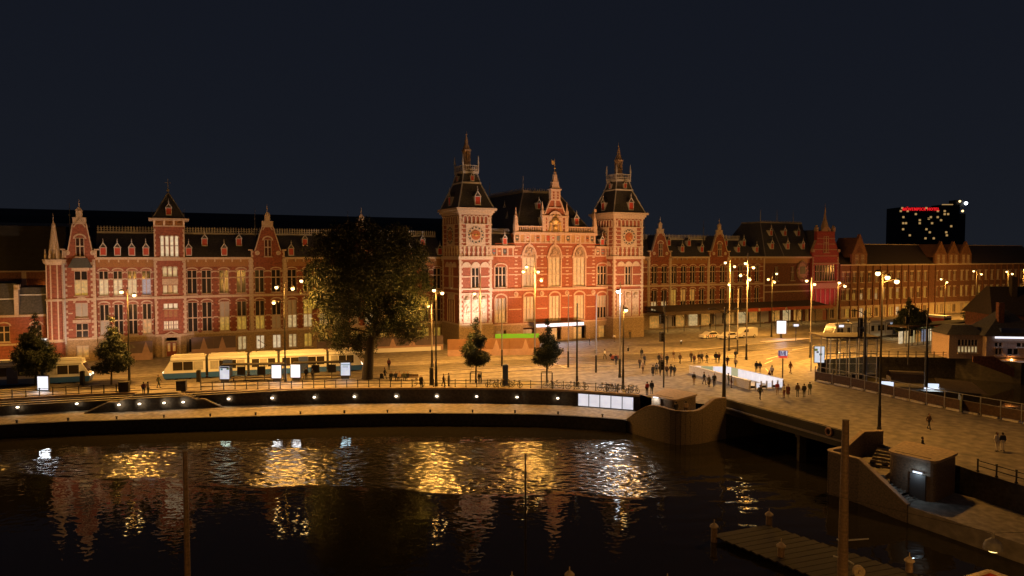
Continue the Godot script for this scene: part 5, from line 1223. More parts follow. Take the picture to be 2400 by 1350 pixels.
func masts():
	var S := 165.0
	lamp_post("dark lamp post behind the round young tree, two lit heads and many small fittings", Vector3(-52.3, 0, -98.5), 13.1, "iron_black", [[-0.35, 12.6, 0.2], [0.6, 12.15, 0.1]], S)
	flagpole("white pole rising behind the round young tree", Vector3(-67.0, 0, -124.1), 12.5)
	lamp_post("dark lamp post standing between the two halves of the tram shelter", Vector3(-31.3, 0, -99.5), 13.6, "iron_black", [[-0.5, 13.2, 0.3], [-0.7, 11.1, 0.4], [0.55, 12.95, -0.4], [1.2, 14.0, -0.6]], S * 0.8)
	lamp_post("dark lamp post with cabinet on the quay between big tree and hoarding", Vector3(-10.2, 0, -96.9), 13.3, "iron_black", [[-0.1, 12.9, 0.3], [0.5, 12.5, -0.1]], S)
	lamp_post("pale lamp mast just behind the dark quay lamp post beside the big tree", Vector3(-12.6, 0, -113.6), 10.4, "pole_white", [[-0.3, 9.6, 0.2]], S)
	lamp_post("thin pale mast in front of the left tower, one lit head", Vector3(-5.4, 0, -124.1), 14.4, "pole_white", [[-0.6, 11.0, 0.2]], S * 0.8)
	lamp_post("tall white mast with a cluster of four lit heads before the hall", Vector3(3.7, 0, -117.2), 17.5, "pole_white", [[-0.8, 15.7, 0.3], [0.3, 14.9, 0.4], [-1.1, 14.9, -0.2], [0.6, 13.5, 0.2]], S * 0.9)
	lamp_post("white floodlight mast wound with fittings before the right tower", Vector3(15.5, 0, -103.7), 13.7, "pole_white", [[-0.25, 12.4, 0.2]], S * 0.5, "street lamps on the station square", false)
	lamp_post("dark lamp post on the quay edge beside the white floodlight mast", Vector3(14.6, 0, -94.7), 11.0, "iron_black", [[0.15, 10.4, 0.2]], S * 0.6)
	lamp_post("pale mast with pair of lit heads over the parked cars", Vector3(40.0, 0, -133.0), 16.4, "pole_white", [[-0.6, 16.2, 0.2], [0.4, 15.5, 0.2], [-0.2, 12.2, 0.3]], S)
	lamp_post("tallest white mast with five lit heads beside the curving road", Vector3(39.5, 0, -121.6), 17.9, "pole_white", [[-0.3, 16.2, 0.2], [0.5, 15.5, 0.2], [-0.8, 14.2, 0.3], [0.1, 13.5, 0.3]], S * 0.9)
	lamp_post("slim lamp post in front of the red canopy", Vector3(55.8, 0, -155.4), 13.7, "iron_black", [[-0.6, 12.4, 0.2], [0.2, 11.8, 0.2], [0.5, 13.6, 0.1]], S)
	lamp_post("lamp post before the arched gate, beside the white tram", Vector3(51.3, 0, -124.1), 13.7, "pole_white", [[-0.6, 13.2, 0.2], [0.2, 12.6, 0.2]], S)
	lamp_post("lamp post at the corner of the crimson gabled front", Vector3(57.8, 0, -128.4), 13.2, "iron_black", [[0.0, 12.7, 0.2], [0.6, 12.1, 0.2]], S)
	lamp_post("near dark lamp post at the end of the bridge with three lit heads", Vector3(36.5, 0, -71.4), 15.9, "iron_black", [[-0.4, 15.8, 0.2], [0.1, 15.4, 0.3], [0.7, 15.0, 0.2]], S * 0.35)
	lamp_post("distant lamp post above the front of the red bus", Vector3(110.2, 0, -184.3), 11.5, "iron_black", [[-0.8, 11.5, 0.2], [0.1, 10.7, 0.2]], S * 1.2)
	lamp_post("distant tall lamp post before the three pointed gables", Vector3(121.7, 0, -190.0), 13.9, "iron_black", [[-0.6, 13.4, 0.2], [0.6, 12.6, 0.2]], S * 1.2)
	lamp_post("distant lamp post above the small dark trees", Vector3(134.1, 0, -196.0), 13.6, "iron_black", [[-0.4, 13.1, 0.2], [0.5, 12.5, 0.2]], S * 1.2)
	lamp_post("farthest lamp post above the dark tiled roof", Vector3(140.4, 0, -199.1), 14.1, "iron_black", [[0.0, 13.6, 0.2], [0.2, 11.8, 0.2]], S * 1.2)
	lamp_post("street lamp standing outside the west end of the square", Vector3(-78, 0, -101), 12.8, "iron_black", [[-0.4, 12.4, 0.2], [0.5, 12.2, 0.2]], S)
	flagpole("white flagpole left of the pair before the hall doors", Vector3(8.8, 0, -112.8), 11.4); flagpole("white flagpole right of the pair before the hall doors", Vector3(12.6, 0, -108.2), 11.6); flagpole("white flagpole by the curving road, between the two lamp masts", Vector3(40.1, 0, -128.4), 11.6)
	flagpole("slim pole on the plaza left of the hall, dark foot", Vector3(-1.6, 0, -114.5), 10.7)
	arm_lamp("big dark unlit post with two swept arms by the stair house", Vector3(26.0, 0, -88.3), 11.2, [-1.0, 1.0]); arm_lamp("dark unlit post with one swept arm beyond the mesh fence", Vector3(55.3, 0, -96.2), 10.6, [-1.0]); arm_lamp("dark post with signal boxes and one swept arm at the metro steps", Vector3(48.2, 0, -98.5), 10.2, [-1.0])
	var o := thing("plain_post", "thin dark plain post on the quay edge behind the bicycles", "post", Vector3(8.7, 0, -96.6)); var p := MB.new(); p.tube(Vector3.ZERO, Vector3(0, 11.2, 0), 0.14, 0.09, 8); p.bx(0.0, 0.4, 0.15, 0.3, 1.1, 0.25); part("pole", p, mats["iron_black"], o)
	traffic_light("dark traffic light pole by the lit stair house", Vector3(20.2, 0, -95.9), 11.6, [[-0.3, 8.6], [-0.25, 6.2], [-0.25, 2.4]])
	traffic_light("traffic light with two heads left of the metro steps", Vector3(49.5, 0, -101.5), 9.8, [[-0.5, 7.6], [-0.5, 6.2]])
	traffic_light("traffic light on the far road beside the platform shop", Vector3(64.0, 0, -116.5), 9.0, [[-0.4, 6.6], [0.4, 4.6]])

# ------------------------------------------------------------------ vehicles
func tram(label: String, at: Vector3, turn: float, mods: Array, skirt: Material):
	var o := thing("tram", label, "tram", at, turn)
	var x := 0.0; var total := 0.0
	for l in mods: total += l
	x = -total / 2
	for i in mods.size():
		var l: float = mods[i]; var first := i == 0; var last := i == mods.size() - 1
		var a := x + 0.18; var b := x + l - 0.18
		var na := 1.1 if first else 0.0; var nb := 1.1 if last else 0.0
		var body := MB.new(); var sk := MB.new(); var rf := MB.new()
		body.extr(PackedVector2Array([Vector2(a + na * 0.1, 0.92), Vector2(b - nb * 0.1, 0.92), Vector2(b - nb * 0.3, 1.5), Vector2(b - nb, 2.7), Vector2(b - nb, 3.0), Vector2(a + na, 3.0), Vector2(a + na, 2.7), Vector2(a + na * 0.3, 1.5)]), -1.18, 1.18)
		rf.box(Vector3(a + na, 3.002, -1.0), Vector3(b - nb, 3.25, 1.0)); rf.box(Vector3(a + na + 0.3, 3.25, -0.7), Vector3(b - nb - 0.3, 3.4, 0.7))
		sk.extr(PackedVector2Array([Vector2(a + na * 0.25, 0.16), Vector2(b - nb * 0.25, 0.16), Vector2(b, 0.918), Vector2(a, 0.918)]), -1.2, 1.2)
		var bo := part("body", body, mats["tram_white"], o); part("skirt", sk, skirt, o); part("roof", rf, mats["tram_roof"], o)
		var wx := a + na + 0.25; var n := maxi(2, int((b - nb - wx) / 1.15))
		for k in n:
			var ww := (b - nb - 0.25 - wx) / n
			for s in [1.0, -1.0]:
				var w := MB.new(); var z0: float = s * 1.18
				w.box(Vector3(wx + k * ww + 0.05, 1.3, minf(z0, z0 + s * 0.02)), Vector3(wx + (k + 1) * ww - 0.05, 2.5, maxf(z0, z0 + s * 0.02)))
				part("window", w, mats[["tram_window", "tram_window_lit", "tram_window"][(k * 2 + i) % 3]], bo)
		if i % 2 == 1:
			var d := MB.new(); d.box(Vector3((a + b) / 2 - 0.65, 0.3, 1.2), Vector3((a + b) / 2 + 0.65, 2.55, 1.235)); part("door", d, mats["steel_blue"], o)
		var ln := MB.new(); ln.box(Vector3(a + na, 2.62, 1.18), Vector3(b - nb, 2.68, 1.2)); part("line", ln, mats["iron_black"], o)
		if not last: var jt := MB.new(); jt.box(Vector3(x + l - 0.18, 0.4, -1.05), Vector3(x + l + 0.18, 3.1, 1.05)); part("bellows", jt, mats["rubber"], o)
		for q in ([[a + 0.14, a + 0.9, -1.0]] if first else []) + ([[b - 0.9, b - 0.14, 1.0]] if last else []):
			var e: float = q[0] if q[2] < 0 else q[1]
			var ws := MB.new(); ws.quad(Vector3(e + q[2] * 0.02 - q[2] * 0.2, 1.5, -1.0), Vector3(e + q[2] * 0.02 - q[2] * 0.2, 1.5, 1.0), Vector3(e - q[2] * 0.82, 2.65, 0.95), Vector3(e - q[2] * 0.82, 2.65, -0.95)); part("windscreen", ws, mats["pane_dark"], o)
			for s in [-0.8, 0.8]: var hl := MB.new(); hl.ball(Vector3(e, 1.05, s), 0.13, 1.0, 8); part("headlight", hl, mats["bulb_white"], o)
		if i == 2:
			var pg := MB.new(); pg.bar(Vector3(x + 1.0, 3.4, 0), Vector3(x + 2.6, 4.3, 0), 0.08, 0.08); pg.bar(Vector3(x + 2.6, 4.3, 0), Vector3(x + 1.4, 5.1, 0), 0.08, 0.08); pg.bar(Vector3(x + 1.4, 5.1, -0.8), Vector3(x + 1.4, 5.1, 0.8), 0.08, 0.08); part("pantograph", pg, mats["iron_black"], o)
		var bg := MB.new()
		for k in [a + l * 0.3, a + l * 0.6]: bg.tube(Vector3(k, 0.28, -1.0), Vector3(k, 0.28, 1.0), 0.28, 0.28, 10)
		part("bogie", bg, mats["iron_black"], o)
		x += l

func car(label: String, at: Vector3, turn: float, van: bool, stripes: bool, paint: Material):
	var o := thing("van" if van else "parked_car", label, "van" if van else "car", at, turn)
	var prof := PackedVector2Array([Vector2(-2.4, 0.35), Vector2(2.4, 0.35), Vector2(2.4, 2.05), Vector2(-1.1, 2.05), Vector2(-1.9, 1.2), Vector2(-2.4, 1.0)]) if van else PackedVector2Array([Vector2(-2.15, 0.3), Vector2(2.15, 0.3), Vector2(2.15, 0.85), Vector2(1.75, 0.95), Vector2(1.1, 1.45), Vector2(-0.5, 1.45), Vector2(-1.2, 0.95), Vector2(-2.1, 0.8)])
	var b := MB.new(); b.extr(prof, -0.86, 0.86); part("body", b, paint, o)
	for s in [0.862, -0.9]:
		var w := MB.new()
		if van: w.extr(PackedVector2Array([Vector2(-1.6, 1.25), Vector2(-0.2, 1.25), Vector2(-0.2, 1.85), Vector2(-1.05, 1.85)]), s, s + 0.03)
		else: w.extr(PackedVector2Array([Vector2(-1.0, 0.95), Vector2(1.45, 0.95), Vector2(1.0, 1.36), Vector2(-0.45, 1.36)]), s, s + 0.03)
		part("side_window", w, mats["pane_dark"], o)
		if stripes:
			for k in 5: var st := MB.new(); st.extr(PackedVector2Array([Vector2(-1.5 + k * 0.5, 0.4), Vector2(-1.28 + k * 0.5, 0.4), Vector2(-1.5 + k * 0.5, 0.9), Vector2(-1.72 + k * 0.5, 0.9)]), s, s + 0.015); part("stripe", st, mats["steel_blue" if k % 2 else "red_paint"], o)
	for x in ([-1.5, 1.5] if van else [-1.35, 1.35]):
		for s in [-0.8, 0.8]:
			var t := MB.new(); t.tube(Vector3(x, 0.33, s - 0.1), Vector3(x, 0.33, s + 0.1), 0.33, 0.33, 12); var ty := part("wheel", t, mats["rubber"], o)
			var r := MB.new(); r.tube(Vector3(x, 0.33, s - 0.12), Vector3(x, 0.33, s + 0.12), 0.19, 0.19, 10); part("rim", r, mats["zinc_white"], ty)
	for s in [-0.6, 0.6]: var h := MB.new(); h.ball(Vector3(-2.15 if not van else -2.38, 0.72, s), 0.12, 0.8, 8); part("headlight", h, mats["zinc_white"], o)
	if stripes and not van: var lb := MB.new(); lb.box(Vector3(-0.1, 1.45, -0.5), Vector3(0.15, 1.58, 0.5)); part("light_bar", lb, mats["steel_blue"], o)

var bike_meshes := []
func bicycle(label: String, at: Vector3, turn: float):
	if bike_meshes.is_empty():
		var f := MB.new(); var w := MB.new()
		f.tube(Vector3(-0.5, 0.34, 0), Vector3(-0.15, 0.85, 0), 0.025, 0.025, 6); f.tube(Vector3(-0.15, 0.85, 0), Vector3(0.4, 0.82, 0), 0.025, 0.025, 6); f.tube(Vector3(-0.1, 0.3, 0), Vector3(0.4, 0.78, 0), 0.025, 0.025, 6); f.tube(Vector3(-0.1, 0.3, 0), Vector3(-0.18, 0.95, 0), 0.025, 0.025, 6); f.tube(Vector3(-0.1, 0.3, 0), Vector3(-0.5, 0.34, 0), 0.022, 0.022, 6); f.tube(Vector3(0.38, 1.0, 0), Vector3(0.55, 0.34, 0), 0.025, 0.025, 6); f.bar(Vector3(0.36, 1.02, -0.28), Vector3(0.36, 1.02, 0.28), 0.04, 0.04)
		for k in 14: var a := TAU * k / 14; var b := TAU * (k + 1) / 14; w.tube(Vector3(cos(a) * 0.33, sin(a) * 0.33, 0), Vector3(cos(b) * 0.33, sin(b) * 0.33, 0), 0.03, 0.03, 5, false)
		for k in 4: w.tube(Vector3(cos(PI * k / 4) * 0.32, sin(PI * k / 4) * 0.32, 0), -Vector3(cos(PI * k / 4) * 0.32, sin(PI * k / 4) * 0.32, 0), 0.01, 0.01, 4, false)
		var s := MB.new(); s.frust(-0.18, 0, 0.95, 0.14, 0.07, 1.02, 0.1, 0.09)
		var k2 := MB.new(); k2.box(Vector3(0.38, 0.8, -0.18), Vector3(0.7, 1.02, 0.18))
		bike_meshes = [f.mesh(), w.mesh(), s.mesh(), k2.mesh()]
	var o := thing("bicycle", label, "bicycle", at, turn, "bicycles parked along the quay railing")
	part("frame", bike_meshes[0], mats["iron_black"], o); part("wheel", bike_meshes[1], mats["rubber"], o, Vector3(-0.52, 0.35, 0)); part("wheel", bike_meshes[1], mats["rubber"], o, Vector3(0.56, 0.35, 0)); part("saddle", bike_meshes[2], mats["rubber"], o)
	if label.contains("basket"): part("basket", bike_meshes[3], mats["wicker"], o)

# ------------------------------------------------------------------ street furniture
func screen_panel(label: String, at: Vector3, turn: float, w: float, h: float, foot: float, face: String, e: float, c: Color, art := 0):
	var o := thing("advert_sign", label, "sign", at, turn)
	var f := MB.new(); f.box(Vector3(-w / 2 - 0.1, foot - 0.1, -0.12), Vector3(w / 2 + 0.1, foot + h + 0.12, 0.06)); f.box(Vector3(-w / 2 + 0.1, 0, -0.1), Vector3(w / 2 - 0.1 if foot < 0.6 else -w / 2 + 0.4, foot - 0.1, 0.04)) if foot < 0.6 else f.bx(0, 0, -0.03, 0.35, foot, 0.18)
	part("frame", f, mats["steel_dark"], o)
	var s := MB.new(); s.box(Vector3(-w / 2, foot, 0.06), Vector3(w / 2, foot + h, 0.09)); part("screen", s, mats[face], o)
	var blots := [] if art == 0 else [[-0.35, 0.72, 0.3, 0.14], [-0.2, 0.6, 0.22, 0.1], [0.12, 0.45, 0.3, 0.12]] if art == 1 else [[0.0, 0.86, 0.9, 0.2], [-0.3, 0.7, 0.22, 0.14], [0.35, 0.74, 0.25, 0.12]] if art == 2 else [[0.0, 0.8, 0.9, 0.04], [0.0, 0.7, 0.6, 0.03], [0.0, 0.62, 0.6, 0.02]]
	for k in blots.size():
		var q: Array = blots[k]; var b := MB.new(); b.box(Vector3((q[0] - q[2] / 2) * w, foot + q[1] * h, 0.09), Vector3((q[0] + q[2] / 2) * w if q[2] < 0.9 else w * 0.48, foot + (q[1] + q[3]) * h * (1.0 if q[1] + q[3] < 1.0 else 0.98 / (q[1] + q[3])), 0.1)); part("print", b, mats[["teal_print", "green_print", "steel_blue"][(k + art) % 3]], o)
	if e > 0.0: area(o, Vector3(0, foot + h / 2, 0.16), Vector3(0, 0, 1), Vector2(w, h), c, e)

func shelter(label: String, x0: float, x1: float, z: float, turn: float, at: Vector3, boards: Array):
	var o := thing("tram_shelter", label, "shelter", at, turn)
	var r := MB.new(); r.box(Vector3(x0, 2.38, -0.9), Vector3(x1, 2.5, 0.5)); part("roof", r, mats["iron_black"], o)
	for k in 4: var p := MB.new(); p.bx(lerpf(x0 + 0.3, x1 - 0.3, k / 3.0), 0, -0.7, 0.08, 2.38, 0.08); part("post", p, mats["iron_black"], o)
	var g := MB.new(); g.box(Vector3(x0 + 0.3, 0.3, -0.72), Vector3(x1 - 0.3, 2.3, -0.7)); part("glass", g, mats["glass"], o)
	for b in boards: var m := MB.new(); m.box(Vector3(b - 0.55, 0.85, -0.69), Vector3(b + 0.55, 2.0, -0.64)); part("timetable_board", m, mats["iron_black"], o)
	var bn := MB.new(); bn.box(Vector3(x0 + 1.0, 0.45, -0.6), Vector3(x1 - 1.0, 0.52, -0.2)); bn.bx(x0 + 1.4, 0, -0.4, 0.08, 0.45, 0.3); bn.bx(x1 - 1.4, 0, -0.4, 0.08, 0.45, 0.3); part("bench", bn, mats["wood"], o)

func hoarding(label: String, a: Vector2, b: Vector2, h: float, upper: Material, lower: Material, spikes: Array):
	var o := thing("hoarding", label, "hoarding", p3((a + b) / 2, 0), -atan2(b.y - a.y, b.x - a.x))
	var l := a.distance_to(b); var n := int(l / 2.5)
	for k in n:
		var m := MB.new(); m.box(Vector3(-l / 2 + k * l / n + 0.01, h * 0.38, -0.05), Vector3(-l / 2 + (k + 1) * l / n - 0.01, h, 0.05)); part("panel", m, upper, o)
		var q := MB.new(); q.box(Vector3(-l / 2 + k * l / n + 0.01, 0.02, -0.05), Vector3(-l / 2 + (k + 1) * l / n - 0.01, h * 0.38 - 0.004, 0.06)); part("panel", q, lower, o)
	for s in spikes:
		var m := MB.new(); m.extr(PackedVector2Array([Vector2(s - 0.6, h * 0.38), Vector2(s + 0.6, h * 0.38), Vector2(s + 0.15, h * 0.85), Vector2(s, h * 0.97), Vector2(s - 0.15, h * 0.85)]), 0.05, 0.07); part("print", m, lower, o)
	return o

func fence():
	var pts := [Vector2(42.4, -100.8), Vector2(43.7, -98.3), Vector2(45.0, -95.6), Vector2(46.5, -91.2), Vector2(48.0, -86.9), Vector2(49.6, -82.5), Vector2(51.4, -78.9), Vector2(53.4, -75.3), Vector2(56.6, -68.0), Vector2(60, -60)]
	var o := thing("mesh_fence", "brown mesh-covered site fence on white concrete feet across the bridge", "fence", p3(pts[0], 0))
	var off := p3(pts[0], 0)
	var rail := MB.new(-off); var run := 0.0
	for i in pts.size() - 1:
		var a: Vector2 = pts[i]; var b: Vector2 = pts[i + 1]; var n := maxi(1, int(a.distance_to(b) / 1.6))
		rail.bar(p3(a, 2.05), p3(b, 2.05), 0.07, 0.07); rail.bar(p3(a, 1.35), p3(b, 1.35), 0.05, 0.05)
		for k in n:
			var p := a.lerp(b, float(k) / n); var q := a.lerp(b, (k + 1.0) / n); var d := (q - p).normalized()
			var ps := MB.new(-off); ps.bx(p.x, 0, p.y, 0.09, 2.1, 0.09); part("post", ps, mats["zinc_dull"], o)
			var pn := MB.new(-off); pn.bar(p3(p + d * 0.06, 0.8), p3(q - d * 0.06, 0.8), 0.03, 1.1); part("mesh_panel", pn, mats["mesh_brown"], o)
			var ft := MB.new(-off); ft.bar(p3(p.lerp(q, 0.12), 0.1), p3(p.lerp(q, 0.88), 0.1), 0.3, 0.18); part("concrete_foot", ft, mats["concrete_white"], o)
	part("rail", rail, mats["zinc_dull"], o)
	var bn := thing("banner", "olive green banner tied to the mesh fence", "banner", Vector3(50.4, 0, -80.6), 1.105)
	var m := MB.new(); m.box(Vector3(-1.9, 0.35, -0.2), Vector3(1.9, 1.95, -0.17)); part("cloth", m, mats["banner_green"], bn)
	for k in 3: var w := MB.new(); w.box(Vector3(-0.3 + k * 0.5, 1.0 - k * 0.06, -0.168), Vector3(0.12 + k * 0.5, 1.12 - k * 0.06, -0.16)); part("print", w, mats["stone_warm"], bn)

func metro_entrance():
	var o := thing("metro_entrance", "sunken metro entrance with white glowing glass parapet and pale wall", "metro entrance")
	var b := MB.new(); var g := [Vector2(26.6, -107.8), Vector2(31.6, -107.0), Vector2(36.0, -95.6), Vector2(31.2, -94.4)]
	# glowing inner face seen over the near wall
	var w := MB.new(); w.bar(p3(g[0], 0.55), p3(g[3], 0.55), 0.25, 1.1); part("wall", w, mats["concrete_white"], o)
	var n := 8
	for k in n:
		var p: Vector2 = g[0].lerp(g[1].lerp(g[2], 0.06), 0.0) if false else g[1].lerp(g[2], float(k) / n); var q: Vector2 = g[1].lerp(g[2], (k + 0.96) / n)
		var m := MB.new(); m.bar(p3(p, 0.6), p3(q, 0.6), 0.1, 1.2); part("glass_light", m, mats["light_white" if k != 1 else "light_green"], o)
	for k in 3:
		var m := MB.new(); m.bar(p3(g[0].lerp(g[1], k / 3.0), 0.55), p3(g[0].lerp(g[1], (k + 0.96) / 3.0), 0.55), 0.1, 1.05); part("glass_light", m, mats["light_white" if k != 1 else "light_green"], o)
	var rim := MB.new(); rim.bar(p3(g[0], 1.14), p3(g[3], 1.14), 0.4, 0.08); rim.bar(p3(g[1], 1.24), p3(g[2], 1.24), 0.2, 0.06); part("handrail", rim, mats["zinc_white"], o)
	# lit mouth facing the square: steps and gate frames
	for k in 7:
		var p: Vector2 = g[3].lerp(g[2], k / 6.0)
		var m := MB.new(); m.bx(p.x, 0, p.y, 0.16, 1.05, 0.12); part("gate_post", m, mats["concrete_white"], o)
		if k < 6: var q: Vector2 = g[3].lerp(g[2], (k + 1) / 6.0); var f := MB.new(); f.bar(p3(p.lerp(q, 0.15), 0.5 if k % 2 else 0.3), p3(p.lerp(q, 0.85), 0.5 if k % 2 else 0.3), 0.08, 0.6 if k % 2 else 0.3); part("gate", f, mats["light_white" if k % 2 else "iron_black"], o)
	var fl := MB.new(); fl.slab(PackedVector2Array(g), 0.0, 0.03); part("floor", fl, mats["concrete_white"], o)
	area(o, Vector3(31.3, 1.3, -100.5), Vector3(-0.1, -0.3, 1), Vector2(3, 8), Color(1, 0.96, 0.85), 22.0)
	var s := thing("metro_sign", "square blue and white letter M sign box with red strip on a pole", "sign", Vector3(38.0, 0, -101.2))
	var p := MB.new(); p.tube(Vector3.ZERO, Vector3(0, 3.2, 0), 0.09, 0.09, 8); part("pole", p, mats["iron_black"], s)
	var bx := MB.new(); bx.box(Vector3(-0.62, 3.5, -0.2), Vector3(0.6, 4.25, 0.2)); part("sign_box", bx, mats["sign_blue"], s)
	var rd := MB.new(); rd.box(Vector3(-0.6, 3.2, -0.2), Vector3(0.58, 3.49, 0.2)); part("red_strip", rd, mats["sign_red"], s)
	var pl := MB.new(); pl.box(Vector3(-0.42, 3.56, 0.2), Vector3(0.18, 4.19, 0.212)); part("white_plate", pl, mats["light_white"], s)
	lettering(s, "letter", "M", Vector3(-0.12, 3.87, 0.235), 0.55, mats["sign_blue"], 0.0, 0.04, true)
	var pl2 := MB.new(); pl2.box(Vector3(0.34, 3.56, 0.2), Vector3(0.52, 4.19, 0.23)); part("white_plate", pl2, mats["light_white"], s)

func metro_stairs():   # glass and steel stair frame right of the bridge
	var o := thing("glass_stair_frame", "open steel and glass stair frame with flat canopy beyond the fence", "stair frame", Vector3(48.8, 0, -106.5), 0.0)
	var r := MB.new(); r.box(Vector3(-3.6, 5.6, -3.5), Vector3(4.3, 5.85, 2.6)); part("canopy", r, mats["canopy_brown"], o)
	for i in 6:
		for j in 2: var p := MB.new(); p.bx(-3.3 + i * 1.45, -2.5, -3.2 + j * 5.4, 0.12, 8.1, 0.12); part("post", p, mats["zinc_dull"], o)
	for k in 3: var m := MB.new(); m.bar(Vector3(-3.3, 0.4 + k * 1.5, 2.2), Vector3(4.0, 0.4 + k * 1.5, 2.2), 0.1, 0.1); part("rail", m, mats["zinc_dull"], o)
	for k in 5: var g := MB.new(); g.box(Vector3(-3.2 + k * 1.45, 0.5, 2.25), Vector3(-2.0 + k * 1.45, 4.8, 2.28)); part("glass", g, mats["glass"], o)
	var l := MB.new(); l.ball(Vector3(-0.6, 3.2, 0.2), 0.14, 1.0, 8); part("lamp", l, mats["bulb_warm"], o); omni(o, Vector3(-0.6, 3.2, 0.2), Color(1, 0.8, 0.5), 6.0)
	var b := thing("boat_shed", "rounded grey-brown shed roof with bright white worklights beneath", "shed", Vector3(55.5, -1.0, -101.5), -0.3)
	var s := MB.new(); var pr := []
	for k in 9: pr.append(Vector2(cos(PI * k / 8) * 1.6, 1.4 + sin(PI * k / 8) * 0.9))
	for k in 8: s.quad(Vector3(-2.2, pr[k].y, pr[k].x), Vector3(2.2, pr[k].y, pr[k].x), Vector3(2.2, pr[k + 1].y, pr[k + 1].x), Vector3(-2.2, pr[k + 1].y, pr[k + 1].x))
	s.box(Vector3(-2.2, 0.9, -1.6), Vector3(2.2, 1.4, 1.6)); part("roof", s, mats["canopy_brown"], b)
	for k in [-2.6, 2.9]: var wl := MB.new(); wl.box(Vector3(k - 0.9, 0.1, 1.3), Vector3(k + 0.9, 0.9, 1.4)); part("worklight", wl, mats["light_cool"], b); area(b, Vector3(k, 0.5, 1.5), Vector3(0, -0.5, 1), Vector2(1.6, 0.6), Color(0.9, 0.96, 1.0), 12.0)
	var dk := MB.new(); dk.box(Vector3(-4.6, -2.4, -3.5), Vector3(8.6, 0.0, 2.4)); part("deck", dk, mats["quay_stone"], b)
	var rl := MB.new(); rl.quad(Vector3(3.6, 0.3, 2.4), Vector3(9.5, -0.1, 2.4), Vector3(8.6, 0.9, -2.0), Vector3(4.0, 1.2, -2.0)); part("ramp_roof", rl, mats["canopy_brown"], b)
	var y := thing("lit_cabin", "small yellow-lit cabin doorway on the dark basin wall", "cabin", Vector3(53.2, -2.4, -95.4))
	var c := MB.new(); c.box(Vector3(-1.0, 0, -1.0), Vector3(-0.85, 1.6, 0.2)); c.box(Vector3(0.85, 0, -1.0), Vector3(1.0, 1.6, 0.2)); c.box(Vector3(-1.0, 1.6, -1.0), Vector3(1.0, 1.7, 0.2)); part("frame", c, mats["stone_cream"], y)
	var ci := MB.new(); ci.box(Vector3(-0.85, 0, -1.0), Vector3(0.85, 1.6, -0.9)); part("lit_window", ci, mats["window_gold"], y)

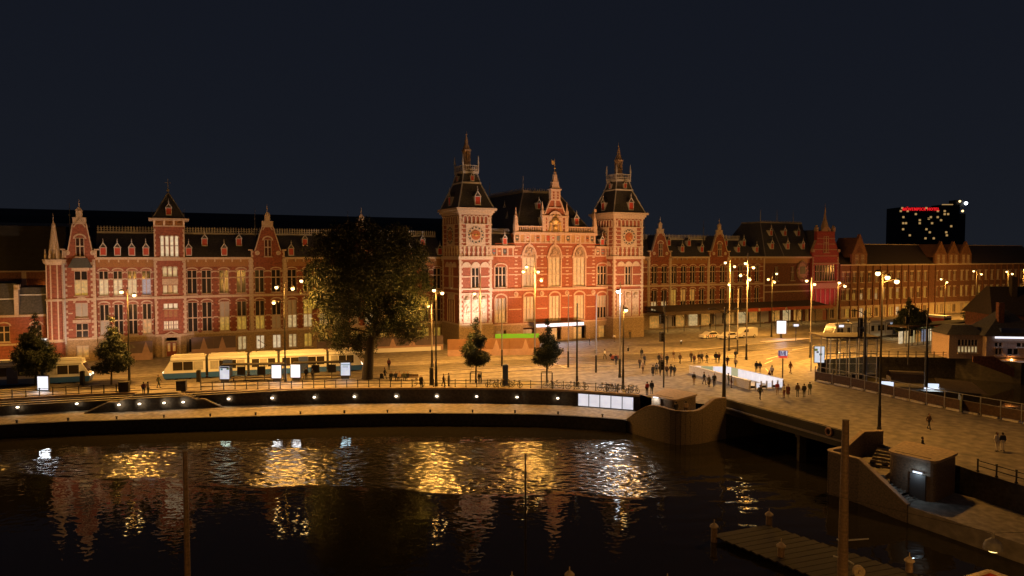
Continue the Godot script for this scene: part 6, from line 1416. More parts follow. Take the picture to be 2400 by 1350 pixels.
func kiosk_house():
	var o := thing("timber_house", "pale timber cafe house with hipped roof, blue dormer and white light strip", "building", Vector3(75.8, 0, -123.5), -0.12)
	var w := MB.new(); var r := MB.new(); var s := MB.new()
	w.wall(-1.2, 4.1, 0.0, 4.1, 0.5, [[0.2, 1.0, 3.4, 3.3]]); w.wall(4.1, 12.5, -2.6, 4.1, 1.8, [[5.5, 0.9, 6.6, 2.0], [7.4, 0.9, 9.2, 2.0], [10.6, 0.9, 11.6, 2.0], [5.4, 2.2, 6.6, 3.0], [8.8, 2.2, 10.4, 3.0], [9.6, -1.2, 10.3, -0.4], [10.6, -1.2, 11.3, -0.4]])
	w.quad(Vector3(4.1, -2.6, -6), Vector3(4.1, -2.6, 1.8), Vector3(4.1, 4.1, 1.8), Vector3(4.1, 4.1, -6)); w.quad(Vector3(-1.2, 0, -6), Vector3(-1.2, 0, 0.5), Vector3(-1.2, 4.1, 0.5), Vector3(-1.2, 4.1, -6)); w.quad(Vector3(12.5, -2.6, 1.8), Vector3(12.5, -2.6, -6), Vector3(12.5, 4.1, -6), Vector3(12.5, 4.1, 1.8))
	part("wall", w, mats["timber_pale"], o)
	r.frust(1.4, -2.4, 4.12, 3.2, 3.4, 5.6, 1.6, 1.6); r.frust(8.3, -1.6, 4.12, 5.0, 4.2, 6.2, 2.6, 2.2); r.frust(8.3, -1.6, 6.2, 2.6, 2.2, 8.2, 0.6, 0.5); part("roof", r, mats["slate"], o)
	var ch := MB.new(); ch.bx(6.9, 5.0, 0.2, 0.9, 4.6, 0.9); part("chimney", ch, mats["brick_dark"], o)
	var dm := MB.new(); dm.box(Vector3(6.2, 4.3, 0.2), Vector3(10.8, 5.4, 2.1)); part("dormer", dm, mats["steel_blue"], o)
	var l := MB.new(); l.box(Vector3(5.3, 3.72, 2.0), Vector3(11.2, 3.98, 2.16)); part("strip_light", l, mats["light_strip"], o)
	area(o, Vector3(8.2, 3.8, 2.25), Vector3(0, -0.5, 1), Vector2(5.8, 0.25), Color(0.85, 0.88, 1.0), 10.0)
	window_unit(o, 1.8, 1.0, 0.38, 3.2, 2.3, 6, 0.5, mats["pane_dark"], mats["window_cream"])
	for q in [[6.05, 0.9, 1.1, 1.1], [8.3, 0.9, 1.8, 1.1], [11.1, 0.9, 1.0, 1.1], [6.0, 2.2, 1.2, 0.8], [9.6, 2.2, 1.6, 0.8], [9.95, -1.2, 0.7, 0.8], [10.95, -1.2, 0.7, 0.8]]: window_unit(o, q[0], q[1], 1.68, q[2], q[3], 2, 0.0, null, mats["pane_dark"])
	var wl := MB.new(); wl.ball(Vector3(8.0, 0.1, 2.0), 0.2, 1.0, 8); part("wall_lamp", wl, mats["bulb_sodium"], o); omni(o, Vector3(8.0, 0.1, 2.0), Color(1, 0.66, 0.3), 5.0)
	s.box(Vector3(4.1, 0.2, 1.8), Vector3(12.5, 0.4, 1.9)); part("trim", s, mats["wood"], o)
	var st := thing("canal_steps", "sloping stair with brown parapet down to the landing by the timber house", "steps", Vector3(79.6, 0, -119.4), -0.12)
	var sm := MB.new(); sm.extr(PackedVector2Array([Vector2(-3.2, -0.1), Vector2(-3.2, 0.9), Vector2(0.0, 0.9), Vector2(4.0, -1.6), Vector2(9.0, -1.6), Vector2(9.0, -2.8), Vector2(4.0, -2.8)]), 0.0, 0.25); part("parapet", sm, mats["brick_dark"], st)
	railing("black railing along the far side of the sunken basin", [Vector2(52.3, -121.3), Vector2(61.4, -124.9), Vector2(75.0, -123.9)], 1.5)
	var h := thing("dark_roof_house", "large dark tiled roof house behind the timber house", "building", Vector3(97, 0, -138), -0.1)
	var m := MB.new(); m.box(Vector3(-7, 0, -6), Vector3(16, 6.5, 4)); part("wall", m, mats["brick_dark"], h)
	var rr := MB.new(); rr.frust(4.5, -1, 6.5, 12.0, 5.5, 11.6, 10.0, 0.6); rr.bx(-2.0, 9, 1.0, 1.0, 4.5, 1.0); part("roof", rr, mats["tile_brown"], h)
	var ye := thing("yellow_gable_house", "narrow ochre house front with white ornaments at the edge of view", "building", Vector3(87.5, 0, -117.0), -0.2)
	var yw := MB.new(); yw.box(Vector3(-0.6, -2.6, -6), Vector3(6, 6.6, 0)); part("wall", yw, mats["ochre"], ye)
	for k in 3: window_unit(ye, 0.9 + k * 1.8, 2.6, 0.08, 1.1, 2.4, 2, 0.5, mats["window_dim"], mats["window_dim"])
	var yt := MB.new(); yt.box(Vector3(-0.8, 6.6, -6), Vector3(6, 6.9, 0.3)); yt.box(Vector3(-0.7, -2.6, 0.0), Vector3(-0.2, 6.6, 0.15)); part("trim", yt, mats["stone_cream"], ye)

func hotel():
	var o := thing("hotel_block", "distant dark tower block with scattered lit windows and red rooftop sign", "building", Vector3(306, 0, -530), 0.0)
	var m := MB.new(); m.box(Vector3(-23.0, 0, -20), Vector3(20, 52.5, 0)); m.box(Vector3(20, 0, -20), Vector3(25.5, 48, -2)); m.box(Vector3(6, 52.5, -12), Vector3(21, 54.2, -2)); m.box(Vector3(19, 52.5, -12), Vector3(25, 58.0, -4)); part("wall", m, mats["hotel_dark"], o)
	var fl := MB.new()
	for k in 14: fl.box(Vector3(-23.1, 22.0 + k * 2.2, -0.05), Vector3(20.1, 22.5 + k * 2.2, 0.25))
	part("floor_band", fl, mats["hotel_band"], o)
	for q in [[-22, 13], [-18, 12], [-23, 12], [-21, 10], [-21, 8], [-19, 8], [-21, 6], [-9, 9], [-9, 8], [-4.5, 13], [-2.5, 9.5], [-1, 10], [0, 8], [4, 12], [4, 10], [6.5, 9], [9, 12], [9, 11], [11.5, 11], [-4, 6], [-1.5, 5], [10.5, 5], [11, 4], [-4.5, 3], [-16, 4], [14, 7], [-12, 11], [1.5, 3]]:
		var w := MB.new(); w.box(Vector3(q[0] - 0.75, 22.55 + q[1] * 2.2, 0.0), Vector3(q[0] + 0.75, 23.95 + q[1] * 2.2, 0.12)); part("window", w, mats["window_far"], o)
	var tl := MB.new(); tl.box(Vector3(8, 54.2, -2), Vector3(16, 54.8, -1.7)); part("roof_light", tl, mats["window_far"], o)
	for q in [[22.0, 57.0, -3.6], [23.0, 49.8, -1.6], [26.2, 55.5, -3.0]]: var b := MB.new(); b.ball(Vector3(q[0], q[1], q[2]), 0.8 if q[0] < 25 else 1.2, 1.0, 8); part("roof_lamp", b, mats["bulb_cool" if q[0] > 25 else "bulb_warm"], o)
	lettering(o, "lit_sign", "MÖVENPICK HOTEL", Vector3(-8.6, 51.0, 0.4), 2.2, mats["sign_red_glow"], 0.0, 0.3, true)

func tram_stop_east():
	tram("white and pale tram waiting at the far platform, front facing the curve", Vector3(78.5, 0, -157.0), atan2(21, 37) , [6.5, 6.0, 5.5, 6.5, 6.5], mats["tram_white"])
	var b := thing("red_bus", "red and white city bus coming round by the pointed gables", "bus", Vector3(103.6, 0, -173.5), 0.35)
	var m := MB.new(); m.box(Vector3(-1.25, 0.4, -5), Vector3(1.25, 3.1, 1.0)); part("body", m, mats["red_paint"], b)
	var r := MB.new(); r.box(Vector3(-1.27, 2.6, -5), Vector3(1.27, 3.12, 1.02)); part("roof", r, mats["tram_white"], b)
	var w := MB.new(); w.box(Vector3(-1.1, 1.3, 1.0), Vector3(1.1, 2.55, 1.05)); part("windscreen", w, mats["pane_dark"], b)
	for k in 4: var sw := MB.new(); sw.box(Vector3(1.25, 1.4, -4.6 + k * 1.35), Vector3(1.28, 2.4, -3.5 + k * 1.35)); part("window", sw, mats["tram_window_lit"], b)
	for s in [-0.9, 0.9]: var h := MB.new(); h.ball(Vector3(s, 0.8, 1.03), 0.16, 1.0, 8); part("headlight", h, mats["bulb_warm"], b)
	for z in [-0.6, -3.8]: for s in [-1.1, 1.1]: var t := MB.new(); t.tube(Vector3(s - 0.12, 0.45, z), Vector3(s + 0.12, 0.45, z), 0.45, 0.45, 10); part("wheel", t, mats["rubber"], b)
	for q in [[58.0, -147.6, "small lit stop sign on a post left of the white tram"], [66.5, -146.0, "lit stop sign above the white tram front"], [80.0, -152.0, "lit stop sign by the platform shop"]]:
		var o := thing("stop_sign", q[2], "sign", Vector3(q[0], 0, q[1])); var p := MB.new(); p.tube(Vector3.ZERO, Vector3(0, 3.2, 0), 0.06, 0.06, 6); part("post", p, mats["iron_black"], o)
		var s := MB.new(); s.box(Vector3(-0.6, 3.0, -0.1), Vector3(0.6, 3.6, 0.08)); part("frame", s, mats["steel_blue"], o); var f := MB.new(); f.box(Vector3(-0.5, 3.08, 0.08), Vector3(0.5, 3.52, 0.1)); part("sign_light", f, mats["light_cool"], o)
	var k := thing("platform_shop", "long bright glass platform kiosk under a flat canopy by the far tram", "kiosk", Vector3(84.5, 0, -146), atan2(21, 37))
	var rf := MB.new(); rf.box(Vector3(-11, 3.6, -2), Vector3(13, 3.9, 2)); part("canopy", rf, mats["canopy_brown"], k)
	for i in 12:
		var g := MB.new(); g.box(Vector3(-10.4 + i * 1.9, 0.3, -0.1), Vector3(-9.1 + i * 1.9, 2.7, 0.0)); part("shop_window", g, mats[["window_white", "window_cream", "light_dim", "window_gold", "window_blue"][i % 5]], k)
		var p := MB.new(); p.bx(-10.6 + i * 1.9, 0, 1.6, 0.12, 3.6, 0.12); part("post", p, mats["steel_dark"], k)
	var ls := MB.new(); ls.box(Vector3(-10.5, 3.5, 0.2), Vector3(12.5, 3.58, 0.6)); part("strip_lamp", ls, mats["light_dim"], k)
	area(k, Vector3(0, 3.4, 0.8), Vector3(0, -1, 0.2), Vector2(22, 1), Color(1, 0.88, 0.62), 40.0)

func near_side():
	# the near mast and poles, jetty with capped piles, hanging lamp, red boat
	var o := thing("catenary_mast", "tall near wooden-brown mast with side arms and round lamp box", "mast", Vector3(20.9, WATER - 1.5, -45.0))
	var p := MB.new(); p.tube(Vector3(0, 0, 0), Vector3(0, 12.3, 0), 0.36, 0.2, 12); part("pole", p, mats["mast_brown"], o)
	var a := MB.new(); a.tube(Vector3(0, 4.6, 0), Vector3(1.6, 4.72, 0), 0.05, 0.04, 6); a.tube(Vector3(-0.4, 4.7, 0), Vector3(0, 4.55, 0), 0.05, 0.05, 6); a.tube(Vector3(-0.6, 3.6, 0), Vector3(0, 3.5, 0), 0.05, 0.05, 6); a.tube(Vector3(0, 3.5, 0), Vector3(0.7, 3.1, 0), 0.05, 0.05, 6); part("side_arm", a, mats["zinc_white"], o)
	var d := MB.new(); d.tube(Vector3(0.95, 2.7, 0.0), Vector3(0.95, 2.7, 0.28), 0.36, 0.36, 16); d.tube(Vector3(0.95, 2.7, 0.28), Vector3(0.95, 2.7, 0.36), 0.14, 0.1, 10); part("round_box", d, mats["stone_cream"], o)
	var q := thing("mooring_pole", "tall slim brown mooring pole standing in the dark water", "pole", Vector3(-21.2, WATER - 1.5, -46.5)); var qp := MB.new(); qp.tube(Vector3.ZERO, Vector3(0, 9.9, 0), 0.2, 0.14, 10); part("pole", qp, mats["mast_brown"], q)
	var q2 := thing("mooring_pole", "thin dark pole in the water amid the orange lamp reflections", "pole", Vector3(1.0, WATER - 1.5, -53.0)); var q2p := MB.new(); q2p.tube(Vector3.ZERO, Vector3(0, 8.0, 0), 0.08, 0.06, 8); part("pole", q2p, mats["iron_black"], q2)
	var jt := thing("jetty", "dark plank jetty low on the water with capped piles", "jetty", Vector3(18.5, WATER, -50.5), 0.0)
	var piles := [[14.9, -52.6, "far west corner"], [19.8, -55.0, "far tip"], [18.5, -49.0, "middle of its near side"], [26.0, -46.6, "beside the boat"]]
	for k in 18:
		var t := k / 18.0
		var m := MB.new(); var s0 := Vector3(14.9, 0.35, -52.6).lerp(Vector3(22.0, 0.35, -42.0), t); var s1 := Vector3(19.8, 0.35, -54.6).lerp(Vector3(28.0, 0.35, -44.0), t)
		m.bar(s0 - Vector3(18.5, 0, -50.5), s1 - Vector3(18.5, 0, -50.5), 0.64, 0.1); part("plank", m, mats["deck_wood"], jt)
	for e in piles + [[3.6, -44.5, "alone in the middle water"], [0.0, -43.8, "alone, west of its twin"], [9.5, -43.5, "low in the dark water"]]:
		var pl := thing("capped_pile", "brown mooring pile with pale pointed cap, " + e[2], "pile", Vector3(e[0], WATER - 1.0, e[1]), 0.0, "mooring piles with pale caps")
		var m := MB.new(); m.tube(Vector3.ZERO, Vector3(0, 2.1, 0), 0.24, 0.22, 10); part("post", m, mats["mast_brown"], pl); var c := MB.new(); c.lathe(Vector3(0, 2.1, 0), [[0.32, 0.0], [0.32, 0.08], [0.12, 0.26], [0.04, 0.3], [0.03, 0.55], [0.0, 0.56]], 10); part("cap", c, mats["stone_cream"], pl)
	var b := thing("moored_boat", "red and cream open boat moored at the near quay", "boat", Vector3(31.0, WATER, -41.2), 0.45)
	var hull := MB.new(); var deck := MB.new(); var rim := MB.new()
	var n := 12; var L := []; var R := []
	for k in n + 1:
		var t := float(k) / n; var wd := 1.3 * minf(1.0, sqrt(maxf(1.0 - pow(maxf(0.0, t - 0.45) / 0.55, 2.2), 0.0)) + 0.0)
		L.append(Vector3(-wd, 1.0 + t * t * 0.3, -4.0 + t * 8.0)); R.append(Vector3(wd, 1.0 + t * t * 0.3, -4.0 + t * 8.0))
	for k in n:
		for q3 in [[L, -1.0], [R, 1.0]]:
			var s0: Vector3 = q3[0][k]; var s1: Vector3 = q3[0][k + 1]
			hull.quad(Vector3(s0.x * 0.8, -0.3, s0.z), Vector3(s1.x * 0.8, -0.3, s1.z), s1, s0); rim.bar(s0, s1, 0.24, 0.14)
		deck.quad(L[k] - Vector3.UP * 0.3, L[k + 1] - Vector3.UP * 0.3, R[k + 1] - Vector3.UP * 0.3, R[k] - Vector3.UP * 0.3)
	hull.quad(L[0], R[0], R[0] * Vector3(0.8, 0, 1) - Vector3.UP * 0.3, L[0] * Vector3(0.8, 0, 1) - Vector3.UP * 0.3); rim.bar(L[0], R[0], 0.24, 0.14)
	part("hull", hull, mats["red_paint"], b); part("deck", deck, mats["wood"], b); part("gunwale", rim, mats["stone_cream"], b)
	for k in 5: var th := MB.new(); th.box(Vector3(-1.0, 0.85, -3.2 + k * 1.1), Vector3(1.0, 0.92, -2.5 + k * 1.1)); part("thwart", th, mats["deck_wood"], b)
	var hl := thing("hanging_lamp", "big domed lamp hanging on a wire over the near water, lit warm", "lamp", Vector3(28.0, 0.55, -41.5))
	var dome := MB.new(); dome.lathe(Vector3.ZERO, [[0.52, -0.05], [0.5, 0.15], [0.4, 0.4], [0.2, 0.55], [0.08, 0.6], [0.08, 0.9], [0.0, 0.92]], 16); part("dome", dome, mats["zinc_dull"], hl)
	var bl := MB.new(); bl.lathe(Vector3.ZERO, [[0.0, -0.2], [0.25, -0.17], [0.46, -0.05]], 14); part("lamp_glass", bl, mats["bulb_hang"], hl)
	var wire := MB.new(); wire.tube(Vector3(-12, 3.4, -1.5), Vector3(0, 0.9, 0), 0.015, 0.015, 5); wire.tube(Vector3(0, 0.9, 0), Vector3(9, 2.2, 2.5), 0.015, 0.015, 5); part("wire", wire, mats["iron_black"], hl)
	spot(hl, Vector3(0, -0.35, 0), Vector3(0.0, -1, 0.05), Color(1.0, 0.72, 0.36), 16.0, 82.0, 0.4)
	for x in [-20.0, 27.0]: lamp_post(["unseen street lamp added on the near bank to light the left mooring pole", "unseen street lamp added on the near bank to light the brown mast"][0 if x < 0 else 1], Vector3(x, 0, -26.5), 4.2, "iron_black", [[0, 4.0, 0.2]], 170.0, "street lamps on the near bank")  # two lamps added below the frame to brighten the pole and the mast
	lamp_post("street lamp on the near bank, just out of sight below", Vector3(14, 0, -26), 4.4, "iron_black", [[0, 4.2, 0.2]], 110.0, "street lamps on the near bank")

# ------------------------------------------------------------------ people and trees
var cloth := {"white": Color(0.62, 0.58, 0.52), "black": Color(0.018, 0.018, 0.02), "brown": Color(0.09, 0.05, 0.03), "navy": Color(0.02, 0.028, 0.06), "tan": Color(0.35, 0.25, 0.16), "grey": Color(0.1, 0.095, 0.1), "olive": Color(0.05, 0.055, 0.03), "red": Color(0.3, 0.03, 0.03), "maroon": Color(0.1, 0.025, 0.03), "rust": Color(0.22, 0.08, 0.03), "blue": Color(0.05, 0.08, 0.16)}
var person_meshes := {}

func limbs(pose: String, coat: bool) -> Array:   # [from, to, r0, r1, what]
	var b := []
	var s := 0.0 if pose != "walk" else 0.2
	var hip := Vector3(0, 0.94, 0)
	if pose == "sit": hip = Vector3(0, 0.5, 0)
	var up := hip.y - 0.94
	b.append([Vector3(-0.07, 0.95 + up, 0), Vector3(0.07, 0.95 + up, 0), 0.125, 0.125, "legs" if not coat else "top"])
	for k in [-1.0, 1.0]:
		b.append([Vector3(k * 0.07, 1.06 + up, 0), Vector3(k * 0.1, 1.34 + up, 0.01), 0.11, 0.105, "top"])
		b.append([Vector3(0, 1.42 + up, -0.01), Vector3(k * 0.17, 1.41 + up, -0.01), 0.07, 0.065, "top"])
		var el := Vector3(k * 0.25, 1.13 + up, -0.03 + k * s * 0.5); var wr := Vector3(k * 0.23, 0.9 + up, 0.08 + k * s * 0.9)
		if pose == "sit": el = Vector3(k * 0.24, 1.14 + up, 0.05); wr = Vector3(k * 0.15, 0.98 + up, 0.26)
		b.append([Vector3(k * 0.19, 1.4 + up, -0.01), el, 0.06, 0.05, "top"]); b.append([el, wr, 0.05, 0.038, "top"])
		var hd := (wr - el).normalized()
		b.append([wr + hd * 0.02, wr + hd * 0.09, 0.034, 0.036, "skin"])
		for f in 4: b.append([wr + hd * 0.09 + Vector3(0, 0, (f - 1.5) * 0.02), wr + hd * (0.17 - absf(f - 1.2) * 0.012) + Vector3(-k * 0.012, 0, (f - 1.5) * 0.02 + 0.01), 0.013, 0.011, "skin"])
		b.append([wr + hd * 0.04, wr + hd * 0.1 + Vector3(-k * 0.03, 0, 0.045), 0.014, 0.012, "skin"])
		var kn := Vector3(k * 0.1, 0.5, 0.03 - k * s * 0.7); var an := Vector3(k * 0.1, 0.09, -0.02 - k * s * 1.3)
		if pose == "sit": kn = Vector3(k * 0.12, 0.5, 0.42); an = Vector3(k * 0.12, 0.09, 0.4)
		b.append([hip + Vector3(k * 0.085, 0, 0), kn, 0.09, 0.062, "legs"]); b.append([kn, an, 0.06, 0.042, "legs"])
		b.append([an + Vector3(0, -0.04, -0.03), an + Vector3(0, -0.05, 0.15), 0.045, 0.04, "shoe"])
		if coat: b.append([hip + Vector3(k * 0.08, 0.1, 0), Vector3(k * 0.1, 0.55, 0), 0.13, 0.15, "top"])
	b.append([Vector3(0, 1.44 + up, 0), Vector3(0, 1.54 + up, 0.01), 0.055, 0.05, "skin"])
	b.append([Vector3(0, 1.585 + up, 0.035), Vector3(0, 1.65 + up, 0.02), 0.075, 0.09, "skin"])
	b.append([Vector3(0, 1.62 + up, 0.115), Vector3(0, 1.6 + up, 0.13), 0.014, 0.016, "skin"])
	for k in [-1.0, 1.0]: b.append([Vector3(k * 0.09, 1.63 + up, 0.02), Vector3(k * 0.092, 1.6 + up, 0.02), 0.018, 0.014, "skin"])
	b.append([Vector3(0, 1.67 + up, -0.015), Vector3(0, 1.62 + up, -0.04), 0.097, 0.085, "hair"])
	return b

func field(p: Vector3, bones: Array, near: Array) -> float:
	var d := 1e9
	for i in near:
		var q: Array = bones[i]
		var a: Vector3 = q[0]; var ab: Vector3 = q[5]
		var t := clampf((p - a).dot(ab) * q[6], 0.0, 1.0)
		var e: float = (p - a - ab * t).length() - lerpf(q[2], q[3], t)
		var k: float = 0.03
		var h := maxf(k - absf(d - e), 0.0) / k
		d = minf(d, e) - h * h * k * 0.25
	return d

func person_mesh(top: String, legs: String, pose: String) -> ArrayMesh:
	var coat := pose == "coat"
	var key := top + legs + pose
	if person_meshes.has(key): return person_meshes[key]
	var shape_key := "shape_" + pose
	if not person_meshes.has(shape_key): person_meshes[shape_key] = net(limbs(pose, coat))
	var sh: Array = person_meshes[shape_key]
	var skin := Color(0.32, 0.19, 0.13); var hair := Color(0.03, 0.02, 0.015)
	var arr := []; arr.resize(Mesh.ARRAY_MAX)
	var cols := PackedColorArray()
	for w in sh[3]: cols.append({"top": cloth[top], "legs": cloth[legs], "skin": skin, "hair": hair, "shoe": Color(0.02, 0.018, 0.016)}[w])
	arr[Mesh.ARRAY_VERTEX] = sh[0]; arr[Mesh.ARRAY_NORMAL] = sh[1]; arr[Mesh.ARRAY_INDEX] = sh[2]; arr[Mesh.ARRAY_COLOR] = cols
	var m := ArrayMesh.new(); m.add_surface_from_arrays(Mesh.PRIMITIVE_TRIANGLES, arr)
	person_meshes[key] = m
	return m

func net(bones: Array) -> Array:   # surface nets over the joined limbs
	var c := 0.034
	for q in bones: q.append(q[1] - q[0]); q.append(1.0 / maxf((q[1] - q[0]).length_squared(), 1e-9))
	var lo := Vector3(1e9, 1e9, 1e9); var hi := -lo
	for q in bones:
		for k in 2:
			var r: Vector3 = Vector3.ONE * (q[2 + k] + c * 2)
			lo = lo.min(q[k] - r); hi = hi.max(q[k] + r)
	var n := Vector3i(((hi - lo) / c).ceil()) + Vector3i.ONE
	var f := PackedFloat32Array(); f.resize(n.x * n.y * n.z)
	for y in n.y:
		var py := lo.y + y * c
		var row := []
		for i in bones.size():
			var q: Array = bones[i]; var r: float = maxf(q[2], q[3]) + 0.08
			if py > minf(q[0].y, q[1].y) - r and py < maxf(q[0].y, q[1].y) + r: row.append(i)
		for z in n.z:
			for x in n.x: f[(y * n.z + z) * n.x + x] = field(lo + Vector3(x, y, z) * c, bones, row)
	var all := range(bones.size())
	var where := {}; var vs := PackedVector3Array(); var ns := PackedVector3Array(); var what := []; var idx := PackedInt32Array()
	var co := [Vector3i(0, 0, 0), Vector3i(1, 0, 0), Vector3i(0, 1, 0), Vector3i(1, 1, 0), Vector3i(0, 0, 1), Vector3i(1, 0, 1), Vector3i(0, 1, 1), Vector3i(1, 1, 1)]
	var ed := [[0, 1], [2, 3], [4, 5], [6, 7], [0, 2], [1, 3], [4, 6], [5, 7], [0, 4], [1, 5], [2, 6], [3, 7]]
	for y in n.y - 1:
		for z in n.z - 1:
			for x in n.x - 1:
				var v := []; var ins := 0
				for o in co:
					var g := f[((y + o.y) * n.z + z + o.z) * n.x + x + o.x]; v.append(g); ins += 1 if g < 0 else 0
				if ins == 0 or ins == 8: continue
				var p := Vector3.ZERO; var k := 0
				for e in ed:
					var a: float = v[e[0]]; var b: float = v[e[1]]
					if (a < 0) != (b < 0): p += Vector3(co[e[0]]).lerp(Vector3(co[e[1]]), a / (a - b)); k += 1
				p = lo + (Vector3(x, y, z) + p / k) * c
				where[Vector3i(x, y, z)] = vs.size(); vs.append(p)
				var gx := (v[1] + v[3] + v[5] + v[7] - v[0] - v[2] - v[4] - v[6]) as float; var gy := (v[2] + v[3] + v[6] + v[7] - v[0] - v[1] - v[4] - v[5]) as float; var gz := (v[4] + v[5] + v[6] + v[7] - v[0] - v[1] - v[2] - v[3]) as float
				ns.append(Vector3(gx, gy, gz).normalized())
				var best := 1e9; var w := "top"
				for q in bones:
					var t := clampf((p - q[0]).dot(q[5]) * q[6], 0.0, 1.0); var e: float = (p - q[0] - q[5] * t).length() - lerpf(q[2], q[3], t)
					if e < best: best = e; w = q[4]
				what.append(w)
	for y in range(1, n.y - 1):
		for z in range(1, n.z - 1):
			for x in range(1, n.x - 1):
				var a := f[(y * n.z + z) * n.x + x] < 0
				for ax in 3:
					var d := [Vector3i(1, 0, 0), Vector3i(0, 1, 0), Vector3i(0, 0, 1)][ax] as Vector3i
					var b := f[((y + d.y) * n.z + z + d.z) * n.x + x + d.x] < 0
					if a == b: continue
					var e1: Vector3i = [Vector3i(0, 1, 0), Vector3i(0, 0, 1), Vector3i(1, 0, 0)][ax]; var e2: Vector3i = [Vector3i(0, 0, 1), Vector3i(1, 0, 0), Vector3i(0, 1, 0)][ax]
					var o := Vector3i(x, y, z)
					var q := [where.get(o, -1), where.get(o - e1, -1), where.get(o - e1 - e2, -1), where.get(o - e2, -1)]
					if q.min() < 0: continue
					if a: q.reverse()
					idx.append_array(PackedInt32Array([q[0], q[1], q[2], q[0], q[2], q[3]]))
	return [vs, ns, idx, what]

func person(x: float, z: float, label: String, top: String, legs: String, pose: String, turn: float, y := 0.0, high := 1.0):
	var o := MeshInstance3D.new()
	o.name = numbered("person"); o.mesh = person_mesh(top, legs, pose); o.material_override = mats["clothes"]
	add_child(o); o.position = Vector3(x, y, z); o.rotation.y = deg_to_rad(turn); o.scale = Vector3.ONE * high
	tag(o, label, "person", "people on the station square at night")

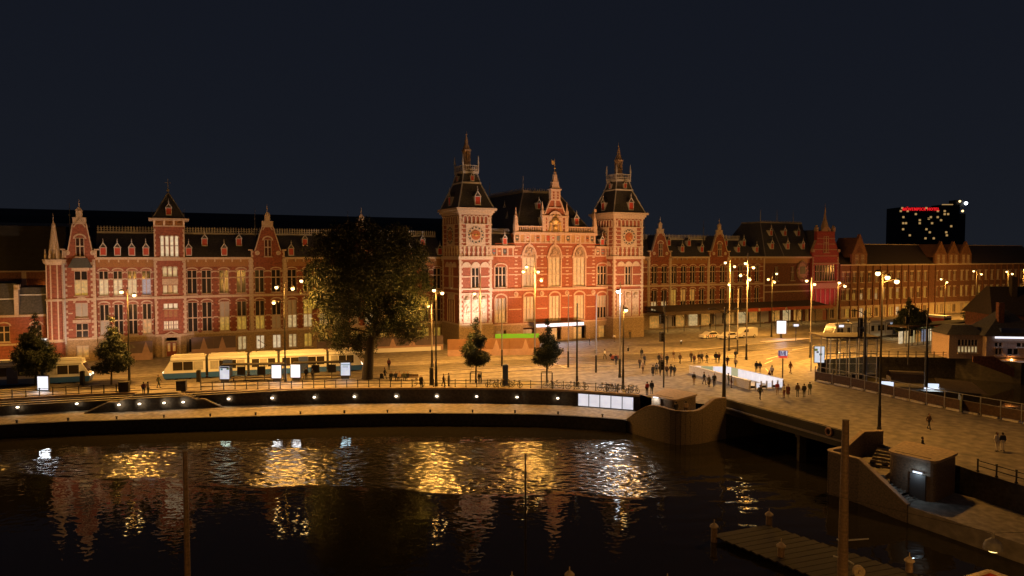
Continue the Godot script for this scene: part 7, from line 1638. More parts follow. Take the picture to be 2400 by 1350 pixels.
func people():
	var rows := [
		[15.7, -122.1, "person in a white shirt and dark trousers pushing a low cart", "white", "black", "walk", 120],
		[16.7, -115.9, "lone dark-clad person just left of the white floodlight mast", "black", "black", "stand", 20],
		[19.9, -112.3, "person in brown jacket leading a loose trio on the square", "brown", "black", "walk", 0],
		[21.2, -115.4, "person in dark blue coat beside the brown-jacketed walker", "navy", "black", "stand", 40],
		[22.1, -123.1, "person in dark hood behind the loose trio", "black", "grey", "stand", 180],
		[19.5, -107.4, "person in short pale top walking ahead of the trio", "tan", "brown", "walk", 10],
		[23.7, -116.3, "person in black with arms out left of the traffic light pole", "black", "black", "walk", 30],
		[24.2, -116.8, "small slight person half behind the traffic light pole", "tan", "grey", "stand", 0],
		[20.5, -104.8, "stout person in long black coat left of the traffic light", "black", "black", "coat", 180],
		[21.3, -106.3, "person in dark jacket second in the group left of the traffic light", "grey", "black", "walk", 170],
		[21.7, -105.5, "person in green-black jacket right end of the group left of the traffic light", "olive", "black", "walk", 190],
		[17.0, -90.6, "tall person in red top at the quay railing by the stair house", "red", "black", "stand", 200],
		[17.7, -91.2, "person in dark jacket beside the red-topped one at the railing", "navy", "blue", "stand", 160],
		[15.2, -141.3, "person in black standing by the hall doors with a bag", "black", "black", "stand", 90],
		[24.8, -152.9, "couple member in dark coat at the foot of the right tower", "black", "black", "stand", 90],
		[25.1, -152.9, "couple member with white bag at the foot of the right tower", "grey", "black", "stand", 270],
		[20.8, -146.9, "person in pale shirt near the hall corner behind the mast", "white", "brown", "walk", 200],
		[24.8, -115.4, "person in black right of the traffic light pole", "black", "black", "walk", 0],
		[27.0, -120.6, "person striding alone behind the traffic light group", "brown", "tan", "walk", 320],
		[27.3, -117.2, "person in brown coat carrying something on the hip", "brown", "black", "walk", 30],
		[29.5, -118.7, "person in grey-brown jacket behind another, left end of the row", "brown", "grey", "walk", 0],
		[29.4, -116.3, "person in dark red-brown coat, front of the pair at the left of the row", "maroon", "black", "stand", 0],
		[30.5, -117.7, "person in black, third in the row of walkers", "black", "tan", "stand", 10],
		[31.1, -118.2, "person with crossed arms in the middle of the row of walkers", "grey", "black", "walk", 330],
		[31.8, -117.7, "person striding in dark jacket, right of the crossed-arm one", "black", "black", "walk", 40],
		[33.4, -118.2, "taller person of the pair at the right of the row, olive trousers", "black", "olive", "stand", 170],
		[33.9, -118.2, "shorter person of the pair at the right of the row", "maroon", "olive", "stand", 190],
		[34.2, -114.5, "person in dark coat just right of the big unlit post", "black", "maroon", "walk", 0],
		[37.5, -121.1, "person in navy by the foot of the white lamp mast", "navy", "black", "stand", 20],
		[34.7, -111.9, "person with dark shorts beside the glowing metro glass", "tan", "black", "walk", 0],
		[22.5, -104.8, "person hidden behind the foot of the traffic light", "brown", "black", "stand", 0],
		[23.1, -104.8, "left one of two close walkers in dark jackets", "black", "navy", "walk", 185],
		[23.6, -104.8, "right one of two close walkers in dark jackets", "navy", "black", "walk", 175],
		[24.7, -97.8, "person in black jacket and pale trousers, alone before the metro", "black", "tan", "stand", 10],
		[26.2, -98.2, "bent person in dark coat, left of the three before the metro wall", "black", "brown", "walk", 60],
		[26.3, -96.2, "person in violet-grey coat, middle of three before the metro wall", "grey", "brown", "coat", 20],
		[27.1, -96.5, "person in black, right of the three before the metro wall", "black", "black", "walk", 350],
		[29.3, -97.5, "person in green-black leaning by the metro wall behind the post", "olive", "grey", "stand", 90],
		[29.1, -95.6, "person in brown by the metro wall, right of the unlit post", "brown", "maroon", "stand", 70],
		[30.3, -87.9, "person in dark green standing nearest the lit metro gates", "olive", "black", "walk", 10],
		[33.5, -90.9, "person in bright red jacket at the lit metro mouth", "red", "tan", "walk", 340],
		[35.5, -99.5, "person in dark jacket bending over the lit metro mouth", "maroon", "black", "walk", 40],
		[33.5, -88.7, "person with white top in the dark cluster beside the metro gates", "white", "maroon", "stand", 20],
		[34.2, -89.2, "person in maroon coat in the cluster beside the metro gates", "maroon", "black", "coat", 330],
		[35.5, -89.5, "person in brown sweater, left of three onlookers by the metro", "brown", "grey", "stand", 180],
		[36.2, -89.2, "person in black, middle of three onlookers by the metro", "black", "black", "stand", 180],
		[37.6, -90.9, "person in dark green walking off, right of three onlookers", "olive", "olive", "walk", 150],
		[41.5, -107.4, "person in rust coat walking behind the metro sign", "rust", "maroon", "walk", 20],
		[36.8, -108.6, "left of two small dark figures behind the glowing glass", "black", "olive", "stand", 180],
		[37.2, -108.2, "right of two small dark figures behind the glowing glass", "black", "tan", "stand", 160],
		[37.4, -103.7, "person with big dark hair and white top by the metro sign", "white", "brown", "stand", 180],
		[-46.5, -90.9, "person in maroon jacket standing by the dark stone block", "maroon", "black", "stand", 200],
		[-45.8, -90.6, "shorter person in tan beside the maroon jacket on the bastion", "tan", "olive", "stand", 150],
		[-46.9, -95.6, "person in olive coat walking just left of the tram nose", "olive", "olive", "walk", 90],
		[42.2, -72.7, "person in dark coat crossing the bridge alone", "brown", "black", "walk", 20],
		[43.5, -64.4, "person all in white on the bridge, left of a pair", "white", "white", "stand", 20],
		[44.1, -64.5, "person in navy jacket and pale trousers on the bridge, right of a pair", "navy", "white", "stand", 170],
		[-18.1, -102.6, "person in black with a suitcase by the big tree", "black", "black", "walk", 90],
		[-18.9, -110.7, "person in brown waiting at the thin stop pole", "maroon", "black", "stand", 180],
		[-12.1, -95.9, "broad person in black coat by the quay cabinet", "black", "black", "coat", 0],
		[-9.2, -96.9, "slim dark person beyond the railing right of the quay lamp post", "brown", "black", "walk", 90],
		[-8.5, -96.9, "wider dark person beyond the railing, right of the slim one", "grey", "black", "coat", 80],
		[-4.5, -98.5, "person in dark jacket leaning at the caged young tree", "black", "grey", "stand", 330],
		[-30.1, -101.9, "person in maroon behind the shelter lamp post", "maroon", "black", "stand", 0],
		[-29.1, -101.9, "person in dark coat waiting under the shelter roof", "black", "black", "stand", 20],
		[-28.2, -101.9, "person in grey patterned coat waiting under the shelter", "grey", "navy", "stand", 340],
		[54.2, -167.6, "person in violet coat under the red canopy", "grey", "maroon", "walk", 90],
		[47.0, -171.5, "person in black at the shop front behind the van", "black", "black", "stand", 0],
	]
	for k in rows.size():
		var r: Array = rows[k]
		person(r[0], r[1], r[2], r[3], r[4], r[5], r[6], 0.0, 0.97 + 0.05 * sin(k * 2.3))
	var bench := thing("quay_bench", "long dark bench with five sitters facing the water", "bench", Vector3(-15.6, 0, -101.3))
	var b := MB.new(); b.box(Vector3(-1.7, 0.4, -0.25), Vector3(2.4, 0.46, 0.25)); b.bx(-1.4, 0, 0, 0.1, 0.4, 0.4); b.bx(2.1, 0, 0, 0.1, 0.4, 0.4); part("seat", b, mats["wood"], bench)
	var bb := MB.new(); bb.box(Vector3(-1.7, 0.5, -0.3), Vector3(2.4, 0.85, -0.25)); part("backrest", bb, mats["wood"], bench)
	for k in 5: person(-17.0 + k * 0.58 + 0.1 * (k % 2), -101.3, ["sitter nearest the big tree on the quay bench", "second sitter from the big tree on the quay bench", "pale-topped sitter in the middle of the quay bench", "sitter in olive jacket on the quay bench", "sitter at the far end of the quay bench"][k], ["black", "navy", "tan", "olive", "black"][k], "black", "sit", [0, 20, -15, 10, -20][k], -0.04)
	person(19.6, -81.0, "person in pale top sitting on the stair house parapet", "tan", "brown", "sit", 170, -0.1); person(18.4, -80.6, "person in dark clothes sitting beside the pale-topped one", "black", "black", "sit", 190, -0.1)
	person(36.9, -64.5, "person in dark jacket crouched by the near stair house roof", "black", "tan", "sit", 60, 0.0)
	var cart := thing("push_cart", "low dark red push cart ahead of the white-shirted person", "cart", Vector3(17.2, 0, -120.9), 0.4)
	var m := MB.new(); m.box(Vector3(-0.6, 0.3, -0.3), Vector3(0.6, 0.8, 0.3)); part("body", m, mats["door_red"], cart)
	var h := MB.new(); h.bar(Vector3(-0.6, 0.75, 0), Vector3(-0.95, 1.05, 0), 0.05, 0.5); part("handle", h, mats["iron_black"], cart)
	for q in [-0.4, 0.4]: var t := MB.new(); t.tube(Vector3(q, 0.16, -0.3), Vector3(q, 0.16, 0.3), 0.16, 0.16, 10); part("wheel", t, mats["rubber"], cart)
	var sc := thing("suitcase", "small black upright suitcase beside the person near the big tree", "suitcase", Vector3(-18.6, 0, -102.8)); var s := MB.new(); s.bx(0, 0.06, 0, 0.45, 0.65, 0.28); part("case", s, mats["rubber"], sc); var sh := MB.new(); sh.bar(Vector3(-0.12, 0.71, 0), Vector3(0.12, 0.71, 0), 0.04, 0.1); part("handle", sh, mats["iron_black"], sc)

var sprays := []
func leaf_spray(k: int) -> ArrayMesh:
	if sprays.is_empty():
		var r := RandomNumberGenerator.new(); r.seed = 77
		for i in 3:
			var m := MB.new()
			for q in 9:
				var p := Vector3(r.randf_range(-1, 1), r.randf_range(-0.8, 0.8), r.randf_range(-1, 1)) * 0.26
				var d := Vector3(r.randf_range(-1, 1), r.randf_range(-1, 0.3), r.randf_range(-1, 1)).normalized() * 0.13
				var s := d.cross(Vector3(r.randf_range(-1, 1), r.randf_range(-1, 1), r.randf_range(-1, 1))).normalized() * 0.055
				m.quad(p - d, p + s, p + d, p - s)
			sprays.append(m.mesh())
	return sprays[k % 3]

func tree(nm: String, label: String, at: Vector3, lobes: Array, trunk: Array, dens: float, leaf: Material, sd: int, spray := 1.0):
	# lobes: [x, y, z, rx, ry]; trunk: list of limbs, each [Vector3, Vector3, r0, r1]
	var r := RandomNumberGenerator.new(); r.seed = sd
	var o := thing(nm, label, "tree", at)
	var t := MB.new()
	for k in trunk: t.tube(k[0], k[1], k[2], k[3], 9)
	var top: Vector3 = trunk[-1][1]
	for l in lobes:   # a limb into each lobe
		var c := Vector3(l[0], l[1], l[2]); var from := Vector3(0, 0, 0); var best := 1e9
		for k in trunk:
			for s in [0.5, 1.0]:
				var p: Vector3 = k[0].lerp(k[1], s)
				if p.distance_to(c) < best and p.y < c.y + 0.2: best = p.distance_to(c); from = p
		if best > 1e8: from = trunk[0][1]
		var mid: Vector3 = from.lerp(c, 0.5) + Vector3(r.randf_range(-0.3, 0.3), 0.1, r.randf_range(-0.3, 0.3)) * l[3] * 0.3
		var rr: float = 0.03 + 0.028 * l[3]
		t.tube(from, mid, rr * 1.4, rr, 6); t.tube(mid, c, rr, rr * 0.5, 6)
		for k in 5: t.tube(c.lerp(mid, r.randf()), c + Vector3(r.randf_range(-1, 1), r.randf_range(-0.6, 1), r.randf_range(-1, 1)) * l[3] * 0.8, rr * 0.4, 0.012, 5)
	part("trunk", t, mats["bark"], o)
	for g in 3:
		var xf := []
		for l in lobes:
			var n := int(dens * l[3] * l[3] * (1.0 + 0.4 * l[4] / l[3]) / 3.0)
			var clumps := []
			for k in 3 + int(l[3] * 6): clumps.append(Vector3(r.randfn(), r.randfn(), r.randfn()).normalized() * lerpf(0.45, 1.0, sqrt(r.randf())))
			for k in n:
				var d: Vector3 = clumps[r.randi() % clumps.size()] + Vector3(r.randfn(), r.randfn() * 0.8, r.randfn()) * (0.2 if l[3] > 1.4 else 0.26)
				var p := Vector3(l[0] + d.x * l[3], l[1] + d.y * l[4], l[2] + d.z * l[3])
				if p.y < 1.2: continue
				xf.append(Transform3D(Basis.from_euler(Vector3(r.randf_range(-0.7, 0.7), r.randf() * TAU, r.randf_range(-0.7, 0.7))).scaled(Vector3.ONE * spray * r.randf_range(0.7, 1.25)), p))
		var mm := MultiMesh.new(); mm.transform_format = MultiMesh.TRANSFORM_3D; mm.mesh = leaf_spray(g); mm.instance_count = xf.size()
		for k in xf.size(): mm.set_instance_transform(k, xf[k])
		var mi := MultiMeshInstance3D.new(); mi.name = "crown"; mi.multimesh = mm; mi.material_override = leaf; mi.set_meta("kind", "stuff"); o.add_child(mi, true)

func young_tree(label: String, at: Vector3, high: float, wide: float, sd: int, cage := false, bare := 2.0):
	var r := RandomNumberGenerator.new(); r.seed = sd
	var lobes := []
	var n := 9
	for k in n:
		var f := float(k) / (n - 1); var y := lerpf(bare + 0.5, high - 0.6, f)
		var w := wide * (0.7 + 0.3 * minf(f * 5.0, 1.0)) * (1.0 - pow(f, 1.15) * 0.93)
		for q in (3 if f < 0.75 else 1):
			var a := r.randf() * TAU
			lobes.append([cos(a) * w * 0.5, y + r.randf_range(-0.3, 0.3), sin(a) * w * 0.5, maxf(w * 0.5, 0.3), maxf(w * 0.4, 0.45)])
	tree("young_tree", label, at, lobes, [[Vector3.ZERO, Vector3(0.05, bare + 0.3, 0), 0.13, 0.1], [Vector3(0.05, bare + 0.3, 0), Vector3(0, high * 0.65, 0), 0.1, 0.06], [Vector3(0, high * 0.65, 0), Vector3(0.05, high - 0.4, 0), 0.06, 0.02]], 150, mats["leaf_dark"], sd, 0.95)
	if cage:
		var o := thing("tree_guard", "square post-and-rail guard around the " + label.split(" standing")[0], "tree guard", at)
		for q in [[-0.75, 0.55], [0.75, 0.55], [-0.75, -0.55], [0.75, -0.55]]: var p := MB.new(); p.bx(q[0], 0, q[1], 0.1, 1.5, 0.1); part("post", p, mats["iron_black"], o)
		var m := MB.new()
		for q in [0.55, -0.55]: m.bar(Vector3(-0.8, 1.45, q), Vector3(0.8, 1.45, q), 0.1, 0.08)
		for q in [-0.75, 0.75]: m.bar(Vector3(q, 1.45, -0.5), Vector3(q, 1.45, 0.5), 0.08, 0.08)
		part("rail", m, mats["iron_black"], o)

func trees():
	var L := []
	for q in [[790, 620, 70], [860, 592, 68], [935, 622, 64], [752, 690, 44], [832, 690, 66], [915, 690, 62], [972, 722, 40], [778, 762, 44], [962, 772, 36], [905, 752, 40], [842, 806, 34], [796, 800, 28], [862, 548, 36], [925, 562, 40], [795, 564, 40], [742, 640, 32], [975, 665, 34], [880, 640, 60], [815, 650, 60]]:
		L.append([(q[0] - 858) / 16.6, 17.6 - (q[1] - 598) * 0.0603, 0.0, q[2] / 16.6, q[2] / 16.6 * 0.9])
	var r := RandomNumberGenerator.new(); r.seed = 3
	for l in L: l[2] = r.randf_range(-3.5, 3.5)
	tree("big_elm", "huge spreading dark tree in full leaf beside the tram stop", Vector3(-20.6, 0, -102.5), L, [[Vector3(0, -0.05, 0), Vector3(0.35, 4.0, 0), 0.85, 0.62], [Vector3(0.35, 4.0, 0), Vector3(1.3, 9.0, 0.2), 0.62, 0.45], [Vector3(1.3, 9.0, 0.2), Vector3(1.5, 15, 0), 0.4, 0.2], [Vector3(0.6, 5.5, 0), Vector3(4.2, 10.0, 0.5), 0.32, 0.2], [Vector3(1.0, 8.0, 0), Vector3(-3.2, 12.5, -0.5), 0.28, 0.16], [Vector3(4.2, 10, 0.5), Vector3(5.5, 12.5, 1), 0.2, 0.1]], 62, mats["leaf_elm"], 11, 1.15)
	young_tree("dark spiky conical tree at the far west end by the advert sign", Vector3(-64.5, 0, -97.5), 9.8, 3.2, 5, false, 1.8)
	young_tree("dark young tree with sunlit-yellow top beside the lamp post", Vector3(-54.5, 0, -98.0), 9.4, 2.9, 6, false, 1.8)
	young_tree("bushy green young tree standing before the brown hoarding", Vector3(-5.0, 0, -99.5), 9.2, 2.2, 7, true, 2.4)
	young_tree("dark young tree standing before the flagpoles", Vector3(4.8, 0, -99.6), 8.8, 2.2, 8, true, 2.6)
	young_tree("round green street tree by the far bus road", Vector3(79.0, 0, -144.0), 9.5, 3.4, 9, false, 2.6)
	young_tree("smaller tree hidden behind the round green street tree", Vector3(84.5, 0, -148.0), 6.5, 2.0, 14, false, 2.0)
	young_tree("dark cone-shaped tree behind the timber house", Vector3(98.0, 0, -152.0), 9.8, 3.6, 10, false, 0.8)
	young_tree("small dark tree farther along the long brick wing", Vector3(112.0, 0, -165.0), 10.2, 2.6, 12, false, 3.0)
	young_tree("leafy tree above the dark tiled roof at the edge of view", Vector3(116.0, 0, -158.0), 11.5, 3.0, 13, false, 3.0)

# ------------------------------------------------------------------ the scene
func make_materials():
	mat("brick_pink", lin(0.33, 0.105, 0.07), 0.85, 0.0, 0.35, 0.45); mat("brick_hall", lin(0.33, 0.1, 0.05), 0.85, 0.0, 0.3, 0.45, 2); mat("brick_tower", lin(0.33, 0.1, 0.06), 0.85, 0.0, 0.35, 0.45, 3); mat("brick_wing", lin(0.3, 0.09, 0.05), 0.85, 0.0, 0.4, 0.45, 4)
	mat("brick_dark", lin(0.2, 0.075, 0.045), 0.88, 0.0, 0.4, 0.4, 5); mat("brick_crimson", lin(0.34, 0.05, 0.055), 0.85, 0.0, 0.35, 0.45, 6); mat("brick_brown", lin(0.24, 0.11, 0.065), 0.88, 0.0, 0.4, 0.4, 7)
	mat("stone_light", lin(0.55, 0.44, 0.36), 0.8, 0.0, 0.25, 0.6, 8); mat("stone_pink", lin(0.56, 0.4, 0.31), 0.8, 0.0, 0.25, 0.6, 9); mat("stone_warm", lin(0.46, 0.33, 0.24), 0.8, 0.0, 0.4, 0.9, 10); mat("stone_base", lin(0.4, 0.29, 0.18), 0.85, 0.0, 0.35, 0.5, 11); mat("stone_cream", lin(0.6, 0.48, 0.33), 0.8, 0.0, 0.25, 0.5, 12)
	mat("tile_orange", lin(0.42, 0.19, 0.07), 0.5, 0.0, 0.45, 1.1, 13); mat("tile_gold", lin(0.5, 0.3, 0.14), 0.5, 0.0, 0.35, 1.1, 14)
	mat("slate", lin(0.11, 0.108, 0.112), 0.6, 0.0, 0.5, 0.5, 15); mat("shed_roof", lin(0.03, 0.026, 0.022), 0.8, 0.0, 0.3, 0.2, 16); mat("tile_brown", lin(0.07, 0.05, 0.04), 0.8, 0.0, 0.45, 0.5, 17)
	mat("zinc_white", lin(0.5, 0.5, 0.53), 0.6, 0.0, 0.2, 0.8, 18); mat("zinc_dull", lin(0.25, 0.24, 0.25), 0.6, 0.0, 0.2, 0.8, 19); mat("zinc_blue", lin(0.16, 0.18, 0.23), 0.5, 0.0, 0.2, 0.6, 20)
	mat("red_paint", lin(0.34, 0.04, 0.03), 0.5); mat("door_red", lin(0.2, 0.04, 0.025), 0.5); mat("red_fascia", lin(0.42, 0.075, 0.035), 0.5, 0.0, 0.2, 0.4, 21); mat("dial_red", lin(0.4, 0.12, 0.05), 0.5, 0.0, 0.3, 0.8, 22); mat("dial_dark", lin(0.05, 0.05, 0.05), 0.5); mat("gilt", lin(0.6, 0.4, 0.14), 0.4, 0.3, 0.2, 1.0, 23)
	mat("pane_dark", lin(0.025, 0.02, 0.018), 0.12)
	glow("window_yellow", Color(1.0, 0.78, 0.28), 0.55, 0.6, 0.7); glow("window_cream", Color(1.0, 0.86, 0.6), 0.62, 0.45, 0.6); glow("window_white", Color(1.0, 0.9, 0.72), 0.75, 0.3, 0.6); glow("window_blue", Color(0.62, 0.74, 0.95), 0.45, 0.7, 1.2); glow("window_dim", Color(0.62, 0.36, 0.16), 0.28, 0.7, 0.6); glow("window_gold", Color(0.98, 0.66, 0.26), 0.6, 0.65, 0.5); glow("window_far", Color(1.0, 0.8, 0.5), 0.4)
	glow("light_white", Color(0.95, 0.94, 0.98), 0.85, 0.12, 0.3); glow("light_cool", Color(0.86, 0.91, 1.0), 1.1); glow("light_strip", Color(0.93, 0.94, 1.0), 1.6); glow("light_dim", Color(1.0, 0.88, 0.6), 0.5, 0.4, 0.5); glow("light_green", Color(0.62, 0.72, 0.55), 0.5); glow("screen_light", Color(0.88, 0.93, 1.0), 0.8, 0.1, 0.4); glow("screen_bright", Color(0.97, 0.97, 1.0), 1.1)
	glow("bulb_sodium", Color(1.0, 0.84, 0.56), 5.0); glow("bulb_white", Color(1.0, 0.93, 0.82), 4.0); glow("bulb_warm", Color(1.0, 0.85, 0.6), 2.5); glow("bulb_cool", Color(0.93, 0.98, 1.0), 6.0); glow("bulb_hang", Color(1.0, 0.84, 0.5), 6.0); glow("flood_light", Color(0.95, 0.97, 0.9), 5.0)
	mat("teal_print", lin(0.05, 0.25, 0.3), 0.5); mat("green_print", lin(0.15, 0.4, 0.06), 0.5); mats["teal_print"].emission_enabled = true; mats["teal_print"].emission = Color(0.1, 0.35, 0.42); mats["teal_print"].emission_energy_multiplier = 0.5
	glow("sign_red_glow", Color(1.0, 0.12, 0.14), 0.9); glow("sign_red", Color(1.0, 0.2, 0.15), 0.7); glow("sign_blue", Color(0.1, 0.14, 0.5), 0.5)
	mat("paving", lin(0.27, 0.235, 0.2), 0.75, 0.0, 0.4, 0.13, 30); mat("asphalt", lin(0.14, 0.12, 0.1), 0.7, 0.0, 0.35, 0.12, 31); mat("quay_paving", lin(0.3, 0.26, 0.22), 0.8, 0.0, 0.35, 0.2, 32); mat("kerb_stone", lin(0.34, 0.3, 0.27), 0.8, 0.0, 0.2, 0.5, 33); mat("rail_steel", lin(0.2, 0.18, 0.16), 0.35, 0.8); mat("white_paint", lin(0.6, 0.56, 0.5), 0.7)
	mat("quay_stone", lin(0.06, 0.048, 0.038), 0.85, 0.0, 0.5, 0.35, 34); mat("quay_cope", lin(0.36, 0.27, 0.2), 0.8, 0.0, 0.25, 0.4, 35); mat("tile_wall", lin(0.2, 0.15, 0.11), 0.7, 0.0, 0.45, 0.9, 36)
	var w := mat("water", lin(0.02, 0.0175, 0.012), 0.012); w.metallic_specular = 0.42
	var w2 := mat("water_wake", lin(0.022, 0.019, 0.013), 0.19); w2.metallic_specular = 0.33
	mat("iron_black", lin(0.018, 0.015, 0.013), 0.55); mat("steel_dark", lin(0.05, 0.05, 0.055), 0.5); mat("steel_blue", lin(0.03, 0.05, 0.16), 0.45); mat("pole_white", lin(0.24, 0.22, 0.22), 0.5); mat("rubber", lin(0.02, 0.02, 0.02), 0.8); mat("wicker", lin(0.14, 0.09, 0.05), 0.9)
	mat("tram_white", lin(0.66, 0.68, 0.74), 0.35); mat("tram_blue", lin(0.03, 0.11, 0.42), 0.35); mat("tram_roof", lin(0.42, 0.42, 0.44), 0.6); mat("tram_window", lin(0.03, 0.025, 0.02), 0.12); glow("tram_window_lit", Color(0.75, 0.55, 0.28), 0.3, 0.8, 0.9)
	mat("car_white", lin(0.6, 0.58, 0.55), 0.3); mat("hoard_violet", lin(0.1, 0.07, 0.085), 0.7, 0.0, 0.15, 0.2, 37); mat("hoard_pink", lin(0.34, 0.22, 0.2), 0.7, 0.0, 0.15, 0.2, 38); mat("hoard_brown", lin(0.2, 0.1, 0.06), 0.7, 0.0, 0.15, 0.2, 39); mat("hoard_green", lin(0.08, 0.33, 0.03), 0.6); mat("hoard_white", lin(0.55, 0.55, 0.6), 0.6)
	mat("canopy_brown", lin(0.1, 0.065, 0.045), 0.8, 0.0, 0.3, 0.3, 40); mat("timber_pale", lin(0.42, 0.3, 0.24), 0.8, 0.0, 0.2, 0.6, 41); mat("ochre", lin(0.42, 0.27, 0.06), 0.8, 0.0, 0.2, 0.5, 42); mat("hotel_dark", lin(0.035, 0.033, 0.033), 0.8); mat("hotel_band", lin(0.07, 0.065, 0.06), 0.8)
	mat("mesh_brown", lin(0.1, 0.055, 0.035), 0.85, 0.0, 0.4, 0.5, 43); mat("concrete_white", lin(0.55, 0.5, 0.44), 0.8, 0.0, 0.2, 0.6, 44); mat("banner_green", lin(0.09, 0.1, 0.025), 0.8, 0.0, 0.4, 0.6, 45); mat("wood", lin(0.12, 0.07, 0.04), 0.7, 0.0, 0.3, 0.8, 46); mat("deck_wood", lin(0.02, 0.013, 0.01), 0.85, 0.0, 0.4, 0.6, 47); mat("mast_brown", lin(0.3, 0.2, 0.13), 0.7, 0.0, 0.35, 0.8, 48); mat("buoy", lin(0.35, 0.2, 0.15), 0.7)
	mat("bark", lin(0.045, 0.035, 0.026), 0.9, 0.0, 0.4, 1.0, 49)
	var g := mat("glass", Color(0.8, 0.85, 0.85, 0.08), 0.05); g.transparency = BaseMaterial3D.TRANSPARENCY_ALPHA
	for q in [["leaf_dark", Color(0.022, 0.036, 0.012)], ["leaf_elm", Color(0.03, 0.042, 0.01)]]:
		var l := mat(q[0], q[1].linear_to_srgb(), 0.6, 0.0, 0.35, 0.8, 50); l.backlight_enabled = true; l.backlight = Color(0.3, 0.34, 0.1); l.cull_mode = BaseMaterial3D.CULL_DISABLED
	var c := mat("clothes", Color.WHITE, 0.85); c.vertex_color_use_as_albedo = true

func floods():
	# low floodlights aimed at the fronts; one at the tower-foot hot spot, the others unseen
	var list := [[-16.5, 17.5, 0.3, -14.0, 11.5, 18.0, 260.0, Color(1.0, 0.9, 0.8), "floodlight at the foot of the left tower, burning greenish white"], [-9.0, 26.0, 0.6, -13.0, 11.0, 22.0, 520.0, Color(1.0, 0.88, 0.8), "low floodlight on the square aimed at the left tower clock"], [2.0, 30.0, 0.6, 3.0, 9.0, 15.0, 620.0, Color(1.0, 0.68, 0.42), "low floodlight on the square aimed at the hall windows"], [9.0, 30.0, 0.6, 9.0, 9.0, 16.0, 620.0, Color(1.0, 0.7, 0.45), "low floodlight on the square aimed at the hall pediment"], [24.5, 26.0, 0.6, 22.0, 11.0, 22.0, 330.0, Color(1.0, 0.82, 0.66), "low floodlight on the square aimed at the right tower"], [-66.0, 16.0, 0.6, -66.0, 0.0, 16.0, 230.0, Color(1.0, 0.8, 0.68), "low floodlight behind the tram aimed at the stair tower"], [-80.0, 14.0, 0.6, -80.0, 0.0, 13.0, 200.0, Color(1.0, 0.84, 0.72), "low floodlight behind the tram aimed at the corner block"], [93.0, 9.0, 0.6, 94.0, 0.6, 15.0, 110.0, Color(1.0, 0.42, 0.5), "rosy floodlight aimed at the crimson gabled front"]]
	for f in list:
		var at := sta(f[0], f[1], f[2]); var to := sta(f[3], f[4], f[5])
		var o := thing("floodlight", f[8], "floodlight", Vector3(at.x, 0, at.z), 0.0, "floodlights on the station front")
		var b := MB.new(); b.bx(0, 0, 0, 0.3, f[2] - 0.15, 0.3); part("stand", b, mats["iron_black"], o)
		var d := (to - at).normalized()
		var h := MB.new(); h.tube(Vector3(0, f[2], 0) - d * 0.2, Vector3(0, f[2], 0), 0.16, 0.2, 10); part("housing", h, mats["iron_black"], o)
		var g := MB.new(); g.tube(Vector3(0, f[2], 0), Vector3(0, f[2], 0) + d * 0.03, 0.17, 0.17, 10); part("flood_lamp", g, mats["flood_light"], o)
		spot(o, Vector3(0, f[2], 0) + d * 0.08, d, f[7], f[6], 42.0, 0.2)

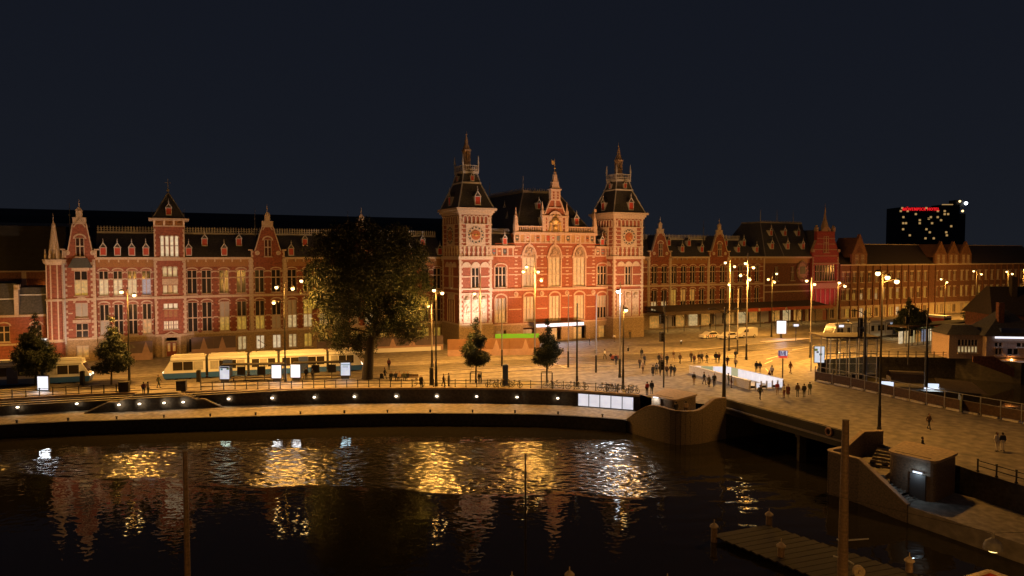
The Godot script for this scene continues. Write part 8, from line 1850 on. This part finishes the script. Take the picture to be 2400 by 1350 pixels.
func _ready():
	rng.seed = 42
	var cam := Camera3D.new(); cam.name = "camera"; cam.fov = 43.312; cam.keep_aspect = Camera3D.KEEP_HEIGHT; cam.near = 0.5; cam.far = 4000.0
	cam.position = Vector3(0, EYE, 0); cam.rotation.x = -0.045263; cam.current = true; add_child(cam)
	var sky := ProceduralSkyMaterial.new()
	sky.sky_top_color = lin(0.0062, 0.0078, 0.0135); sky.sky_horizon_color = lin(0.0098, 0.0116, 0.0162); sky.sky_curve = 0.12; sky.sky_energy_multiplier = 1.0
	sky.ground_bottom_color = lin(0.006, 0.006, 0.006); sky.ground_horizon_color = lin(0.01, 0.01, 0.011); sky.ground_energy_multiplier = 1.0; sky.use_debanding = false
	var env := Environment.new(); env.background_mode = Environment.BG_SKY; env.sky = Sky.new(); env.sky.sky_material = sky
	env.tonemap_mode = Environment.TONE_MAPPER_LINEAR; env.tonemap_exposure = 1.0; env.sdfgi_enabled = true; env.ssao_enabled = true; env.ssil_enabled = true
	var we := WorldEnvironment.new(); we.name = "environment"; we.environment = env; add_child(we)
	make_materials()
	ground(); water()
	pavilion(); stair_tower()
	wing("four-bay brick wing between the corner block and the stair tower, windows lit", -77.45, -68.65, [-76.35, -74.25, -72.1, -69.95], [], [[-76.3, 18.2], [-74.2, 18.2], [-72.05, 18.2], [-69.9, 18.2]], ["dcdgd", "dcddg", "dcddd", "dbdod"], mats["brick_pink"], 0.7)
	wing("long brick wing behind the tram and big tree, two stepped gables", -63.85, -15.6, [-62.75, -60.4, -57.5, -54.6, -51.45, -48.55, -45.7, -42.85, -39.9, -37.3, -34.0, -31.1, -28.2, -25.4, -22.4, -19.5, -17.0], [[-52.9, -47.0], [-35.5, -29.6]], [[-63.2, 18.2], [-60.5, 19.9], [-57.4, 18.2], [-54.7, 19.95], [-45.8, 18.2], [-42.9, 20.0], [-38.5, 18.2], [-26.5, 20.0], [-22.9, 18.2], [-19.3, 20.2], [-16.4, 18.3]], ["ddddd", "ddddd", "ddgyo", "dddyc", "dddyw", "dddgw", "ddgcc", "ddycy", "ddycy", "ddgcy", "ddygy", "ddycy", "ddgoy", "ddoyy", "ddyyo", "ddddy", "ddddy"], mats["brick_wing"])
	clock_tower("left tower of the station hall, pale stone wind dial, slate roof and lantern spire", -13.4, 3.3, 2.6, 11.5, false)
	clock_tower("right tower of the station hall, square clock face, slate roof and lantern spire", 22.0, 3.7, 3.6, 11.5, true)
	hall()
	wing("brick wing right of the hall above the bus canopy, two stepped gables", 26.0, 72.35, [29.0, 32.2, 37.55, 40.5, 43.4, 46.3, 49.1, 52.0, 55.4, 58.6, 61.6, 64.4, 67.2, 70.1], [[35.9, 42.2], [54.0, 60.4]], [[43.8, 20.6], [46.4, 19.0], [49.9, 20.5], [52.5, 19.0], [61.9, 20.6], [64.3, 19.0], [67.9, 20.6], [70.5, 19.0]], ["ddddd", "ddddg", "dddco", "dddcg", "ddyod", "ddodd", "ddodd", "ddddd", "ddddd", "ddddd", "dgddd", "ddddd", "ddddd", "ddddd"], mats["brick_wing"], 0.82, [0.0, 4.0])
	high_block(); long_wing(); annexes(); bus_canopy(); hotel()
	floods()
	quay_lights(); bastion(); lit_front()
	railing("long black quay railing with bicycles leaning on it, east of the bastion", slice_path(-40.6, 16.0), 1.44); railing("black quay railing along the west end of the quay", slice_path(-75.0, -48.5), 1.44)
	stair_house("curved dark-walled stair house at the far bridge end, flat ochre roof", curve3([Vector3(13.9, -2.1, -86.2), Vector3(15.9, 0.25, -82.8), Vector3(18.3, 0.22, -80.2), Vector3(20.8, 0.25, -80.4), Vector3(22.9, 1.15, -81.9), Vector3(24.5, 1.2, -82.6)], 5), [Vector2(16.3, -84.5), Vector2(19.1, -89.1), Vector2(22.2, -85.3), Vector2(18.4, -81.5)], Vector3(16.75, -1.1, -83.6), -0.85, [[Vector2(15.0, -85.4), Vector2(16.2, -83.0), Vector2(18.3, -80.4), Vector2(20.8, -80.6), Vector2(24.3, -82.6), Vector2(22.3, -85.2), Vector2(18.0, -87.0)], -1.1, [[Vector3(21.0, -1.1, -82.2), Vector3(23.6, 0.0, -83.9), Vector3(-1.1, 0, 1.5), 7], [Vector3(15.2, -2.1, -86.0), Vector3(16.2, -1.1, -84.4), Vector3(1.2, 0, -0.8), 6]]], Color(1, 0.95, 0.88), "concrete_white")
	stair_house("near stair house with tiled walls, long steps and a lit blue door", [Vector3(34.6, 1.15, -67.1), Vector3(32.6, 1.15, -66.8), Vector3(30.2, 0.25, -64.9), Vector3(28.3, 0.25, -63.8), Vector3(28.1, 0.25, -63.3), Vector3(29.6, 0.25, -60.9), Vector3(31.3, -2.1, -56.4)], [Vector2(31.4, -60.2), Vector2(34.9, -63.7), Vector2(37.4, -59.8), Vector2(33.6, -56.8)], Vector3(32.85, -2.15, -57.95), -0.99, [[Vector2(28.6, -63.2), Vector2(30.3, -64.6), Vector2(33.0, -66.4), Vector2(34.6, -63.8), Vector2(31.6, -60.6), Vector2(30.0, -61.0)], -1.0, [[Vector3(31.3, -1.0, -63.2), Vector3(33.4, 0.05, -65.6), Vector3(1.5, 0, 1.4), 6], [Vector3(31.9, -2.1, -57.2), Vector3(30.4, -1.0, -60.6), Vector3(1.3, 0, -0.9), 10]]], Color(0.85, 0.95, 1.0), "steel_dark")
	bridge(); east_quay(); metro_entrance(); metro_stairs(); fence(); kiosk_house(); tram_stop_east()
	masts()
	tram("blue and white tram standing at the stop, nose beside the lone walker", Vector3(-36.3, 0, -106.7), 0.309, [6.0, 5.6, 4.2, 7.0, 5.4], mats["tram_blue"])
	tram("blue and white tram gliding out at the west edge behind the dark trees", Vector3(-72.5, 0, -96.5), 0.309, [6.5, 5.6, 4.2, 7.0, 6.0], mats["tram_blue"])
	shelter("tram shelter left half, beside the green poster panel", -4.2, 4.2, 0, 0.12, Vector3(-36.0, 0, -100.4), [-1.8, 0.9]); shelter("tram shelter right half, beside the teal screen panel", -4.0, 4.0, 0, 0.16, Vector3(-26.9, 0, -102.2), [-1.0, 1.3])
	screen_panel("poster panel with green leaves at the left end of the tram shelter", Vector3(-39.7, 0, -99.6), 0.0, 1.3, 1.75, 0.5, "screen_light", 3.0, Color(0.9, 1, 0.9), 2); screen_panel("plain white lit panel, left of the shelter lamp post", Vector3(-32.8, 0, -100.4), 0.0, 1.3, 1.8, 0.5, "screen_bright", 4.0, Color(1, 1, 1)); screen_panel("plain white lit panel, right of the shelter lamp post", Vector3(-30.3, 0, -100.9), 0.0, 1.3, 1.8, 0.5, "screen_bright", 4.0, Color(1, 1, 1)); screen_panel("teal and white lit panel at the right end of the tram shelter", Vector3(-23.7, 0, -102.6), 0.0, 1.3, 1.9, 0.5, "screen_light", 3.0, Color(0.8, 0.95, 1), 3)
	screen_panel("glaring white advert box on the west quay pavement", Vector3(-60.8, 0, -93.4), 0.0, 1.35, 1.75, 0.15, "screen_bright", 9.0, Color(0.95, 0.97, 1)); screen_panel("standing advert with a dark figure print beside the mesh fence", Vector3(47.7, 0, -112.0), -0.1, 1.45, 2.5, 0.95, "screen_light", 4.0, Color(0.9, 0.95, 1), 1); screen_panel("glowing white advert on a stem at the road island", Vector3(57.2, 0, -153.5), -0.1, 1.9, 2.7, 0.95, "screen_bright", 16.0, Color(0.75, 0.82, 1.0)); screen_panel("bright white notice screen on legs left of the corner block", Vector3(-76.0, 0, -118.0), 0.2, 2.4, 1.7, 2.3, "screen_bright", 8.0, Color(1, 0.98, 0.95))
	var h1: Node3D = hoarding("long violet hoarding with pale gable prints beside the big tree", Vector2(-34.5, -127.5), Vector2(-12.8, -134.5), 2.7, mats["hoard_violet"], mats["hoard_pink"], [-1.5, 2.0, 5.6]); lettering(h1, "lettering", "STATION SHOPS OPEN", Vector3(-5.0, 2.1, 0.06), 0.34, mats["hoard_pink"])
	var st := MB.new(); st.box(Vector3(-10.6, 0.02, 0.5), Vector3(10.8, 0.75, 0.6)); part("white_barrier", st, mats["hoard_white"], h1)
	var h2: Node3D = hoarding("brown and pink hoarding with green top strip before the hall", Vector2(-11.2, -125.4), Vector2(4.9, -127.6), 3.0, mats["hoard_brown"], mats["hoard_pink"], [0.4, 5.6]); var gs := MB.new(); gs.box(Vector3(0.2, 3.02, -0.05), Vector3(8.0, 3.8, 0.05)); part("top_strip", gs, mats["hoard_green"], h2)
	hoarding("dark violet hoarding before the stair tower door", sta2(-76.0, 3.5), sta2(-69.2, 3.5), 3.2, mats["hoard_violet"], mats["hoard_pink"], [-0.5, 2.4]); hoarding("dark violet hoarding under the long wing behind the tram", sta2(-63.2, 3.0), sta2(-56.0, 3.0), 3.4, mats["hoard_violet"], mats["hoard_pink"], [-1.6, 1.4])
	car("white police car with slanted red and blue stripes, nearest of three", sta(36.5, 20.5), TURN, false, true, mats["car_white"]); car("white car parked half hidden behind the striped police car", sta(39.2, 23.2), TURN, false, false, mats["car_white"]); car("white delivery van parked behind the two white cars", sta(44.8, 22.6), TURN, true, false, mats["car_white"])
	var bl := ["bicycle under the blue pillar, leftmost of its bunch", "bicycle leaning on the next one under the blue pillar", "bicycle with basket under the blue pillar", "bicycle right of the blue pillar", "bicycle at the foot of the caged dark tree", "bicycle with basket right of the caged dark tree", "bicycle left of the plain post", "bicycle with basket right of the plain post", "bicycle first in the row above the lit panels", "bicycle second in the row above the lit panels", "bicycle with basket above the lit panels", "bicycle last before the quay lamp post", "bicycle just right of the quay lamp post", "bicycle nearest the red-topped person", "bicycle behind the railing left of the cabinet lamp post"]
	var bxs := [-2.7, -1.75, -0.7, 0.5, 4.9, 5.8, 7.9, 9.2, 11.9, 12.6, 13.2, 13.9, 15.0, 15.6, -12.6]
	for k in bl.size(): var q := along(quay, bxs[k]); bicycle(bl[k], Vector3(bxs[k], 0, q.y - 0.5 - 0.25 * (k % 3)), [0.1, 0.25, PI + 0.1, 0.0, 0.2, PI, -0.1, PI - 0.2, 0.3, 0.1, PI + 0.4, -0.3, 0.8, -0.9, 0.1][k])
	var pl := [[-0.9, -97.6, 2.6, 0.75, "steel_blue", "blue-lit information pillar on the quay among bicycles"], [-10.9, -97.6, 2.2, 0.5, "iron_black", "dark cabinet against the quay lamp post"], [-58.2, -97.6, 1.7, 0.5, "iron_black", "dark bin pillar between the two western trees"], [-43.4, -99.8, 1.5, 0.5, "iron_black", "dark bin pillar by the tram nose"]]
	for q in pl: var o := thing("pillar", q[5], "pillar", Vector3(q[0], 0, q[1])); var m := MB.new(); m.bx(0, 0, 0, q[3] * 1.2, 0.12, q[3] * 1.1); m.bx(0, 0.12, 0, q[3], q[2], q[3] * 0.8); m.frust(0, 0, q[2] + 0.12, q[3] * 0.55, q[3] * 0.45, q[2] + 0.24, q[3] * 0.3, q[3] * 0.3); part("body", m, mats[q[4]], o)
	trees(); people(); near_side()
	var nb := MB.new(); nb.box(Vector3(-150, -5, -28), Vector3(58, -0.02, 60)); struct("near_bank", nb, mats["paving"])

func sta2(u: float, w: float) -> Vector2:
	var p := sta(u, w)
	return Vector2(p.x, p.z)

func slice_path(x0: float, x1: float) -> Array:
	var out := [along(quay, x0)]
	for p in quay:
		if p.x > x0 + 0.2 and p.x < x1 - 0.2: out.append(p)
	out.append(along(quay, x1))
	for k in out.size(): out[k] = out[k] + Vector2(0, -0.25)
	return out
